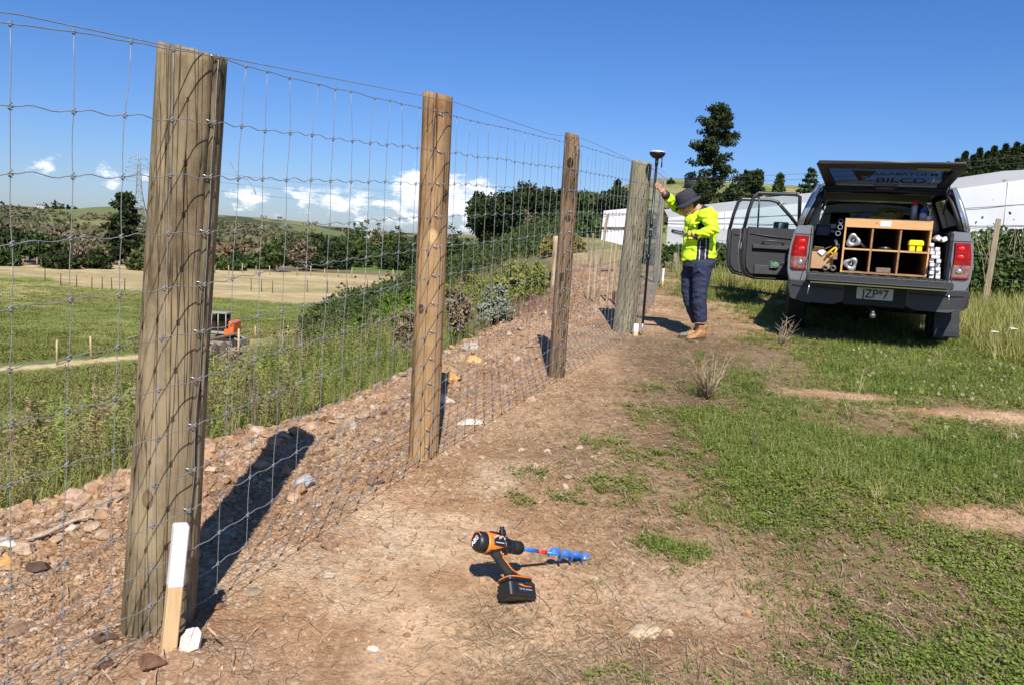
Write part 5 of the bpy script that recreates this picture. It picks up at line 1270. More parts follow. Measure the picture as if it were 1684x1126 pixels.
# bumper: silver corner steps, black middle
for s in (-1, 1):
    mb = MB()
    prof = [(.30, .65), (.86, .665), (.875, .60), (.84, .47), (.70, .43), (.40, .43), (.30, .47)]
    R2 = []
    for h, k in ((.0, .97), (.02, 1.0), (.16, 1.0)): R2.append([Vector((s * (.30 + (a - .30) * (1 + .03 * (h > .01))), -.07 + h + .10 * max(0, (a - .6)) ** 1.5, .55 + (b - .55) * k)) for a, b in prof])
    if s < 0: R2 = [list(reversed(r)) for r in R2]
    mb.loft(R2, sm=False)
    mb.rbox((s * .885, .24, .56), (.03, .42, .15), .012)
    mb.tube([(s * .32, -.078, .60), (s * .60, -.078, .605), (s * .84, -.06, .61)], .006, n=6)
    bp_ = obj('bumper_end', mb, TRK, m_silb)
mb = MB(); mb.rbox((0, -.02, .55), (.62, .10, .22), .03); mb.box((0, -.04, .668), (1.1, .10, .012)); obj('bumper_centre', mb, TRK, m_seal)
mb = MB(); mb.rbox((0, -.076, .573), (.355, .008, .122), .008, axis=1); pl = obj('number_plate', mb, TRK, mat('plate_white', (.62, .62, .58), .5))
me = text_mesh('JZP*7', .128, .001, .0015); me.transform(Matrix.Translation((.004, -.0815, .568)) @ Matrix.Rotation(math.pi / 2, 4, 'X') @ Matrix.Diagonal((.86, 1, 1, 1))); obj('plate_lettering', me, pl, m_blk)
mb = MB(); mb.tube([(0, .5, .42), (0, -.10, .40), (0, -.13, .36)], [(.04, .035), (.03, .03), (.025, .02)], n=8); tb_ = obj('tow_bar', mb, TRK, m_und)
mb = MB(); mb.tube([(0, -.13, .36), (0, -.13, .395)], .014, n=10); mb.ball((0, -.13, .345), .032, 16, 12); obj('tow_ball', mb, tb_, mat('dull_chrome', (.16, .15, .15), .45, .6))
mb = MB(); mb.box((0, 2.6, .52), (.9, 4.6, .12)); mb.tube([(-.65, AX[0], WR), (.65, AX[0], WR)], .055, n=10); mb.ball((0, AX[0], WR), .15, 12, 8); mb.tube([(-.6, AX[1], WR), (.6, AX[1], WR)], .05, n=8); mb.tube([(.35, 1.6, .40), (.40, .3, .42)], .045, n=10); mb.rbox((.0, .75, .58), (1.1, .5, .12), .05); obj('chassis', mb, TRK, m_und)
for s in (-1, 1):
    for a in AX:
        mb = MB(); prof = [(.375, -.09), (.375, .06), (.37, .085), (.345, .105), (.26, .11), (.23, .095), (.23, -.10), (.345, -.105), (.37, -.10)]
        n = 40; mb.loft([[Vector((s * (.79 + w), a + r * math.cos(2 * math.pi * k / n), WR + r * math.sin(2 * math.pi * k / n))) for k in range(n)] for r, w in prof + prof[:1]], cap=False)
        for k in range(44):
            t = 2 * math.pi * k / 44; mb.box((s * .79, a + .378 * math.cos(t), WR + .378 * math.sin(t)), (.19, .020, .012), rot=Matrix.Rotation(t - math.pi / 2, 3, 'X'))
        wh = obj('wheel', mb, TRK, m_rub)
        mb = MB(); mb.loft([[Vector((s * (.79 + w), a + r * math.cos(2 * math.pi * k / 30), WR + r * math.sin(2 * math.pi * k / 30))) for k in range(30)] for r, w in ((.232, -.09), (.22, .0), (.20, .06), (.06, .08), (.02, .09))])
        for k in range(6):
            t = k * math.pi / 3; mb.tube([(s * .86, a + .05 * math.cos(t), WR + .05 * math.sin(t)), (s * .875, a + .21 * math.cos(t), WR + .21 * math.sin(t))], .022, n=6)
        obj('rim', mb, wh, m_silb)
    if s < 0: continue
    mb = MB(); mb.add([(s * .665, .60, .50), (s * .905, .60, .50), (s * .935, .57, .13), (s * .68, .57, .115), (s * .665, .615, .50), (s * .905, .615, .50), (s * .935, .585, .13), (s * .68, .585, .115)], [(0, 3, 2, 1), (4, 5, 6, 7), (0, 1, 5, 4), (1, 2, 6, 5), (2, 3, 7, 6), (3, 0, 4, 7)]); mb.box((s * .805, .562, .165), (.24, .012, .05)); obj('mudflap', mb, TRK, mat('mudflap_rubber', (.026, .028, .032), .6, var=.25, scale=10))
for s in (-1, 1):
    mb = MB(); mb.box((s * .775, .1275, .776), (.19, .004, .008)); mb.box((s * .775, .1275, 1.172), (.19, .004, .007)); mb.box((s * .697, .1265, .95), (.010, .006, .60)); obj('panel_gap', mb, TRK, m_seal)
# tail lights
m_rl = mat('red_lens', (.40, .003, .003), .3, coat=.0, alt=(.13, .001, .001), scale=14, stretch=(1, 1, 2.5))
m_cl = mat('clear_lens', (.30, .17, .14), .2, coat=.4, alt=(.16, .04, .03), scale=22)
for s in (-1, 1):
    def lens(z0, z1, m_, name, par, grow=0):
        mb = MB(); R2 = []
        zs = [z0 + (z1 - z0) * k / 6 for k in range(7)]
        for z in zs:
            xo = XW(z) - .028 + grow; xi = .712 + .010 * math.sin((z - .79) * 8)
            pr = [(xi, .126), (xi + .01, .112), (xo - .045, .108), (xo - .012, .125), (xo + .010, .165), (xo + .018, .26), (xi, .26)]
            R2.append([Vector((s * a, b - grow, z)) for a, b in pr])
        if s < 0: R2 = [list(reversed(r)) for r in R2]
        mb.loft(R2, sm=False); return obj(name, mb, par, m_)
    tl = lens(.925, 1.155, m_rl, 'tail_light', TRK, .004)
    lens(.80, .9245, m_cl, 'reversing_lens', tl, .003); lens(.785, .7995, m_rl, 'red_foot', tl, .0045); lens(.80, .92, m_rl, 'red_edge', tl, -.001)
    mb = MB()
    for z in (1.095, 1.01): mb.ball((s * .785, .108, z), (.038, .006, .022), 12, 8)
    obj('lamp_reflector', mb, tl, mat('bright_red', (.75, .012, .008), .3))
    mb = MB(); mb.ball((s * .785, .108, .855), (.034, .008, .030), 12, 8); obj('reverse_reflector', mb, tl, m_chr)
# canopy
m_can = car_paint('canopy_paint', (.33, .335, .345), .25, .6)
def lerp3(a, b, t): return Vector(a).lerp(Vector(b), t)
def slab(mb, pts, th, mi=0):
    # flat polygon given thickness along its normal
    p = [Vector(q) for q in pts]; n = (p[1] - p[0]).cross(p[2] - p[0]).normalized() * th; k = len(p)
    mb.add([q for q in p] + [q - n for q in p], [tuple(range(k)), tuple(reversed(range(k, 2 * k)))] + [(i, i + k, (i + 1) % k + k, (i + 1) % k) for i in range(k)], mi)
cn = None
mb = MB(); RR = []
for y, dz in ((.30, -.03), (.36, 0), (.8, .03), (1.4, .035), (1.92, .01)):
    pr = [(-.68, 1.70), (-.655, 1.755), (-.60, 1.79), (-.4, 1.815), (0, 1.825), (.4, 1.815), (.60, 1.79), (.655, 1.755), (.68, 1.70), (.65, 1.70), (.60, 1.755), (0, 1.79), (-.60, 1.755), (-.65, 1.70)]
    RR.append([Vector((a, y, b + dz - .02)) for a, b in pr])
mb.loft(RR); cn = obj('canopy', mb, TRK, m_can)
for s in (-1, 1):
    mb = MB(); lo = lambda y: Vector((s * .805, y, 1.275)); hi = lambda y: Vector((s * .632, y, 1.715))
    for (y0, y1, t0, t1) in ((.24, .42, 0, 1), (1.72, 1.88, 0, 1), (.42, 1.72, 0, .17), (.42, 1.72, .86, 1)):
        q = [lo(y0).lerp(hi(y0), t0), lo(y1).lerp(hi(y1), t0), lo(y1).lerp(hi(y1), t1), lo(y0).lerp(hi(y0), t1)]
        mb.add(q, [(0, 1, 2, 3)])
    mb.box((s * .68, 1.05, 1.0), (.012, 1.6, .52)); mb.box((s * .745, 1.05, 1.277), (.12, 1.6, .006))
    obj('inner_lining', mb, cn, mat('grey_lining', (.05, .05, .052), .95))
for s in (-1, 1):
    mb = MB()
    lo = lambda y: Vector((s * .845, y, 1.275)); hi = lambda y: Vector((s * .668, y + (.03 if y < 1 else 0), 1.725))
    for (y0, y1, t0, t1) in ((.16, .42, 0, 1), (1.72, 1.93, 0, 1), (.42, 1.72, 0, .17), (.42, 1.72, .86, 1)):
        a, b, c, d = lo(y0).lerp(hi(y0), t0), lo(y1).lerp(hi(y1), t0), lo(y1).lerp(hi(y1), t1), lo(y0).lerp(hi(y0), t1)
        slab(mb, [a, b, c, d] if s > 0 else [d, c, b, a], .03)
    # rounded rear corner column
    mb.tube([Vector((s * .826, .185, 1.275)), Vector((s * .79, .20, 1.40)), Vector((s * .735, .245, 1.56)), Vector((s * .665, .31, 1.72))], [(.040, .030), (.042, .030), (.040, .03), (.038, .03)], n=12)
    obj('canopy_wall', mb, cn, m_can)
mb = MB()
for s in (-1, 1):
    mb.tube([Vector((s * .765, .165, 1.285)), Vector((s * .715, .185, 1.42)), Vector((s * .66, .225, 1.56)), Vector((s * .60, .275, 1.665))], [(.022, .022)] * 4, n=8)
mb.tube([Vector((-.60, .275, 1.665)), Vector((0, .27, 1.685)), Vector((.60, .275, 1.665))], .022, n=8); mb.box((0, .33, 1.70), (1.26, .10, .04))
obj('opening_seal', mb, cn, m_seal)
for s in (-1, 1):
    mb = MB()
    mb.tube([Vector((s * .80, .150, 1.285)), Vector((s * .755, .170, 1.42)), Vector((s * .70, .215, 1.57)), Vector((s * .645, .268, 1.69))], .010, n=6)
    obj('bright_gutter', mb, cn, m_chr)
for s in (-1, 1):
    lo = lambda y: Vector((s * .842, y, 1.275)); hi = lambda y: Vector((s * .665, y, 1.725))
    g = [lo(.42).lerp(hi(.42), .17), lo(1.72).lerp(hi(1.72), .17), lo(1.72).lerp(hi(1.72), .86), lo(.42).lerp(hi(.42), .86)]; quadg('canopy_window', g, m_tint, cn)
mb = MB(); mb.box((0, 1.90, 1.72), (1.3, .03, .10)); mb.box((-.70, 1.90, 1.5), (.12, .03, .45)); mb.box((.70, 1.90, 1.5), (.12, .03, .45)); obj('canopy_front', mb, cn, m_can)
mb = MB()
slab(mb, [(-.60, .36, 1.744), (.60, .36, 1.744), (.60, 1.88, 1.765), (-.60, 1.88, 1.765)], -.004)
obj('headlining', mb, cn, mat('grey_lining', (.05, .05, .052), .95))
# hatch, swung up; inner face looks back at the viewer
H0, H1 = Vector((0, .30, 1.715)), Vector((0, -.20, 1.925))      # hinge line, free edge
hv = (H1 - H0).normalized(); hn = Vector((0, hv.z, -hv.y)).normalized() * -1   # points down and back (inside face)
if hn.z > 0: hn = -hn
def hq(x, t, d=0): return Vector((x, 0, 0)) + H0.lerp(H1, t) + hn * d
def hwid(t): return .585 + (.705 - .585) * t
mb = MB(); outer = [(-1, 0), (1, 0), (1, .9), (.97, 1), (-.97, 1), (-1, .9)]
O = [(-hwid(0), 0), (hwid(0), 0), (hwid(.93), .93), (hwid(1) - .02, 1), (-hwid(1) + .02, 1), (-hwid(.93), .93)]
I = [(-.50, .12), (.50, .12), (.60, .78), (.575, .82), (-.575, .82), (-.60, .78)]
for (A_, B_, mi) in ((O, I, 0),):
    k = len(A_)
    for i in range(k):
        a, b, c, d = A_[i], A_[(i + 1) % k], B_[(i + 1) % k], B_[i]
        vs = [hq(*a, .012), hq(*b, .012), hq(*c, .020), hq(*d, .020), hq(*a, -.022), hq(*b, -.022), hq(*c, -.012), hq(*d, -.012)]
        mb.add(vs, [(0, 1, 2, 3), (7, 6, 5, 4), (0, 4, 5, 1), (2, 6, 7, 3), (1, 5, 6, 2), (0, 3, 7, 4)])
ht = obj('hatch', mb, TRK, mat('hatch_frame_black', (.025, .025, .027), .5))
mb = MB(); pts_ = [hq(-hwid(0), .0, .0), hq(-hwid(.93), .93), hq(-hwid(1) + .02, 1.0), hq(hwid(1) - .02, 1.0), hq(hwid(.93), .93), hq(hwid(0), 0)]
mb.tube(pts_, .016, n=8); obj('hatch_edge', mb, ht, mat('hatch_edge_paint', (.06, .062, .07), .3, .4))
quadg('hatch_glass', [hq(-.515, .10, .008), hq(.515, .10, .008), hq(.61, .80, .008), hq(-.61, .80, .008)], m_hgl, ht)
mb = MB(); mb.tube([hq(-.13, .085, .03), hq(-.10, .14, .035), hq(.10, .14, .035), hq(.13, .085, .03)], .014, n=8); obj('hatch_lock', mb, ht, m_seal)
mb = MB(); mb.box(hq(0, .09, .035), (.17, .02, .010)); obj('lock_plate', mb, ht, mat('white_paint', (.8, .8, .8), .6))
mb = MB(); mb.add([hq(-.48, .13, .0205), hq(-.12, .13, .0205), hq(-.13, .20, .0205), hq(-.49, .20, .0205), hq(.12, .13, .0205), hq(.48, .13, .0205), hq(.49, .20, .0205), hq(.13, .20, .0205)], [(0, 1, 2, 3), (4, 5, 6, 7)]); obj('reflection_strip', mb, ht, mat('painted_reflection', (.30, .36, .36), .3))  # pale colour painted in for the sky reflection along the lower glass border
mb = MB(); mb.add([hq(.26, .80, .0225), hq(.56, .80, .0225), hq(.56, .90, .0225), hq(.26, .90, .0225)], [(0, 1, 2, 3)]); obj('sticker', mb, ht, mat('faded_sticker', (.26, .25, .16), .7))
hx = Vector((1, 0, 0))
def htext(body, size, x, t, m_, name, sx=1):
    me = text_mesh(body, size, .0008, .0012)
    X_ = hx; Y_ = hv; Z_ = X_.cross(Y_)
    Mx = Matrix((X_, Y_, Z_)).transposed().to_4x4(); me.transform(Matrix.Translation(hq(x, t, .0105)) @ Mx @ Matrix.Diagonal((sx, 1, 1, 1))); return obj(name, me, ht, m_)
m_let = mat('vinyl_lettering', (.008, .009, .016), .6)
htext('BILCD', .155, .135, .34, m_let, 'lettering', 1.15); htext('SULABAYOI M', .082, .15, .60, m_let, 'lettering', 1.25)
mb = MB(); mb.add([hq(-.36, .72, .010), hq(-.12, .72, .010), hq(-.17, .46, .010), hq(-.27, .30, .010)], [(0, 1, 2, 3)]); obj('logo_triangle', mb, ht, m_let)
mb = MB(); mb.add([hq(-.24, .50, .0112), hq(-.18, .50, .0112), hq(-.19, .44, .0112), hq(-.225, .42, .0112), hq(-.25, .40, .0112), hq(-.255, .44, .0112)], [(0, 1, 2, 3, 4, 5)]); obj('logo_mark', mb, ht, mat('vinyl_grey', (.12, .13, .16), .6))
for s in (-1, 1):
    mb = MB(); mb.tube([(s * .60, .34, 1.45), lerp3((s * .60, .34, 1.45), hq(s * .60, .62), .55)], .010, n=8); mb.tube([lerp3((s * .60, .34, 1.45), hq(s * .60, .62), .5), hq(s * .60, .62)], .005, n=6); obj('gas_strut', mb, ht, m_blk)

# left doors, both swung open
def door(name, hinge_y, length, ang, ztop, slant, label, quarter):
    root = thing(name, None, None, (0, 0, 0)); root.parent = TRK
    root.location = (-.885, hinge_y, 0); root.rotation_euler = (0, 0, ang); del_ = root
    root['label'] = label
    # door local: +X runs from the hinge to the free edge, inner face looks towards -Y
    zb = .56; zl = 1.27
    def outl(z0, z1): return z0
    # profile in x-z: lower panel with rounded free lower corner
    low = [(.0, zb + .04), (.03, zb), (length - .24, zb), (length - .13, zb + .025), (length - .05, zb + .12), (length - .01, zb + .26), (length, zb + .42), (length - .005, zl), (0.0, zl)]
    mb = MB(); mb.prism(low, .035, lambda a, b, h: (a, .055 + h * 1.0 + .035 * math.sin(min(1, max(0, (b - .5) / .8)) * math.pi), b)); obj('skin', mb, root, m_sil)
    mb = MB(); mb.prism([(a if a < .05 else a - .012, b + .006 if b < 1 else b) for a, b in low], .06, lambda a, b, h: (a, -.002 + h, b)); obj('shell', mb, root, m_silb)
    mb = MB(); inn = [(.035, zb + .06), (length - .26, zb + .055), (length - .15, zb + .085), (length - .09, zb + .17), (length - .07, zb + .30), (length - .07, zl + .02), (.03, zl + .02)]
    mb.prism(inn, .030, lambda a, b, h: (a, -.032 + h, b)); tr = obj('inner_trim', mb, root, m_trim)
    mb = MB(); mb.rbox((length * .47, -.055, 1.02), (length * .70, .055, .055), .018); mb.tube([(length * .30, -.06, 1.06), (length * .34, -.10, 1.10), (length * .60, -.10, 1.11), (length * .66, -.06, 1.08)], .014, n=8)
    mb.rbox((length * .45, -.045, .70), (length * .62, .05, .13), .02); mb.tube([(.10, -.038, 1.15), (length * .5, -.042, 1.17), (length - .10, -.036, 1.20)], .010, n=6)
    obj('armrest', mb, tr, mat('armrest_plastic', (.05, .05, .055), .55, var=.2, scale=20))
    mb = MB(); n = 26; ring = [Vector((.17 + .085 * math.cos(2 * math.pi * k / n), -.036, .74 + .085 * math.sin(2 * math.pi * k / n))) for k in range(n + 1)]; mb.tube(ring, .009, n=6); mb.prism([(.17 + .08 * math.cos(2 * math.pi * k / n), .74 + .08 * math.sin(2 * math.pi * k / n)) for k in range(n)], .004, lambda a, b, h: (a, -.036 - h, b)); obj('speaker_grille', mb, tr, m_blk)
    # seal round the edge
    edge = [(.012, -.012, zl), (.012, -.012, zb + .05), (.05, -.012, zb + .022), (length - .25, -.012, zb + .022), (length - .14, -.012, zb + .05), (length - .065, -.012, zb + .14), (length - .032, -.012, zb + .28), (length - .024, -.012, zb + .44), (length - .026, -.012, zl)]
    top = [(length - .03, -.012, zl), (length - .045 - slant[1] * .5, -.008, (zl + ztop) / 2), (length - .07 - slant[1], -.004, ztop - .05), (length - .12 - slant[1], -.004, ztop - .012)] + [(.10 + slant[0], -.004, ztop - .005)] + [(.03 + slant[0] * .9, -.004, ztop - .03)] + ([(.04, -.008, 1.36)] if slant[0] > .2 else []) + [(.012, -.012, zl)]
    mb = MB(); mb.tube([Vector(p) for p in edge], .013, n=8); mb.tube([Vector(p) + Vector((0, .0, 0)) for p in top], .013, n=8); obj('door_seal', mb, root, m_seal)
    # window frame
    fr = [Vector((length - .028, .03, zl - .02)), Vector((length - .042 - slant[1] * .5, .026, (zl + ztop) / 2)), Vector((length - .065 - slant[1], .015, ztop - .045)), Vector((length - .12 - slant[1], .010, ztop)), Vector((.10 + slant[0], .010, ztop + .008)), Vector((.03 + slant[0] * .9, .015, ztop - .02))]
    if slant[0] > .2: fr += [Vector((.20, .02, 1.52)), Vector((.03, .03, 1.33))]
    else: fr += [Vector((.01, .03, zl - .02))]
    mb = MB(); mb.tube(fr, [(.030, .026)] * len(fr), n=8, sm=False); frm = obj('window_frame', mb, root, m_blk)
    mb = MB(); mb.tube([p + Vector((0, -.026, 0)) + Vector((.012, 0, 0)) for p in fr], .006, n=6); obj('frame_strip', mb, frm, m_silb)
    mb = MB(); cx_ = sum(p.x for p in fr) / len(fr); g = [(p.x + (-.01 if p.x > cx_ else .01), .02, p.z) for p in fr]; mb.add(g, [tuple(range(len(g)))]); obj('window', mb, root, m_gls)
    if quarter:
        mb = MB(); mb.tube([(length - .22, .02, zl), (length - .20, .015, ztop)], .012, n=6); obj('window_divider', mb, frm, m_blk)
    mb = MB(); mb.rbox((length - .018, .03, 1.02), (.02, .03, .09), .004); mb.rbox((length - .012, -.008, .66), (.012, .012, .03), .003); obj('latch', mb, root, m_chr)
    mb = MB(); mb.tube([(length * .78, .135, 1.12), (length * .80, .15, 1.12), (length * .94, .15, 1.12), (length * .96, .13, 1.12)], .012, n=8); obj('handle', mb, root, m_sil)
    for o_ in [c for c in root.children_recursive] if hasattr(root, 'children_recursive') else []:
        o_.data.transform(Matrix.Diagonal((1, -1, 1, 1))); o_.data.flip_normals()
    return root
rd = door('rear_door', 2.66, .82, math.radians(180 + 22), 1.765, (.02, .06), 'open rear left door seen from its inner side', True)
fd = door('front_door', 3.80, 1.12, math.radians(180 + 10), 1.745, (.42, .06), 'open front left door behind the rear one', False)
mb = MB(); mb.rbox((.30, -.20, 1.35), (.23, .09, .16), .04); mb.tube([(.08, -.06, 1.28), (.22, -.16, 1.30)], .02, n=8); mi_ = obj('mirror', mb, fd, m_blk)
mb = MB(); mb.rbox((.30, -.152, 1.35), (.20, .006, .13), .03, axis=1); obj('mirror_glass', mb, mi_, mat('mirror_silver', (.75, .8, .85), .05, 1.0))
# the front door turns its inner face to the tail as well; step vents on its skin
# glove in the rear door pocket: own thing
def tl(x, y, z): return TRK.matrix_basis @ Vector((x, y, z))
BM = Matrix.Translation((3.85, 8.5, .50)) @ Matrix.Rotation(math.radians(-21), 4, 'Z')
def tw_(x, y, z): return BM @ Vector((x, y, z))
RZ = math.radians(-21)
def item(name, label, cat, loc, rz=0, group=None): return thing(name, label, cat, tw_(*loc), RZ + rz, group)
# wooden pigeonhole box
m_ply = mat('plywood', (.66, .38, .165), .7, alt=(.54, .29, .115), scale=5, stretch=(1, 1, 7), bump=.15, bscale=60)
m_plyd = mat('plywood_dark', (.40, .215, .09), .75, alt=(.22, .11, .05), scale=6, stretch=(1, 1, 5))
bx = item('pigeonhole_box', 'six hole wooden storage box standing on the open bed of the pickup', 'wooden box', (.075, .26, .775))
Wd, Hh, Dp, tk = .865, .600, 1.05, .018
mb = MB()
for x in (-Wd / 2 + tk / 2, Wd / 2 - tk / 2): mb.box((x, Dp / 2, Hh / 2), (tk, Dp, Hh))
obj('side_panel', mb, bx, m_ply)
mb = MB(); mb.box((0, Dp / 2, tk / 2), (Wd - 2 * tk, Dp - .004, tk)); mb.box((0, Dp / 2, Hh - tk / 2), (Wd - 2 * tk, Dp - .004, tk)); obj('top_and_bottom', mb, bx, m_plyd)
mb = MB(); mb.box((0, .004, Hh - .050), (Wd + .002, .018, .100)); obj('front_band', mb, bx, m_ply)
mb = MB()
for x in (-.145, .135): mb.box((x, Dp / 2, (Hh - .09) / 2), (tk, Dp - .01, Hh - .12))
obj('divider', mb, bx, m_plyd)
mb = MB()
for x0, x1 in ((-Wd / 2 + tk, -.145 - tk / 2), (-.145 + tk / 2, .135 - tk / 2), (.135 + tk / 2, Wd / 2 - tk)): mb.box(((x0 + x1) / 2, Dp / 2, .262), (x1 - x0 - .001, Dp - .012, tk))
obj('shelf', mb, bx, m_ply)
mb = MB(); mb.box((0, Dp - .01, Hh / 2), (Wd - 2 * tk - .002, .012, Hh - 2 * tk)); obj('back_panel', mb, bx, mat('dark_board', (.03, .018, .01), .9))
mb = MB(); mb.box((-.025, -.0065, Hh - .05), (.105, .003, .055)); obj('label', mb, bx, mat('paper', (.8, .78, .76), .7))
mb = MB(); mb.ball((-.115, -.006, Hh - .045), (.008, .002, .006), 8, 6); obj('knot', mb, bx, mat('knot_brown', (.16, .07, .03), .8))
m_alu = mat('dull_aluminium', (.42, .42, .43), .38, .75, var=.2, scale=30)
for (z, lab, ro) in ((.280, 'grey three sided metal anchor in the upper left hole of the wooden box', .3), (.020, 'grey three sided metal anchor in the lower left hole of the wooden box', 1.2)):
    r = item('metal_anchor', lab, 'metal anchor', (.075 - .330, .29, .775 + z + .075), 0)
    mb = MB(); n = 48; out = [(.070 + .012 * math.cos(3 * (t + ro))) for t in [2 * math.pi * k / n for k in range(n)]]
    rings = []
    for y, k, rr_ in ((0.0, .92, None), (.006, 1, None), (.30, 1, None)): rings.append([Vector((out[i] * k * math.cos(2 * math.pi * i / n), y, out[i] * k * math.sin(2 * math.pi * i / n))) for i in range(n)])
    hole = [[Vector((.026 * math.cos(2 * math.pi * i / n), y, .026 * math.sin(2 * math.pi * i / n))) for i in range(n)] for y in (.10, .004, 0.0)]
    mb.loft(hole + rings, cap=False); obj('casting', mb, r, m_alu)
    mb = MB(); mb.tube([(0, .02, 0), (0, .20, 0)], .014, n=10); mb.ball((.004, .015, .004), .012, 8, 6); obj('spindle', mb, r, m_chr)
r = item('level_case', 'bright yellow plastic case in the upper right hole of the wooden box', 'case', (.075 + .30, .30, .775 + .272)); m_yel = mat('yellow_plastic', (.80, .68, .01), .45, var=.06, scale=20)
mb = MB(); mb.rbox((0, .09, .085), (.150, .18, .050), .016); mb.rbox((0, .09, .112), (.125, .16, .016), .006); obj('lid', mb, r, m_yel)
mb = MB(); mb.rbox((-.035, .09, .030), (.056, .16, .058), .010); mb.rbox((.035, .09, .030), (.056, .16, .058), .010); obj('legs', mb, r, m_yel)
r = item('metal_block', 'rusty metal weight in the lower middle hole of the wooden box', 'metal block', (.075 + .005, .30, .775 + .020)); mb = MB(); mb.rbox((0, .05, .028), (.145, .10, .052), .008); mb.tube([(0, -.002, .028), (0, .0, .028)], .020, n=12); obj('weight', mb, r, mat('rusty_iron', (.16, .11, .075), .7, .3, alt=(.28, .20, .13), scale=30))
r = item('tape_reel', 'flat black tape reel in the upper middle hole of the wooden box', 'tape reel', (.075 + .0, .34, .775 + .272)); mb = MB(); mb.tube([(0, .05, .002), (0, .05, .022)], .07, n=24); obj('disc', mb, r, m_blk); mb = MB(); mb.tube([(0, .05, .022), (0, .05, .028)], .045, n=20); obj('hub', mb, r, m_alu)
r = item('hand_pump', 'small black tool lying right of the upper metal anchor', 'tool', (.075 - .22, .32, .775 + .274)); mb = MB(); mb.tube([(-.03, 0, .05), (.0, .02, .025), (.03, .04, .012)], [.010, .014, .010], n=8); obj('handle', mb, r, m_blk)
# things on top and behind the box
r = item('storage_bag', 'olive yellow bag lying on the rear of the wooden box', 'bag', (.12, .95, 1.377)); mb = MB(); mb.ball((0, 0, .075), (.15, .14, .085), 18, 12, jit=.03); obj('bag_body', mb, r, mat('olive_cloth', (.36, .29, .05), .85, var=.2, scale=12, bump=.5, bscale=20)); mb = MB(); mb.tube([(-.06, -.13, .10), (0, -.145, .12), (.06, -.13, .10)], .008, n=6); obj('strap', mb, r, m_blk)
r = item('spray_can', 'spray can with a red cap standing on the right of the wooden box', 'spray can', (.34, .55, 1.377)); mb = MB(); mb.tube([(0, 0, 0), (0, 0, .165), (0, 0, .178)], [.033, .033, .022], n=20); obj('can', mb, r, mat('can_print', (.45, .28, .26), .35, .2, alt=(.6, .6, .62), scale=9)); mb = MB(); mb.tube([(0, 0, .178), (0, 0, .225)], .028, n=18); obj('cap', mb, r, m_red)
r = item('spray_can', 'spray can with a blue cap right of the red capped one', 'spray can', (.425, .50, 1.377)); mb = MB(); mb.tube([(0, 0, 0), (0, 0, .085), (0, 0, .092)], [.033, .033, .024], n=20); obj('can', mb, r, mat('white_paint', (.8, .8, .8), .6)); mb = MB(); mb.tube([(0, 0, .092), (0, 0, .135)], .031, n=18); obj('cap', mb, r, mat('blue_cap', (.02, .12, .60), .4))
r = item('paper_cup', 'white paper cup on the right end of the wooden box', 'cup', (.47, .36, 1.377)); mb = MB(); mb.tube([(0, 0, 0), (0, 0, .05)], [.022, .028], n=16); obj('cup', mb, r, mat('paper', (.8, .78, .76), .7))
# rolled tubes at the left of the box
for k, (x, z) in enumerate(((-.405, 1.335), (-.405, 1.27), (-.42, 1.20))):
    r = item('pipe', ('top', 'middle', 'bottom')[k] + ' one of three black pipes stacked left of the wooden box', 'pipe', (x, .30, z)); mb = MB(); n = 22
    mb.loft([[Vector((rr_ * math.cos(2 * math.pi * i / n), y, rr_ * math.sin(2 * math.pi * i / n))) for i in range(n)] for rr_, y in ((.019, .3), (.019, 0), (.027, 0), (.028, .004), (.028, 1.2))], cap=False); obj('tube', mb, r, mat('pipe_black', (.03, .032, .03), .35))
    mb = MB(); mb.tube([Vector((.024 * math.cos(2 * math.pi * i / n), -.001, .024 * math.sin(2 * math.pi * i / n))) for i in range(n + 1)], .0035, n=5); obj('rim', mb, r, mat('pipe_rim', (.35, .38, .35), .4))
# cardboard box with tools
m_crd = mat('cardboard', (.42, .25, .13), .85, var=.1, scale=10)
r = item('cardboard_box', 'open cardboard box full of tools left of the wooden box', 'cardboard box', (-.555, .34, .80), .12)
mb = MB(); mb.box((0, 0, .095), (.235, .006, .19)); mb.box((0, .28, .095), (.235, .006, .19)); mb.box((-.116, .14, .095), (.006, .27, .19)); mb.box((.116, .14, .095), (.006, .27, .19)); mb.box((0, .14, .003), (.225, .27, .006)); obj('carton', mb, r, m_crd)
mb = MB(); slab(mb, [(-.118, -.004, .192), (.0, -.006, .190), (.0, -.05, .235), (-.10, -.045, .245)], .003); slab(mb, [(.119, .0, .19), (.119, .27, .19), (.17, .27, .16), (.165, .02, .165)], .003); obj('flap', mb, r, m_crd)
r = item('pliers', 'yellow handled pliers sticking out of the cardboard box', 'pliers', (-.47, .30, .98)); r.rotation_euler = (0, .65, RZ)
mb = MB(); mb.tube([(-.015, 0, -.06), (-.022, 0, 0), (-.012, 0, .06), (0, 0, .085)], [.010, .013, .012, .009], n=8); mb.tube([(.03, 0, -.06), (.032, 0, 0), (.018, 0, .06), (0, 0, .085)], [.010, .013, .012, .009], n=8); mb.tube([(-.02, 0, .0), (.03, 0, .01)], .008, n=6); obj('handles', mb, r, mat('yellow_grip', (.70, .42, .02), .5)); mb = MB(); mb.tube([(0, 0, .085), (0, 0, .13)], [.014, .006], n=8); obj('jaws', mb, r, m_blk)
r = item('wood_offcut', 'short brown wood offcut beside the pliers', 'wood', (-.425, .285, .90)); mb = MB(); mb.box((0, .1, .05), (.045, .2, .075)); obj('offcut', mb, r, m_plyd)
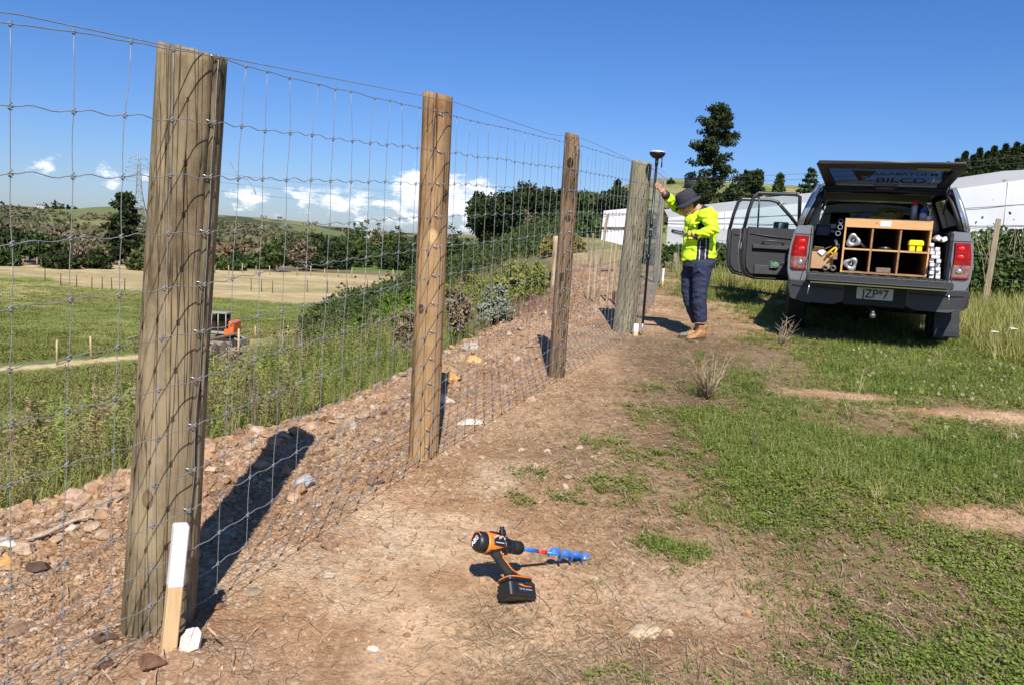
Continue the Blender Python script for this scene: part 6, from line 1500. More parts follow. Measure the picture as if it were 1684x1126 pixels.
r = item('paper_note', 'folded white paper on the cardboard box', 'paper', (-.575, .31, .985)); r.rotation_euler = (.3, .5, RZ); mb = MB(); slab(mb, [(-.035, 0, -.02), (.03, 0, -.03), (.04, .01, .03), (-.02, .01, .04)], .003); slab(mb, [(.03, 0, -.03), (.05, .03, -.02), (.05, .03, .02), (.04, .01, .03)], .002); obj('sheet', mb, r, mat('paper', (.8, .78, .76), .7))
r = item('hammer', 'black hammer lying across the cardboard box', 'hammer', (-.52, .40, 1.03)); r.rotation_euler = (.1, 1.1, RZ + .2); mb = MB(); mb.tube([(0, 0, -.16), (0, 0, .10)], [.011, .009], n=8); obj('shaft', mb, r, m_blk); mb = MB(); mb.rbox((.0, 0, .115), (.11, .03, .03), .008); obj('head', mb, r, m_alu)
for k, (x, z, rr_) in enumerate(((-.515, .800, .033), (-.435, .802, .036))):
    r = item('steel_ring', ('left', 'right')[k] + ' one of two dull metal cylinders under the cardboard box front', 'metal cylinder', (x, .245, z)); mb = MB(); n = 20; mb.loft([[Vector((a * math.cos(2 * math.pi * i / n), y, a * math.sin(2 * math.pi * i / n) + .01)) for i in range(n)] for a, y in ((.012, .05), (.012, 0), (rr_, 0), (rr_, .09))], cap=False); obj('collar', mb, r, mat('dark_iron', (.10, .09, .08), .5, .5))
r = item('tool_bag', 'black tool bag standing in the bed behind the cardboard box', 'bag', (-.50, .95, .78)); mb = MB(); mb.rbox((0, 0, .20), (.34, .40, .40), .06); mb.tube([(-.08, -.1, .40), (-.07, -.1, .48), (.07, -.1, .48), (.08, -.1, .40)], .012, n=6); obj('bag_body', mb, r, m_rub)
r = item('fish_crate', 'dark blue plastic crate left of the black pipes', 'crate', (-.60, .62, 1.18)); mb = MB(); mb.rbox((.02, .12, .06), (.16, .30, .13), .02); obj('crate_body', mb, r, mat('navy_plastic', (.015, .025, .06), .5))
r = item('coiled_hose', 'grey hose coil lying on the wooden box behind the left front edge', 'hose', (-.16, .70, 1.395)); mb = MB(); mb.tube([(.14 * math.cos(a) * (1 - .01 * k), .14 * math.sin(a), .012 * (k // 18)) for k, a in enumerate([q * .35 for q in range(54)])], .012, n=6); obj('coil', mb, r, mat('hose_grey', (.10, .11, .11), .5))
r = item('timber_stake', 'short dark timber stake lying on the wooden box', 'stake', (.02, .55, 1.39)); mb = MB(); mb.box((0, 0, .01), (.30, .05, .03), rot=Matrix.Rotation(.3, 3, 'Z')); obj('stake', mb, r, m_plyd)
# white pegs stacked on the right
kk = 0; rw = random.Random(3)
for row in range(9):
    for c in range(2):
        z = .79 + .042 * row; x = .555 + .048 * c + rw.uniform(-.012, .012) - .004 * row; yy = .22 + rw.uniform(-.04, .03) + (.06 if row > 6 else 0)
        if row > 6 and c == 1 and row != 7: continue
        r = item('white_peg', 'white painted peg end in the pile right of the wooden box', 'peg', (x, yy, z), rw.uniform(-.06, .06), 'white painted pegs piled on the right of the bed')
        mb = MB(); mb.box((0, .24, 0), (.041, .48, .036), rot=Matrix.Rotation(rw.uniform(-.12, .12), 3, 'Y')); obj('painted_stick', mb, r, m_white)
for (x, y, z, ry, rx) in ((.575, .23, 1.20, .6, 0), (.635, .25, 1.19, -.5, .1)):
    r = item('white_peg', 'white painted peg lying crooked on top of the peg pile' if ry > 0 else 'tilted white peg topmost at the right of the peg pile', 'peg', (x, y, z)); mb = MB(); mb.box((0, .2, 0), (.05, .4, .045), rot=Matrix.Rotation(ry, 3, 'Y')); obj('painted_stick', mb, r, m_white)
r = item('glove', 'green work glove tucked in the pocket of the open rear door', 'glove', (0, 0, 0)); p = Matrix.Translation((-.885, 2.66, 0)) @ Matrix.Rotation(math.radians(202), 4, 'Z')
r.matrix_basis = BM @ p @ Matrix.Translation((.34, .10, .775)); mb = MB(); mb.ball((0, 0, 0), (.055, .018, .045), 14, 10, jit=.08)
for k in range(4): mb.tube([(.03 + .0 * k, 0, .03 - .02 * k), (.075, -.01, .045 - .028 * k)], [.012, .009], n=7)
obj('glove_body', mb, r, mat('green_cloth', (.10, .20, .13), .9, var=.25, scale=40))
# ------------------------------------------------------------------ trees and bushes
def leafcloud(cent, rad, per, size, flat=.8, shell=.35, out=.4, bias=None):
    """leaf faces spread through many small clumps"""
    cent = np.asarray(cent, float); rad = np.asarray(rad, float); k = len(cent); ids = np.repeat(np.arange(k), per)
    d = RNG.normal(size=(len(ids), 3)); d /= np.linalg.norm(d, axis=1, keepdims=True)
    r = rad[ids] * (shell + (1 - shell) * RNG.random(len(ids))) ** .6
    pos = cent[ids] + d * r[:, None] * np.array([1, 1, flat])
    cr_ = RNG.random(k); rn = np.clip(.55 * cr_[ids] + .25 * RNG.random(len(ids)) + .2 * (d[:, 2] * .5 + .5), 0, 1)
    V, Fq, Rn = leaf_quads(pos, size * (.6 + .8 * RNG.random(len(ids))), rn, 1.5, nrm=d * out)
    return V, Fq, Rn
M_BARK = mat('bark', (.13, .095, .065), .95, var=.35, scale=6, bump=.6, bscale=14)
def fol(name, cols, tr=.18): return mat(name, (1, 1, 1), .75, rnd=cols, transl=tr, spec=.2)
F_DARK = fol('dark_needles', [(.010, .018, .007), (.022, .036, .012), (.038, .056, .017), (.070, .088, .028)], .12)
F_MID = fol('mid_leaves', [(.022, .042, .012), (.045, .075, .020), (.075, .11, .03), (.125, .16, .05)])
F_OLIVE = fol('olive_leaves', [(.045, .060, .020), (.075, .090, .030), (.10, .115, .042), (.13, .135, .06)])
F_BROWN = fol('bare_brown_twigs', [(.10, .08, .05), (.165, .13, .085), (.23, .185, .125), (.13, .125, .06)], .1)
F_BRIGHT = fol('bright_leaves', [(.07, .13, .02), (.12, .20, .03), (.18, .27, .045), (.26, .33, .07)], .4)
F_RUST = fol('rust_leaves', [(.13, .09, .05), (.20, .14, .075), (.15, .13, .06)], .1)
def tree(name, label, cat, x, y, h, w, kind, fm, leaf, n_cl, per, seed, group=None, base=None, trunk=True):
    rr = random.Random(seed); z0 = (hz(x, y) if base is None else base) - .15
    root = thing(name, label, cat, (x, y, z0), 0, group); C = []; Rd = []; tb = MB()
    tr_ = h * .022 + .02
    if kind == 'pine':
        lean = rr.uniform(-.02, .02) * h
        tb.tube([(0, 0, 0), (lean * .3, 0, h * .35), (lean * .7, 0, h * .7), (lean, 0, h * .96)], [tr_, tr_ * .8, tr_ * .5, tr_ * .15], n=8)
        z = .10
        while z < .97:
            prof = min(1, (z / .16)) * (1.0 - .62 * max(0, (z - .25) / .75) ** 1.3) if z < .9 else .36
            for b in range(rr.choice([3, 4, 5])):
                a = rr.uniform(0, 2 * math.pi); L_ = w / 2 * prof * rr.uniform(.55, 1.15); up = rr.uniform(-.02, .22)
                p0 = Vector((lean * z, 0, h * z)); tip = p0 + Vector((math.cos(a) * L_, math.sin(a) * L_, L_ * up + .1))
                tb.tube([p0, p0.lerp(tip, .5) - Vector((0, 0, L_ * .06)), tip], [tr_ * .28, tr_ * .2, tr_ * .06], n=5)
                for q in range(max(2, int(n_cl / 34))):
                    t = rr.uniform(.35, 1.08); c = p0.lerp(tip, t) + Vector([rr.uniform(-.4, .4) * L_ * .3 for _ in range(3)]) * .8
                    C.append(c); Rd.append(w * rr.uniform(.06, .12))
            z += rr.uniform(.032, .060)
        C += [Vector((lean, 0, h * .97)), Vector((lean + .02 * w, 0, h * .93))]; Rd += [w * .09, w * .10]; fl = .55
    elif kind == 'fir':
        tb.tube([(0, 0, 0), (0, 0, h * .98)], [tr_, tr_ * .1], n=6)
        for k in range(n_cl):
            z = rr.random() ** 1.15; a = rr.uniform(0, 6.3); r = w / 2 * (1.02 - z) * rr.uniform(.35, 1.1) * (.8 + .25 * math.sin(z * 40))
            C.append(Vector((r * math.cos(a), r * math.sin(a), h * (.06 + .94 * z)))); Rd.append(w * (.05 + .11 * (1 - z)))
        C.append(Vector((0, 0, h * .99))); Rd.append(w * .03); fl = .6
        if leaf < .2:
            for c in C[::4]: tb.tube([(0, 0, c.z + .02 * h), c], [tr_ * .2, tr_ * .05], n=4)
    elif kind == 'norfolk':
        tb.tube([(0, 0, 0), (0, 0, h)], [tr_, tr_ * .15], n=8); z = .10
        while z < .99:
            L_ = w / 2 * (1 - z) ** .62 * 1.15 if z < .55 else w / 2 * (1.02 - z) * 1.35 + .1
            nb = 7 if z < .5 else 5
            for b in range(nb):
                a = 2 * math.pi * b / nb + z * 9; p0 = Vector((0, 0, h * z)); tip = p0 + Vector((math.cos(a) * L_, math.sin(a) * L_, L_ * .16))
                tb.tube([p0, tip], [tr_ * .25, tr_ * .08], n=4)
                m_ = max(3, int(L_ / .22))
                for q in range(m_): C.append(p0.lerp(tip, .3 + .7 * q / m_)); Rd.append(.16 + .05 * w * (1 - z) * .5)
            z += .055 if z < .35 else .11
        fl = .35
    elif kind == 'round' or kind == 'dome':
        nl = 5
        for k in range(nl):
            a = 2 * math.pi * k / nl + rr.random(); s = rr.uniform(.2, .5)
            tb.tube([(0, 0, 0), (.05 * w * math.cos(a), .05 * w * math.sin(a), h * .25), (s * w * .5 * math.cos(a), s * w * .5 * math.sin(a), h * .75)], [tr_ * .8, tr_ * .6, tr_ * .15], n=6)
        lobes = [(rr.uniform(-.28, .28) * w, rr.uniform(-.28, .28) * w, rr.uniform(.45, .78) * h, rr.uniform(.20, .32)) for _ in range(9)]
        for k in range(n_cl):
            lx, ly, lz, lr = rr.choice(lobes); d = Vector((rr.gauss(0, 1), rr.gauss(0, 1), rr.gauss(0, 1))).normalized(); q = rr.uniform(.55, 1.05)
            c = Vector((lx + d.x * lr * w * q, ly + d.y * lr * w * q, lz + d.z * lr * h * .85 * q))
            if c.z < h * .10: c.z = h * rr.uniform(.10, .3)
            c.z = min(c.z, h * .96); C.append(c); Rd.append(w * rr.uniform(.05, .11))
        fl = .75
    elif kind == 'bush':
        for k in range(n_cl):
            a = rr.uniform(0, 6.3); r = math.sqrt(rr.random()) * w / 2; zt = h * (1 - (2 * r / w) ** 2 * .55) * rr.uniform(.75, 1.05) * (.85 + .15 * math.sin(a * 3 + seed))
            C.append(Vector((r * math.cos(a), r * math.sin(a), zt * rr.uniform(.25, 1)))); Rd.append(w * rr.uniform(.06, .13))
        for k in range(6):
            a = rr.uniform(0, 6.3); tb.tube([(0, 0, 0), (math.cos(a) * w * .25, math.sin(a) * w * .25, h * .8)], [tr_ * .4, tr_ * .1], n=5)
        fl = .8
    elif kind == 'bare':
        for k in range(14):
            a = rr.uniform(0, 6.3); tip = Vector((math.cos(a) * w * rr.uniform(.1, .45), math.sin(a) * w * rr.uniform(.1, .45), h * rr.uniform(.6, 1)))
            tb.tube([(0, 0, 0), tip * .5 + Vector((0, 0, h * .05)), tip], [tr_ * .5, tr_ * .3, tr_ * .08], n=5)
            for q in range(max(1, n_cl // 14)): t = rr.uniform(.45, 1.05); C.append(tip * t + Vector([rr.uniform(-.1, .1) * w for _ in range(3)])); Rd.append(w * rr.uniform(.06, .12))
        fl = .9
    if trunk: obj('trunk', tb, root, M_BARK)
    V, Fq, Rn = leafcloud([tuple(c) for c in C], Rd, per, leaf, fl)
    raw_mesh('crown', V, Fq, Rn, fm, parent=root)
    return root
def tree_px(name, label, cat, px, top, Y, wpx, kind, fm, leaf, n_cl, per, seed, group=None):
    p = atY(px, top, Y); b = hz(p.x, p.y); return tree(name, label, cat, p.x, p.y, max(.8, p.z - b + .15), wpx * Y / F_, kind, fm, leaf, n_cl, per, seed, group)

tree_px('pine_tree', 'tall ragged pine towering behind the person against the blue sky', 'tree', 1186, 168, 88, 92, 'pine', F_DARK, .17, 190, 56, 3)
tree_px('pine_tree', 'round dark tree right of the tall ragged pine', 'tree', 1238, 281, 95, 44, 'dome', F_DARK, .30, 130, 26, 4)
tree_px('fir_tree', 'small pointed fir between the round dark tree and the tiered tree', 'tree', 1283, 289, 105, 32, 'fir', F_MID, .30, 110, 22, 5)
tree_px('tiered_tree', 'tiered star shaped conifer showing left of the raised hatch', 'tree', 1335, 275, 95, 52, 'norfolk', F_DARK, .20, 0, 16, 6)
for k, (px, top, w) in enumerate([(1560, 270, 14), (1575, 264, 18), (1588, 252, 20), (1601, 258, 20), (1612, 247, 22), (1625, 252, 22), (1636, 243, 24), (1646, 250, 24), (1655, 240, 26), (1664, 247, 24), (1673, 236, 26), (1684, 241, 28), (1696, 234, 28), (1712, 238, 30), (1728, 232, 30)]):
    tree_px('fir_tree', 'dark pointed conifer in the row on the skyline right of the pickup', 'tree', px, top, 145, w * 1.35, 'fir', F_DARK, .30, 130, 34, 20 + k, 'row of dark conifers on the right skyline')
tree_px('hill_tree', 'low bushy tree at the foot of the tall ragged pine, left side', 'tree', 1158, 300, 100, 34, 'dome', F_MID, .3, 90, 24, 51)
tree_px('hill_tree', 'low dark tree at the foot of the tall ragged pine, right side', 'tree', 1212, 302, 84, 40, 'dome', F_DARK, .3, 100, 24, 52)
tree_px('hill_bush', 'small round bush alone on the grassy hill crest', 'bush', 1103, 306, 125, 10, 'bush', F_DARK, .25, 30, 18, 53)
for k, (px, top, w) in enumerate([(1135, 312, 26), (1180, 312, 30), (1230, 318, 34), (1262, 316, 26)]):
    tree_px('hill_bush', 'olive scrub bush below the tall ragged pine', 'bush', px, top, 80, w, 'bush', F_OLIVE, .25, 50, 20, 56 + k, 'scrub bushes below the tall pine')
# macrocarpa clump over the bushy spur
MC = [(835, 291, 105, 100, 'widest dark cypress with a domed crown, left of the third post'), (806, 316, 108, 56, 'dark cypress at the left foot of the widest domed one'), (876, 302, 104, 66, 'dark cypress at the right shoulder of the widest domed one')]
for k, (px, top, Y, w, lab) in enumerate(MC): tree_px('cypress_tree', lab, 'tree', px, top, Y, w * 1.12, 'dome', F_DARK, .26, 420, 44, 60 + k)
tree_px('cypress_tree', 'small gappy cypress between the domed cypresses and the third post', 'tree', 905, 309, 112, 30, 'pine', F_DARK, .28, 80, 20, 65)
tree_px('cypress_tree', 'small gappy cypress just left of the third post', 'tree', 924, 311, 110, 26, 'pine', F_DARK, .28, 80, 20, 66)
tree_px('broad_tree', 'broad green tree right of the third post', 'tree', 975, 312, 92, 62, 'dome', F_MID, .32, 170, 26, 67)
tree_px('broad_tree', 'dark broad tree left of the grey green strainer', 'tree', 1010, 312, 88, 62, 'dome', F_DARK, .32, 170, 26, 68)
tree_px('fir_tree', 'dark spire poking above the broad trees left of the grey green strainer', 'tree', 1016, 300, 100, 20, 'fir', F_DARK, .3, 90, 20, 69)
tree_px('broad_tree', 'dark broad tree partly behind the grey green strainer', 'tree', 1040, 316, 90, 46, 'dome', F_DARK, .32, 130, 24, 70)
tree_px('bare_tree', 'pale leafless tree in front of the domed cypress', 'tree', 868, 344, 80, 20, 'bare', F_BROWN, .12, 56, 14, 71)
for k, (px, top, Y, w, f) in enumerate([(935, 345, 60, 60, F_MID), (965, 348, 52, 50, F_MID), (905, 352, 58, 46, F_DARK), (1060, 336, 60, 60, F_MID), (985, 352, 60, 50, F_MID), (1100, 338, 85, 40, F_OLIVE)]):
    tree_px('scrub_bush', 'dark scrub bush on the crest under the far trees', 'bush', px, top, Y, w, 'bush', f, .22, 90, 24, 75 + k, 'scrub bushes on the crest')
# valley trees, left to right
tree_px('pine_tree', 'dark upright pine standing alone before the lattice pylon', 'tree', 205, 319, 138, 58, 'pine', F_DARK, .42, 130, 26, 90)
for k, (px, top, Y, w, kd, f) in enumerate([(22, 376, 128, 90, 'dome', F_DARK), (62, 384, 124, 60, 'dome', F_MID), (100, 408, 118, 50, 'bush', F_DARK), (-30, 380, 126, 80, 'dome', F_DARK), (-5, 398, 118, 60, 'bush', F_MID), (132, 402, 128, 44, 'bare', F_BROWN), (160, 404, 122, 34, 'bush', F_DARK), (232, 398, 124, 40, 'bush', F_OLIVE),
        (392, 412, 150, 36, 'bush', F_DARK), (378, 425, 138, 40, 'bush', F_MID), (425, 415, 150, 42, 'bush', F_MID), (452, 404, 140, 40, 'dome', F_MID)]):
    tree_px('hedge_tree', 'bushy tree at the far side of the straw coloured paddock', 'tree', px, top, Y, w, kd, f, .45, 90, 22, 100 + k, 'bushy trees along the far paddock edge')
for k, (px, top, Y, w, kd, f, lab) in enumerate([(484, 377, 230, 60, 'bush', F_MID, 'broad tree left of the dense rounded one in the tree belt'), (532, 382, 165, 74, 'bush', F_DARK, 'dense rounded dark tree in the middle of the tree belt'), (575, 380, 185, 60, 'bush', F_MID, 'mid green tree right of the dense rounded one'), (605, 376, 200, 56, 'bush', F_MID, 'leafy tree below the farmhouse roof'),
        (585, 362, 260, 34, 'bush', F_MID, 'round tree on the skyline left of the farmhouse'), (606, 362, 270, 30, 'bush', F_DARK, 'darkest round tree on the skyline left of the farmhouse'), (628, 367, 255, 36, 'bush', F_RUST, 'rust coloured tree beside the farmhouse'), (655, 366, 250, 44, 'bush', F_MID, 'green round tree right of the rust coloured one'), (682, 384, 190, 50, 'bush', F_DARK, 'dark tree just left of the knotty brown post'), (660, 396, 180, 60, 'bush', F_DARK, 'low dark tree below the green round one'), (500, 398, 150, 30, 'bare', F_BROWN, 'leafless brown tree leaning in the tree belt'),
        (697, 372, 230, 24, 'bush', F_DARK, 'narrow dark tree touching the left side of the knotty brown post'), (755, 372, 190, 50, 'bush', F_DARK, 'dark tree right of the knotty brown post on the skyline')]):
    tree_px('belt_tree', lab, 'tree', px, top, Y, w * 1.15, kd, f, .42, 170, 30, 130 + k)
rr = random.Random(77)
for k in range(96):
    px = 10 + 5.2 * k + rr.uniform(-8, 8); Y = rr.uniform(135, 420); hp = rr.uniform(2.0, 4.6)
    p = atY(px, 400, Y); f = rr.choice([F_BROWN, F_BROWN, F_OLIVE, F_OLIVE, F_RUST]) if px < 460 else rr.choice([F_MID, F_OLIVE, F_BROWN])
    tree('valley_scrub', 'brown or dull green scrub tree in the valley below the hills', 'tree', p.x, p.y, hp, rr.uniform(5, 11), rr.choice(['bare', 'bush', 'bush']), f, .6, 56, 20, 200 + k, 'scrub trees in the valley', trunk=(Y < 200))
for k, (px, top, w) in enumerate([(60, 334, 10), (75, 331, 14), (88, 327, 20), (100, 329, 18), (112, 330, 16), (126, 336, 14), (140, 337, 16), (156, 337, 22), (172, 338, 20), (190, 340, 22), (20, 334, 18), (5, 333, 14), (36, 335, 16), (372, 354, 12), (385, 355, 14), (398, 355, 12), (436, 358, 7), (462, 357, 12), (470, 362, 16), (488, 366, 16), (504, 370, 14), (425, 362, 12), (552, 377, 16), (565, 373, 18), (350, 352, 10), (410, 364, 18), (395, 366, 20)]):
    tree_px('ridge_tree', 'tiny dark tree on the far ridge', 'tree', px, top, 760, w * 1.5, 'bush', F_DARK, 1.4, 44, 16, 260 + k, 'trees along the far ridge')

# scrub mass on the flank of the spur
def spur_d(x, y):
    d = edge_x(y) - x
    return sst(-16, -10, np.degrees(np.arctan2(x, y))) * sst(.3, 1.4, d + .04 * (y - 14)) * sst(26, 18, d) * sst(26, 42, y) * sst(110, 90, y)
p = polar(1500, -34, 8, 15, 100, spur_d); N = len(p); rad = np.exp(RNG.normal(-.15, .28, N)) * np.interp(np.hypot(p[:, 0], p[:, 1]), [15, 60, 100], [.4, .9, 1.5])
z = height(p[:, 0], p[:, 1]) + rad * .4
tone = np.clip(.5 * RNG.random(N) + .6 * fbm(p[:, 0], p[:, 1], .15, 3, 500) - .05, 0, 1)
ids = np.repeat(np.arange(N), 150); dd = RNG.normal(size=(len(ids), 3)); dd /= np.linalg.norm(dd, axis=1, keepdims=True)
pos = np.column_stack([p, z])[ids] + dd * (rad[ids] * (.4 + .6 * RNG.random(len(ids))) ** 1)[:, None] * np.array([1, 1, .8])
sz = np.interp(np.hypot(pos[:, 0], pos[:, 1]), [15, 40, 100], [.05, .11, .25]) * (.6 + .8 * RNG.random(len(ids)))
V, Fq, Rn = leaf_quads(pos, sz, np.clip(tone[ids] * .8 + .2 * RNG.random(len(ids)), 0, 1), 1.5, nrm=dd * .4)
F_SPUR = fol('spur_scrub_leaves', [(.022, .036, .012), (.045, .068, .020), (.075, .10, .03), (.12, .145, .045), (.19, .20, .08)], .25)
o = raw_mesh('spur_scrub', V, Fq, Rn, F_SPUR); tag(o, 'dense dark green scrub covering the side of the spur', 'scrub', kind='stuff')

def pad_d(x, y):
    d = edge_x(y) - x
    return track_gap(x, y, 2.6) * sst(15, 20, d) * sst(.5, -2, edge_np(HAY_NEAR, x, y)) * (.35 + .65 * sst(.4, .6, fbm(x, y * 2, .12, 3, 701)))
p = polar(16000, -38, -4, 36, 112, pad_d); N = len(p)
o = replicate('paddock_grass', [blades(14, .45, .15, .02, .16, 2) for _ in range(5)], np.column_stack([p, height(p[:, 0], p[:, 1]) - .03]), RNG.uniform(0, 6.3, N), RNG.uniform(.5, 1.5, N) * np.interp(p[:, 1], [40, 60, 110], [1.4, 1.0, .9]), np.clip(.3 * RNG.random(N) + .9 * fbm(p[:, 0], p[:, 1] * 2, .1, 4, 702) - .1, 0, 1), fol('paddock_blades', [(.12, .15, .03), (.18, .20, .045), (.26, .26, .08), (.34, .30, .13)], .3)); tag(o, 'rank tufted grass over the green paddock', 'grass', kind='stuff')
p = polar(1500, -40, -9, 250, 860, lambda x, y: sst(.44, .56, fbm(x, y, .011, 5, 801)) * sst(860, 500, np.hypot(x, y) + 120 * fbm(x, y, .01, 3, 802)) + .03); N = len(p); rad = RNG.uniform(1.6, 4.2, N)
tone = np.clip(.4 * RNG.random(N) + .8 * fbm(p[:, 0], p[:, 1], .02, 3, 803) - .1, 0, 1); ids = np.repeat(np.arange(N), 44); dd = RNG.normal(size=(len(ids), 3)); dd /= np.linalg.norm(dd, axis=1, keepdims=True)
pos = np.column_stack([p, height(p[:, 0], p[:, 1]) + rad * .35])[ids] + dd * (rad[ids] * (.4 + .6 * RNG.random(len(ids))))[:, None] * np.array([1.2, 1.2, .7])
V, Fq, Rn = leaf_quads(pos, .8 + .7 * RNG.random(len(ids)), np.clip(tone[ids] * .85 + .15 * RNG.random(len(ids)), 0, 1), 1.4, nrm=dd * .4)
o = raw_mesh('hill_scrub', V, Fq, Rn, fol('hill_scrub_leaves', [(.045, .06, .025), (.085, .09, .04), (.16, .135, .075), (.12, .12, .05), (.07, .09, .035)], .1)); tag(o, 'brown and olive scrub spread over the lower far hills', 'scrub', kind='stuff')
# nearer shrubs on the slope
def shrub(name, label, px, top, Y, wpx, kind, fm, leaf, n, per, seed, group=None): return tree_px(name, label, 'shrub', px, top, Y, wpx, kind, fm, leaf, n, per, seed, group)
for k, (px, top, Y, w) in enumerate([(690, 462, 22, 60), (655, 492, 19, 60), (622, 512, 20, 44), (640, 470, 26, 40), (670, 520, 15, 50), (596, 548, 17, 56), (560, 560, 16, 50), (530, 556, 20, 52), (495, 580, 15, 46), (470, 566, 19, 60), (430, 575, 17, 60), (560, 530, 26, 40), (400, 590, 20, 50)]):
    shrub('green_shrub', 'leafy green shrub on the slope left of the knotty brown post', px, top, Y, w, 'bush', F_BRIGHT, .06, 90, 60, 300 + k, 'leafy green shrubs on the slope')
for k, (px, top, Y, w) in enumerate([(750, 452, 17, 50), (790, 440, 19, 60), (830, 428, 19, 60), (865, 432, 17, 60), (890, 446, 14, 44), (770, 475, 14, 60), (840, 470, 12.5, 60), (880, 472, 12, 40)]):
    shrub('feathery_shrub', 'yellow green feathery shrub on the slope between the knotty brown and the third post', px, top, Y, w, 'bush', fol('feathery_leaves', [(.10, .14, .025), (.18, .23, .04), (.28, .31, .07), (.36, .34, .11), (.22, .27, .05)], .4) if 'feathery_leaves' not in MATS else MATS['feathery_leaves'], .042, 80, 80, 330 + k, 'yellow green feathery shrubs')
shrub('silver_thistle', 'grey green silvery leaved plant at the bank edge left of the third post', 818, 478, 9.6, 62, 'bush', fol('silver_leaves', [(.11, .14, .08), (.19, .23, .14), (.30, .33, .23), (.07, .10, .05)], .15), .026, 80, 70, 350)
shrub('dead_bush', 'brown dead gorse bush on the edge left of the knotty brown post', 662, 566, 7.6, 44, 'bare', fol('dead_gorse', [(.13, .10, .055), (.23, .175, .10), (.33, .25, .15)], .05), .022, 70, 40, 351)
shrub('dead_bush', 'brown dead gorse bush on the edge right of the knotty brown post', 752, 548, 8.6, 50, 'bare', MATS['dead_gorse'], .03, 70, 40, 352)
shrub('yellow_flower_shrub', 'shrub with yellow seed heads left of the third post', 906, 380, 26, 34, 'bush', fol('yellow_heads', [(.12, .12, .03), (.24, .20, .05), (.34, .28, .08)], .2), .06, 50, 40, 353)
shrub('yellow_flower_shrub', 'shrub with yellow seed heads right of the third post', 952, 378, 26, 34, 'bush', MATS['yellow_heads'], .06, 50, 40, 354)

# dead twiggy weed on the dirt
def twiggy(label, px, py, Y, h, n, seed, cols, spread=.45):
    rr = random.Random(seed); p = atY(px, py, Y); z = hz(p.x, p.y); root = thing('dead_weed', label, 'weed', (p.x, p.y, z))
    for nm, kk, m_ in (('stems', n, mat('dead_stem_' + str(seed), cols[0], .9)), ('dark_stems', n, mat('dark_stem_' + str(seed), cols[1], .9))):
        mb = MB()
        for k in range(kk):
            a = rr.uniform(0, 6.3); L_ = h * rr.uniform(.35, 1.05); s = spread * rr.uniform(.2, 1.2); r = .0028 if nm == 'stems' else .0022
            p0 = Vector((rr.uniform(-.02, .02), rr.uniform(-.02, .02), -.01)); p1 = p0 + Vector((math.cos(a) * s * L_ * .4, math.sin(a) * s * L_ * .4, L_ * .5)); p2 = p1 + Vector((math.cos(a + .4) * s * L_ * .5, math.sin(a + .4) * s * L_ * .5, L_ * .45))
            mb.tube([p0, p1, p2], [r, r * .8, r * .3], n=4)
            for q in range(4):
                t = rr.uniform(.25, .95); b = p0.lerp(p1, t) if rr.random() < .4 else p1.lerp(p2, t); a2 = rr.uniform(0, 6.3); l2 = L_ * rr.uniform(.1, .3)
                mb.tube([b, b + Vector((math.cos(a2) * l2, math.sin(a2) * l2, l2 * .6))], [r * .6, r * .25], n=3)
        obj(nm, mb, root, m_)
twiggy('dead brown twiggy weed with pale stalks standing in front of the person', 1163, 655, 5.75, .40, 26, 5, ((.42, .32, .20), (.16, .10, .065)), .7)
twiggy('pale dry weed at the left rear corner of the pickup', 1285, 560, 8.35, .32, 10, 6, ((.50, .40, .28), (.2, .13, .09)), .8)
twiggy('thin tall dry stalk in the clover', 1400, 690, 5.4, .42, 3, 7, ((.42, .38, .18), (.3, .28, .12)), .5)
twiggy('thin dark dry stalk at the edge of the clover', 1240, 740, 4.6, .22, 3, 8, ((.12, .09, .06), (.1, .07, .05)), .5)
# umbel flowers
for k, (px, py) in enumerate(((1636, 545), (1666, 540))):
    p = atY(px, py, 8.6); z = hz(p.x, p.y); r = thing('white_umbel', ('left', 'right')[k] + ' one of two flat white flower heads in the long grass right of the pickup', 'flower', (p.x, p.y, z)); H_ = max(.15, p.z - z); mb = MB(); mb.tube([(0, 0, 0), (.01, 0, H_ * .6), (0, 0, H_ - .02)], .003, n=5)
    for q in range(9): a = q * .7; mb.tube([(0, 0, H_ - .03), (.03 * math.cos(a), .03 * math.sin(a), H_)], .001, n=3)
    obj('stem', mb, r, mat('green_stem', (.12, .17, .05), .8)); mb = MB()
    for q in range(22): a = q * 2.4; rr_ = .040 * math.sqrt((q + .5) / 22); mb.ball((rr_ * math.cos(a), rr_ * math.sin(a), H_ + .002 - rr_ * .15), (.008, .008, .004), 6, 4)
    obj('flower_head', mb, r, mat('white_petals', (.80, .79, .74), .7))

# ------------------------------------------------------------------ hedge, wire fence and shade cloth on the right
HX = [3.2, 3.6, 4.3, 4.6, 6.6, 8.5, 10.5, 12.5]; HY = [20.5, 19, 17.3, 16.6, 15.0, 14.2, 12.6, 11]; HH = [.5, .55, .72, .85, 1.05, 1.30, 1.4, 1.5]
hd_root = thing('bramble_hedge', 'long dark leafy bramble hedge in front of the white cloth, behind the pickup', 'hedge', (6.6, 15, 0))
N = 62000; t = RNG.random(N); xs = 3.2 + (12.5 - 3.2) * t; ys = np.interp(xs, HX, HY); hh = np.interp(xs, HX, HH) * (.72 + .5 * fbm(xs * 1.0, ys * 0, 1.3, 4, 600)) * (1 + .10 * RNG.normal(size=N) * (RNG.random(N) < .06) * 2)
off = RNG.uniform(-.9, .9, N); ys2 = ys + off; zf = RNG.random(N) ** .8 * np.sqrt(np.clip(1 - (off / 1.05) ** 2, 0, 1)); g = height(xs, ys2)
pos = np.column_stack([xs - 6.6, ys2 - 15, g + .03 + hh * zf])
tone = np.clip(.3 * RNG.random(N) + .9 * fbm(xs * 3, pos[:, 2] * 3, 1.0, 4, 610) - .12, 0, 1)
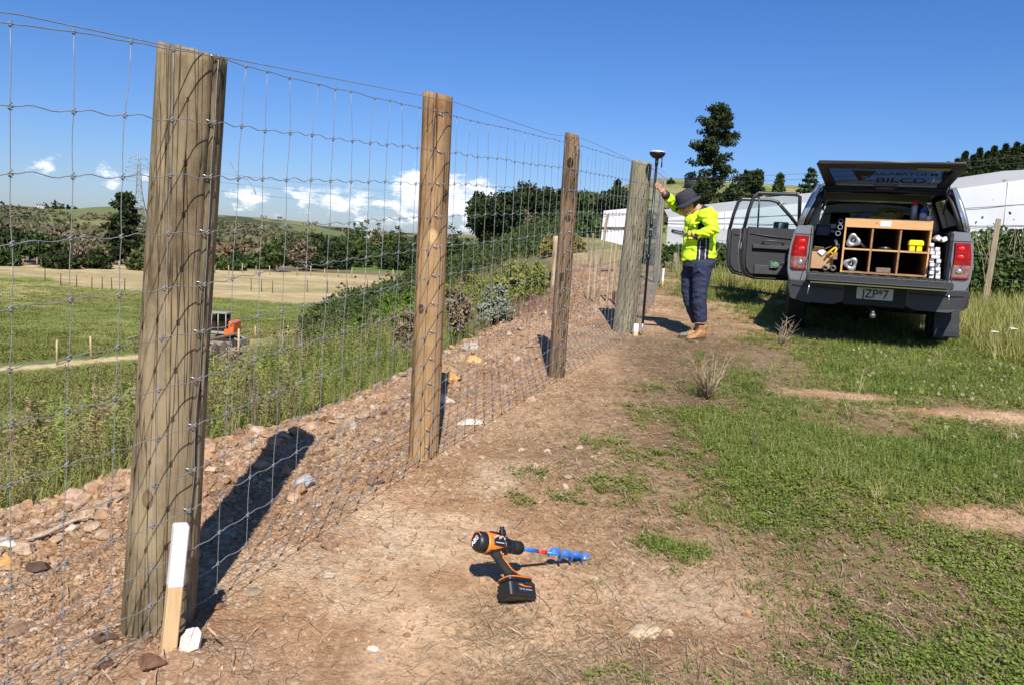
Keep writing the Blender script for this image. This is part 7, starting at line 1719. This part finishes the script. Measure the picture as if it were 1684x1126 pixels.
V, Fq, Rn = leaf_quads(pos, .040 + .035 * RNG.random(N), tone, 1.25, nrm=np.array([[0, -.8, .5]]))
raw_mesh('foliage', V, Fq, Rn, fol('bramble_leaves', [(.010, .022, .006), (.025, .05, .012), (.05, .085, .02), (.09, .14, .035), (.15, .19, .06)], .2), parent=hd_root)
rr = random.Random(9); mb = MB()
for k in range(230):
    x = rr.uniform(3.3, 12); y = float(np.interp(x, HX, HY)) - rr.uniform(.3, .95); h = float(np.interp(x, HX, HH)); z = hz(x, y); mb.tube([(x - 6.6, y - 15, z), (x - 6.6 + rr.uniform(-.1, .1), y - 15, z + h * rr.uniform(.3, .7)), (x - 6.6 + rr.uniform(-.2, .2), y - 15 + rr.uniform(-.1, .1), z + h * rr.uniform(.7, 1.15))], [.008, .006, .002], n=4)
obj('canes', mb, hd_root, mat('pale_cane', (.30, .25, .15), .9))
N = 1500; xs = RNG.uniform(3.4, 7.2, N); ys = np.interp(xs, HX, HY) - .9 - .4 * RNG.random(N); V, Fq, Rn = leaf_quads(np.column_stack([xs - 6.6, ys - 15, height(xs, ys) + .04 + .10 * RNG.random(N)]), .035 + .02 * RNG.random(N), RNG.random(N), 1.2, nrm=np.array([[0, -.5, .8]]))
raw_mesh('pale_leaves', V, Fq, Rn, fol('pale_leaves', [(.20, .22, .13), (.35, .36, .26), (.12, .16, .06)], .1), parent=hd_root)
P1 = post('hedge_post', 'square pale timber post in the long grass before the hedge, right of the pickup', 'post', 7.40, 12.5, .93, .058, m_old, lean=(.06, 0), sq=True, z=1.25)
P1.location.z = hz(7.40, 12.5) - .05; sc_ = (atY(1632, 360, 12.5).z - P1.location.z) / .98; P1.scale = (1, 1, sc_)
post('hedge_post', 'short leaning grey post stump at the left end of the hedge', 'post', 3.55, 17.2, .42, .07, m_old, lean=(-.12, 0), sq=True)
for k, (z, r) in enumerate(((.50, .004), (.86, .005), (1.28, .004))):
    mb = MB(); pts = [Vector((x, float(np.interp(x, HX, HY)) - 1.25, hz(x, float(np.interp(x, HX, HY)) - 1.25) + z * (1 if x > 6 else .6))) for x in (3.6, 4.6, 6.0, 7.4, 9, 11, 12.4)]
    o = obj('fence_wire', MB(), None, m_old) if False else None
    mb.tube([q - pts[0] for q in pts], r, n=5); o = obj('fence_wire', mb, None, mat('dark_wire', (.05, .05, .05), .6)); o.location = pts[0]; tag(o, ('lowest', 'middle', 'topmost')[k] + ' dark wire strung along the bramble hedge', 'wire')
# shade cloth wall of the orchard shelter
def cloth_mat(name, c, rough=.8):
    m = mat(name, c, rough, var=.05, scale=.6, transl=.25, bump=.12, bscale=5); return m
cw_ = [atY(1684, 277, 32), atY(1590, 291, 33.1), atY(1320, 318, 36.3), atY(1170, 335, 38), atY(1078, 346, 39.2)]
cw_ = [Vector((31, 25.6, 6.1)), Vector((25, 29, 5.7))] + cw_
CW = [(q.x, q.y) for q in cw_]; CT = [q.z for q in cw_]
cl = thing('shade_cloth_wall', 'long white shade cloth wall of an orchard shelter running behind the hedge', 'shade cloth', (13.6, 22, 0))
def cpt(i, t): 
    a, b = CW[i], CW[i + 1]; return a[0] + (b[0] - a[0]) * t, a[1] + (b[1] - a[1]) * t, CT[i] + (CT[i + 1] - CT[i]) * t
cols_ = []; 
for i in range(len(CW) - 1):
    n = max(4, int(math.hypot(CW[i + 1][1] - CW[i][1], CW[i + 1][0] - CW[i][0]) / .6))
    for k in range(n): cols_.append(cpt(i, k / n))
rr = random.Random(2); gap = {'roof': (lambda tz: (tz - .44, tz)), 'panel': None}
def strip(f0, f1, dx1=0., wav=.03):
    mb = MB(); vs = []; fs = []; rows = 5
    for k, (x, y, tz) in enumerate(cols_):
        g = hz(x, y)
        for j in range(rows + 1):
            t = j / rows; z = f0(g, tz) * (1 - t) + f1(g, tz) * t; vs.append((x - 13.6, y - 22 + dx1 * t + wav * math.sin(x * 2.3 + j) * math.sin(math.pi * t), z))
        if k:
            for j in range(rows): q = k * (rows + 1) + j; fs.append((q - rows - 1, q - rows, q + 1, q))
    mb.add(vs, fs, 0, True); return mb
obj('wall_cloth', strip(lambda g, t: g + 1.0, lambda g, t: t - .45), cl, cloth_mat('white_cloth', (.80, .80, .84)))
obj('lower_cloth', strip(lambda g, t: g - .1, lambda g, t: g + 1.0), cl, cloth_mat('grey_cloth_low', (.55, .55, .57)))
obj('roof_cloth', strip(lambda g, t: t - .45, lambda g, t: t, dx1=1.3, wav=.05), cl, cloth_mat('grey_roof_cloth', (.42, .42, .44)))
for k in range(0, len(cols_), 7):
    x, y, tz = cols_[k]; mb = MB(); g = hz(x, y); mb.tube([(x - 13.6, y - 21.85, g - .2), (x - 13.6, y - 21.85, tz - .35)], .09, n=8); obj('pole', mb, cl, m_old)
for k in range(3, len(cols_), 9):
    x, y, tz = cols_[k]; mb = MB(); g = hz(x, y); mb.tube([(x - 13.6, y - 22.035, g + 1.0), (x - 13.6 + .05, y - 22.04, (g + tz) / 2), (x - 13.6, y - 22.035, tz - .45)], .018, n=4); obj('seam', mb, cl, mat('seam_grey', (.5, .5, .52), .8))
for f in (.30, .62):
    mb = MB(); mb.tube([(x - 13.6, y - 22.03, hz(x, y) + 1.0 + (tz - 1.45 - hz(x, y)) * f) for x, y, tz in cols_], .012, n=4); obj('support_wire', mb, cl, mat('dark_wire', (.05, .05, .05), .6))
# white sheet on the old fence
p0, p1, p2, p3 = atY(993, 347, 16), atY(1036, 343, 16), atY(1030, 402, 16), atY(988, 398, 16)
wp = thing('white_sheet', 'white corrugated sheet fixed to old posts left of the grey green strainer', 'sheet', p3)
def bil(u, v): return p3.lerp(p2, u).lerp(p0.lerp(p1, u), v) - p3
mb = MB(); vs = []; fs = []
for part, (v0, v1, u1) in enumerate(((.48, 1.0, 1), (.02, .42, .92))):
    b = len(vs); n = 14
    for k in range(n + 1):
        for v in (v0 + (.10 * k / n if part else 0) * -1 + (.04 if part else 0), v1): q = bil(u1 * k / n, v); vs.append((q.x, q.y + .012 * (k % 2), q.z))
        if k: q = b + 2 * k; fs.append((q - 2, q, q + 1, q - 1))
slabv = [(a, b_ + .012, c) for a, b_, c in vs]; mb.add(vs, fs); mb.add(slabv, [tuple(reversed(f)) for f in fs]); obj('panel', mb, wp, m_white)
mb = MB(); mb.tube([bil(-.02, .45) - Vector((0, .02, 0)), bil(1, .45) - Vector((0, .02, 0))], .010, n=5); mb.tube([bil(-.02, .86) - Vector((0, .02, 0)), bil(1, .86) - Vector((0, .02, 0))], .004, n=5); obj('rail', mb, wp, m_dark)
# old fence battens and posts
for k, (px, top, base, Y, w, dx, m_, lab) in enumerate([(985, 352, 440, 15.5, 5, .10, m_old, 'tall thin leaning post holding the left side of the white sheet'), (1000, 402, 462, 11.2, 5, .02, m_pale, 'pale batten below the left part of the white sheet'), (1011, 402, 460, 11.2, 6, -.01, m_pale, 'wider pale batten below the middle of the white sheet'), (979, 428, 463, 11, 6, .0, m_pale, 'short pale batten right of the third post'),
        (969, 430, 462, 11.2, 4, .0, m_pale, 'thin pale batten close to the third post'), (1023, 396, 460, 10.5, 7, .03, m_dark, 'dark charred post beside the grey green strainer'), (972, 385, 407, 18, 4, -.10, m_old, 'left one of two crossed leaning stakes by the grassy path'), (978, 384, 408, 18, 4, -.05, m_old, 'right one of two crossed leaning stakes by the grassy path'), (910, 388, 470, 13.5, 13, .01, m_pale, 'pale split post standing just left of the third post')]):
    b = atY(px, base, Y); t_ = atY(px, top, Y); g = hz(b.x, b.y); post('old_batten', lab, 'batten', b.x, b.y, max(.2, t_.z - g), w * Y / F_ / 2, m_, lean=(dx, 0), sq=(w < 7), z=g)
# paddock fences
def ppost(px, py, hpx, group, r=.055, m_=None):
    z = -6.6
    for _ in range(5): p = atZ(px, py, z); z = hz(p.x, p.y)
    h = hpx * p.y / F_; q = random.uniform(-.04, .04); mb = MB(); mb.tube([(0, 0, -.1), (q * .5, 0, h * .5), (q, 0, h)], [r, r, r * .9], n=6); o = obj('paddock_post', mb, None, m_ or m_old); o.location = (p.x, p.y, z); tag(o, group[1], 'post', group[0]); return p
g1 = ('posts of the fence along the far paddock edge', 'grey post of the fence at the far edge of the straw coloured paddock'); g2 = ('posts of the fence between the green and straw paddocks', 'thin post between the green and the straw coloured paddock'); g3 = ('posts of the fence near the digger', 'weathered post standing in the rough grass near the orange digger')
for k in range(30):
    px = 16 + 22.5 * k
    if 235 < px < 350 or px > 690: continue
    ppost(px, 436 + .036 * px + random.uniform(-1, 1), random.uniform(13, 17), g1, .07, m_pale if k % 3 else m_old)
for k, (px, py) in enumerate([(74, 462), (100, 470), (126, 472), (151, 475), (168, 476), (184, 477), (205, 478), (413, 478), (430, 480), (448, 482), (505, 480), (538, 482), (571, 482), (604, 480), (637, 478)]): ppost(px, py, 20, g2, .05, m_dark)
for k, (px, py, h) in enumerate([(94, 600, 42), (150, 590, 38), (20, 462, 22), (240, 590, 26), (420, 556, 20), (473, 556, 20), (520, 548, 16), (572, 545, 16), (600, 534, 14), (392, 600, 60)]): ppost(px, py, h, g3, .06, m_pale)
mb = MB(); a, b = atZ(210, 556, -5.4), atZ(245, 548, -5.4); mb.tube([(0, 0, 0), b - a], .05, n=6); o = obj('paddock_rail', mb, None, m_old); o.location = a; tag(o, 'single pale rail beside the front post, above the clay track', 'rail')

# ------------------------------------------------------------------ digger, soil heap, pylon, house, tank, wires
EX = atZ(371, 567, -6.3); EX.z = hz(EX.x, EX.y)
m_exo = mat('orange_paint', (.78, .13, .015), .4, var=.1, scale=3); m_exg = mat('cab_grey', (.30, .28, .27), .5); m_exk = mat('track_black', (.02, .02, .02), .85)
ex = thing('excavator', 'small orange and grey excavator working on the valley floor behind the front post', 'excavator', EX, math.radians(176)); ex.scale = (1.0, 1.0, 1.0)
for s in (-1, 1):
    mb = MB(); n = 26; prf = []
    for k in range(n):
        t = 2 * math.pi * k / n; cx_ = .75 if math.cos(t) > 0 else -.75; prf.append((cx_ + .24 * math.cos(t), .26 + .24 * math.sin(t)))
    mb.prism(prf, .34, lambda a, b, h: (a, s * .62 + (h - .17), b)); tk_ = obj('track', mb, ex, m_exk)
    mb = MB(); mb.rbox((0, s * .62, .26), (1.5, .36, .20), .05); obj('track_frame', mb, tk_, mat('dusty_grey', (.24, .20, .16), .9))
mb = MB(); mb.rbox((0, 0, .56), (1.0, .9, .16), .08); mb.tube([(0, 0, .60), (0, 0, .72)], .42, n=20); obj('slew_base', mb, ex, m_exk)
mb = MB(); mb.rbox((-.46, 0, .90), (.62, 1.35, .40), .12); mb.rbox((-.58, 0, 1.28), (.38, 1.25, .66), .14); obj('engine_cover', mb, ex, m_exo)
mb = MB(); mb.rbox((.35, .0, .80), (.95, 1.2, .16), .06); obj('deck', mb, ex, mat('dusty_grey', (.24, .20, .16), .9))
mb = MB()
for x, y in ((.70, -.02), (.70, .62), (-.28, -.02), (-.28, .62), (.22, .62), (.22, -.02)): mb.tube([(x, y, .78), (x - (.08 if x > .5 else 0), y, 2.05)], .035, n=6)
mb.rbox((.20, .30, 2.08), (1.10, .74, .08), .05); mb.rbox((.22, .30, .85), (1.0, .68, .16), .04); cb = obj('cab', mb, ex, m_exg)
mb = MB(); mb.box((.21, .60, 1.45), (.90, .01, 1.05)); mb.box((.21, -.0, 1.45), (.90, .01, 1.05)); mb.box((-.27, .30, 1.5), (.01, .60, .9)); obj('cab_glass', mb, cb, m_tint)
mb = MB(); mb.rbox((.05, .30, 1.12), (.40, .42, .14), .04); mb.rbox((-.10, .30, 1.40), (.12, .40, .50), .04); obj('seat', mb, cb, m_trim)
pr = tag(thing('person', 'digger driver in an orange vest sitting in the cab of the excavator', 'person', EX), None)
mb = MB(); C0 = Vector((-.05, -.30, 0)); mb.tube([C0 + Vector((0, 0, 1.18)), C0 + Vector((0, 0, 1.40)), C0 + Vector((-.02, 0, 1.62))], [(.13, .17), (.14, .20), (.08, .12)], n=14); mb.ball(C0 + Vector((-.03, 0, 1.80)), (.095, .08, .115), 12, 10); mb.tube([C0 + Vector((-.02, 0, 1.60)), C0 + Vector((-.03, 0, 1.74))], .055, n=10)
for s in (-1, 1):
    mb.tube([C0 + Vector((0, s * .19, 1.58)), C0 + Vector((-.06, s * .24, 1.36)), C0 + Vector((-.32, s * .18, 1.30)), C0 + Vector((-.38, s * .17, 1.31))], [.055, .048, .038, .03], n=8); mb.tube([C0 + Vector((0, s * .10, 1.20)), C0 + Vector((-.40, s * .13, 1.20)), C0 + Vector((-.46, s * .13, .86)), C0 + Vector((-.55, s * .13, .84))], [.09, .07, .05, .04], n=8)
remeshed('body', mb, .02, pr, mat('driver_navy', (.03, .03, .05), .8), 2)
mb = MB(); mb.tube([C0 + Vector((0, 0, 1.22)), C0 + Vector((0, 0, 1.40)), C0 + Vector((-.01, 0, 1.60))], [(.145, .185), (.155, .215), (.10, .15)], n=16); obj('vest', mb, pr, mat('orange_vest', (.85, .16, .02), .8))
mb = MB(); mb.ball(C0 + Vector((-.03, 0, 1.80)), (.098, .083, .118), 12, 10); obj('head_skin', mb, pr, m_skin) if False else None
mb = MB(); mb.tube([(.85, -.25, .95), (1.2, -.28, 1.9), (1.75, -.28, 2.35), (2.2, -.28, 2.2)], [(.13, .09), (.14, .10), (.13, .09), (.10, .07)], n=8, sm=False); bm_ = obj('boom', mb, ex, m_exo)
mb = MB(); mb.tube([(2.1, -.28, 2.35), (2.45, -.28, 1.4), (2.35, -.28, .6)], [(.10, .07), (.09, .07), (.07, .06)], n=8, sm=False); obj('dipper', mb, bm_, m_exo)
mb = MB(); mb.prism([(2.15, .62), (2.5, .66), (2.62, .35), (2.45, .08), (2.15, .05), (2.0, .25), (2.3, .22), (2.42, .40)], .5, lambda a, b, h: (a, -.53 + h, b)); obj('bucket', mb, bm_, m_exg)
mb = MB(); mb.tube([(1.0, -.14, 1.1), (1.6, -.16, 2.15)], .05, n=8); obj('ram', mb, bm_, m_chr)
mb = MB(); mb.tube([(-.8, -.5, .55), (-1.15, -.55, .35)], .05, n=6); mb.tube([(-.8, .5, .55), (-1.15, .55, .35)], .05, n=6); mb.rbox((-1.22, 0, .30), (.10, 1.5, .38), .03); obj('dozer_blade', mb, ex, m_exg)
# soil heap with logs
HPp = atZ(362, 600, -5.9); HPp.z = hz(HPp.x, HPp.y); hr_ = thing('soil_heap', 'dark heap of earth and roots in front of the orange excavator', 'soil heap', HPp)
mb = MB(); bmv = []; n = 34; fs = []
for j in range(n):
    for i in range(n):
        u, v = (i / (n - 1) * 2 - 1) * 1.9, (j / (n - 1) * 2 - 1) * 1.6; q = max(0, 1 - (u / 1.8) ** 2 - (v / 1.5) ** 2); bmv.append((u, v, -.15 + 1.2 * q ** .7 * (.75 + .9 * abs(mnoise.noise(Vector((u * 1.3, v * 1.3, 2))))) + .18 * mnoise.noise(Vector((u * 5, v * 5, 0)))))
        if i and j: b = j * n + i; fs.append((b - n - 1, b - n, b, b - 1))
mb.add(bmv, fs); obj('earth', mb, hr_, mat('dark_earth', (.075, .055, .045), .95, var=.6, scale=3, bump=.9, bscale=8))
mb = MB(); rr = random.Random(8)
for k in range(34):
    a = Vector((rr.uniform(-1.5, 1.5), rr.uniform(-1.2, .8), rr.uniform(.2, 1.0))); mb.tube([a, a + Vector((rr.uniform(-.5, .5), rr.uniform(-.3, .3), rr.uniform(-.1, .4))), a + Vector((rr.uniform(-.8, .8), rr.uniform(-.4, .4), rr.uniform(-.2, .7)))], [.05, .035, .012], n=5)
obj('roots', mb, hr_, mat('grey_stick', (.40, .31, .24), .9, var=.3, scale=30))
p = atZ(395, 562, -6.0); mb = MB(); mb.tube([(0, 0, 0), (1.3, .2, .35), (2.4, .3, .62)], [.10, .09, .06], n=8); o = obj('log', mb, None, M_BARK); o.location = (p.x - 1.4, p.y - 1.5, hz(p.x, p.y) + .5); tag(o, 'long bare trunk lying slanted beside the excavator tracks', 'log')
# lattice pylon
PB = atY(229, 395, 330); PB.z = hz(PB.x, PB.y); Hp = atY(231, 251, 330).z - PB.z
py_ = thing('pylon', 'grey steel lattice pylon behind the lone dark pine', 'pylon', PB, .35); mp_ = mat('pylon_steel', (.34, .36, .38), .6, .3)
def pw(t): return Hp * (.10 * (1 - t / .55) + .030 if t < .55 else .030 - .022 * (t - .55) / .45)
mb = MB()
for sx_, sy_ in ((-1, -1), (1, -1), (1, 1), (-1, 1)): mb.tube([(sx_ * pw(t), sy_ * pw(t), Hp * t) for t in (0, .2, .4, .55, .8, 1)], .13, n=4)
ts = [0, .14, .26, .37, .46, .54, .61, .68, .75, .82, .89, .96]
for a, b in zip(ts[:-1], ts[1:]):
    c4 = [(-1, -1), (1, -1), (1, 1), (-1, 1)]
    for k in range(4):
        (x0, y0), (x1, y1) = c4[k], c4[(k + 1) % 4]
        mb.tube([(x0 * pw(a), y0 * pw(a), Hp * a), (x1 * pw(b), y1 * pw(b), Hp * b)], .075, n=3); mb.tube([(x1 * pw(a), y1 * pw(a), Hp * a), (x0 * pw(b), y0 * pw(b), Hp * b)], .075, n=3); mb.tube([(x0 * pw(b), y0 * pw(b), Hp * b), (x1 * pw(b), y1 * pw(b), Hp * b)], .07, n=3)
obj('tower', mb, py_, mp_)
ARM = []
for t, L_ in ((.72, .125), (.82, .135), (.92, .10)):
    for s in (-1, 1):
        mb = MB(); tip = Vector((s * Hp * L_, 0, Hp * t)); ARM.append(tip)
        for y in (-1, 1): mb.tube([(s * pw(t), y * pw(t), Hp * t), tip], .08, n=3); mb.tube([(s * pw(t), y * pw(t), Hp * (t + .045)), tip], .08, n=3)
        mb.tube([tip, tip - Vector((0, 0, 1.6))], .10, n=4); obj('cross_arm', mb, py_, mp_)
Rz = Matrix.Rotation(.35, 4, 'Z')
for k, tip in enumerate(ARM):
    a = PB + Rz @ (tip - Vector((0, 0, 1.6))); b = a + Vector((330, 60, -2 - 3 * (k % 2))); mb = MB(); mb.tube([a.lerp(b, t) - a - Vector((0, 0, 4 * 9 * t * (1 - t) * .5)) for t in [q / 14 for q in range(15)]], .045, n=4); o = obj('power_line', mb, None, mat('line_grey', (.20, .21, .23), .6)); o.location = a; tag(o, 'high voltage line running right from the lattice pylon', 'power line', 'lines hung on the lattice pylon')
for k, (pa, pb) in enumerate((((1040, 296), (1740, 252)), ((1040, 304), (1740, 262)), ((1080, 318), (1740, 300)))):
    a = atY(*pa, 75); b = atY(*pb, 62); mb = MB(); mb.tube([a.lerp(b, t) - a - Vector((0, 0, .8 * 4 * t * (1 - t) * .5)) for t in [q / 10 for q in range(11)]], .013, n=4); o = obj('service_line', mb, None, mat('dark_wire', (.05, .05, .05), .6)); o.location = a; tag(o, ('highest', 'middle', 'lowest')[k] + ' of three thin overhead lines crossing behind the pickup', 'power line')
# farmhouse and far houses
def house(label, px, py, Y, w, d, h, wall, roof, rz):
    p = atY(px, py, Y); g = min(p.z, 99); r = thing('farmhouse', label, 'house', (p.x, p.y, p.z), rz); mb = MB(); mb.box((0, 0, h / 2 - .8), (w, d, h + 1.6)); obj('wall', mb, r, mat('house_wall_' + label[:4], wall, .8))
    mb = MB(); mb.prism([(-d / 2 - .4, h), (d / 2 + .4, h), (0, h + d * .28)], w + .8, lambda a, b, hh: (-w / 2 - .4 + hh, a, b)); obj('roof', mb, r, mat('house_roof_' + label[:4], roof, .7))
    for x in (-w * .3, 0, w * .3): mb = MB(); mb.box((x, -d / 2 - .02, h * .55), (w * .14, .06, h * .4)); obj('window', mb, r, m_tint)
house('white farmhouse with a pale roof among the trees left of the knotty brown post', 606, 389, 262, 5, 4, 1.6, (.46, .44, .41), (.30, .29, .28), .2)
house('tiny white house on the far ridge at the left', 68, 341, 750, 8, 5, 2.4, (.42, .41, .39), (.2, .2, .2), .1)
house('tiny pale house on the far slope left of the tree belt', 460, 366, 745, 7, 5, 2.2, (.4, .39, .36), (.22, .2, .2), .3)
# black water tank on the hill
p = atY(1140, 311, 118); r = thing('water_tank', 'black water tank on the hill behind the hat of the person', 'water tank', (p.x, p.y, hz(p.x, p.y)))
mb = MB(); Ht = p.z - hz(p.x, p.y) + 1.4; mb.tube([(0, 0, -.3), (0, 0, Ht)], 1.35, n=28); obj('tank_body', mb, r, mat('tank_black', (.018, .02, .022), .6)); mb = MB(); mb.tube([(0, 0, Ht), (0, 0, Ht + .22), (0, 0, Ht + .30)], [1.38, .9, .25], n=28); obj('tank_lid', mb, r, mat('tank_black', (.018, .02, .022), .6))
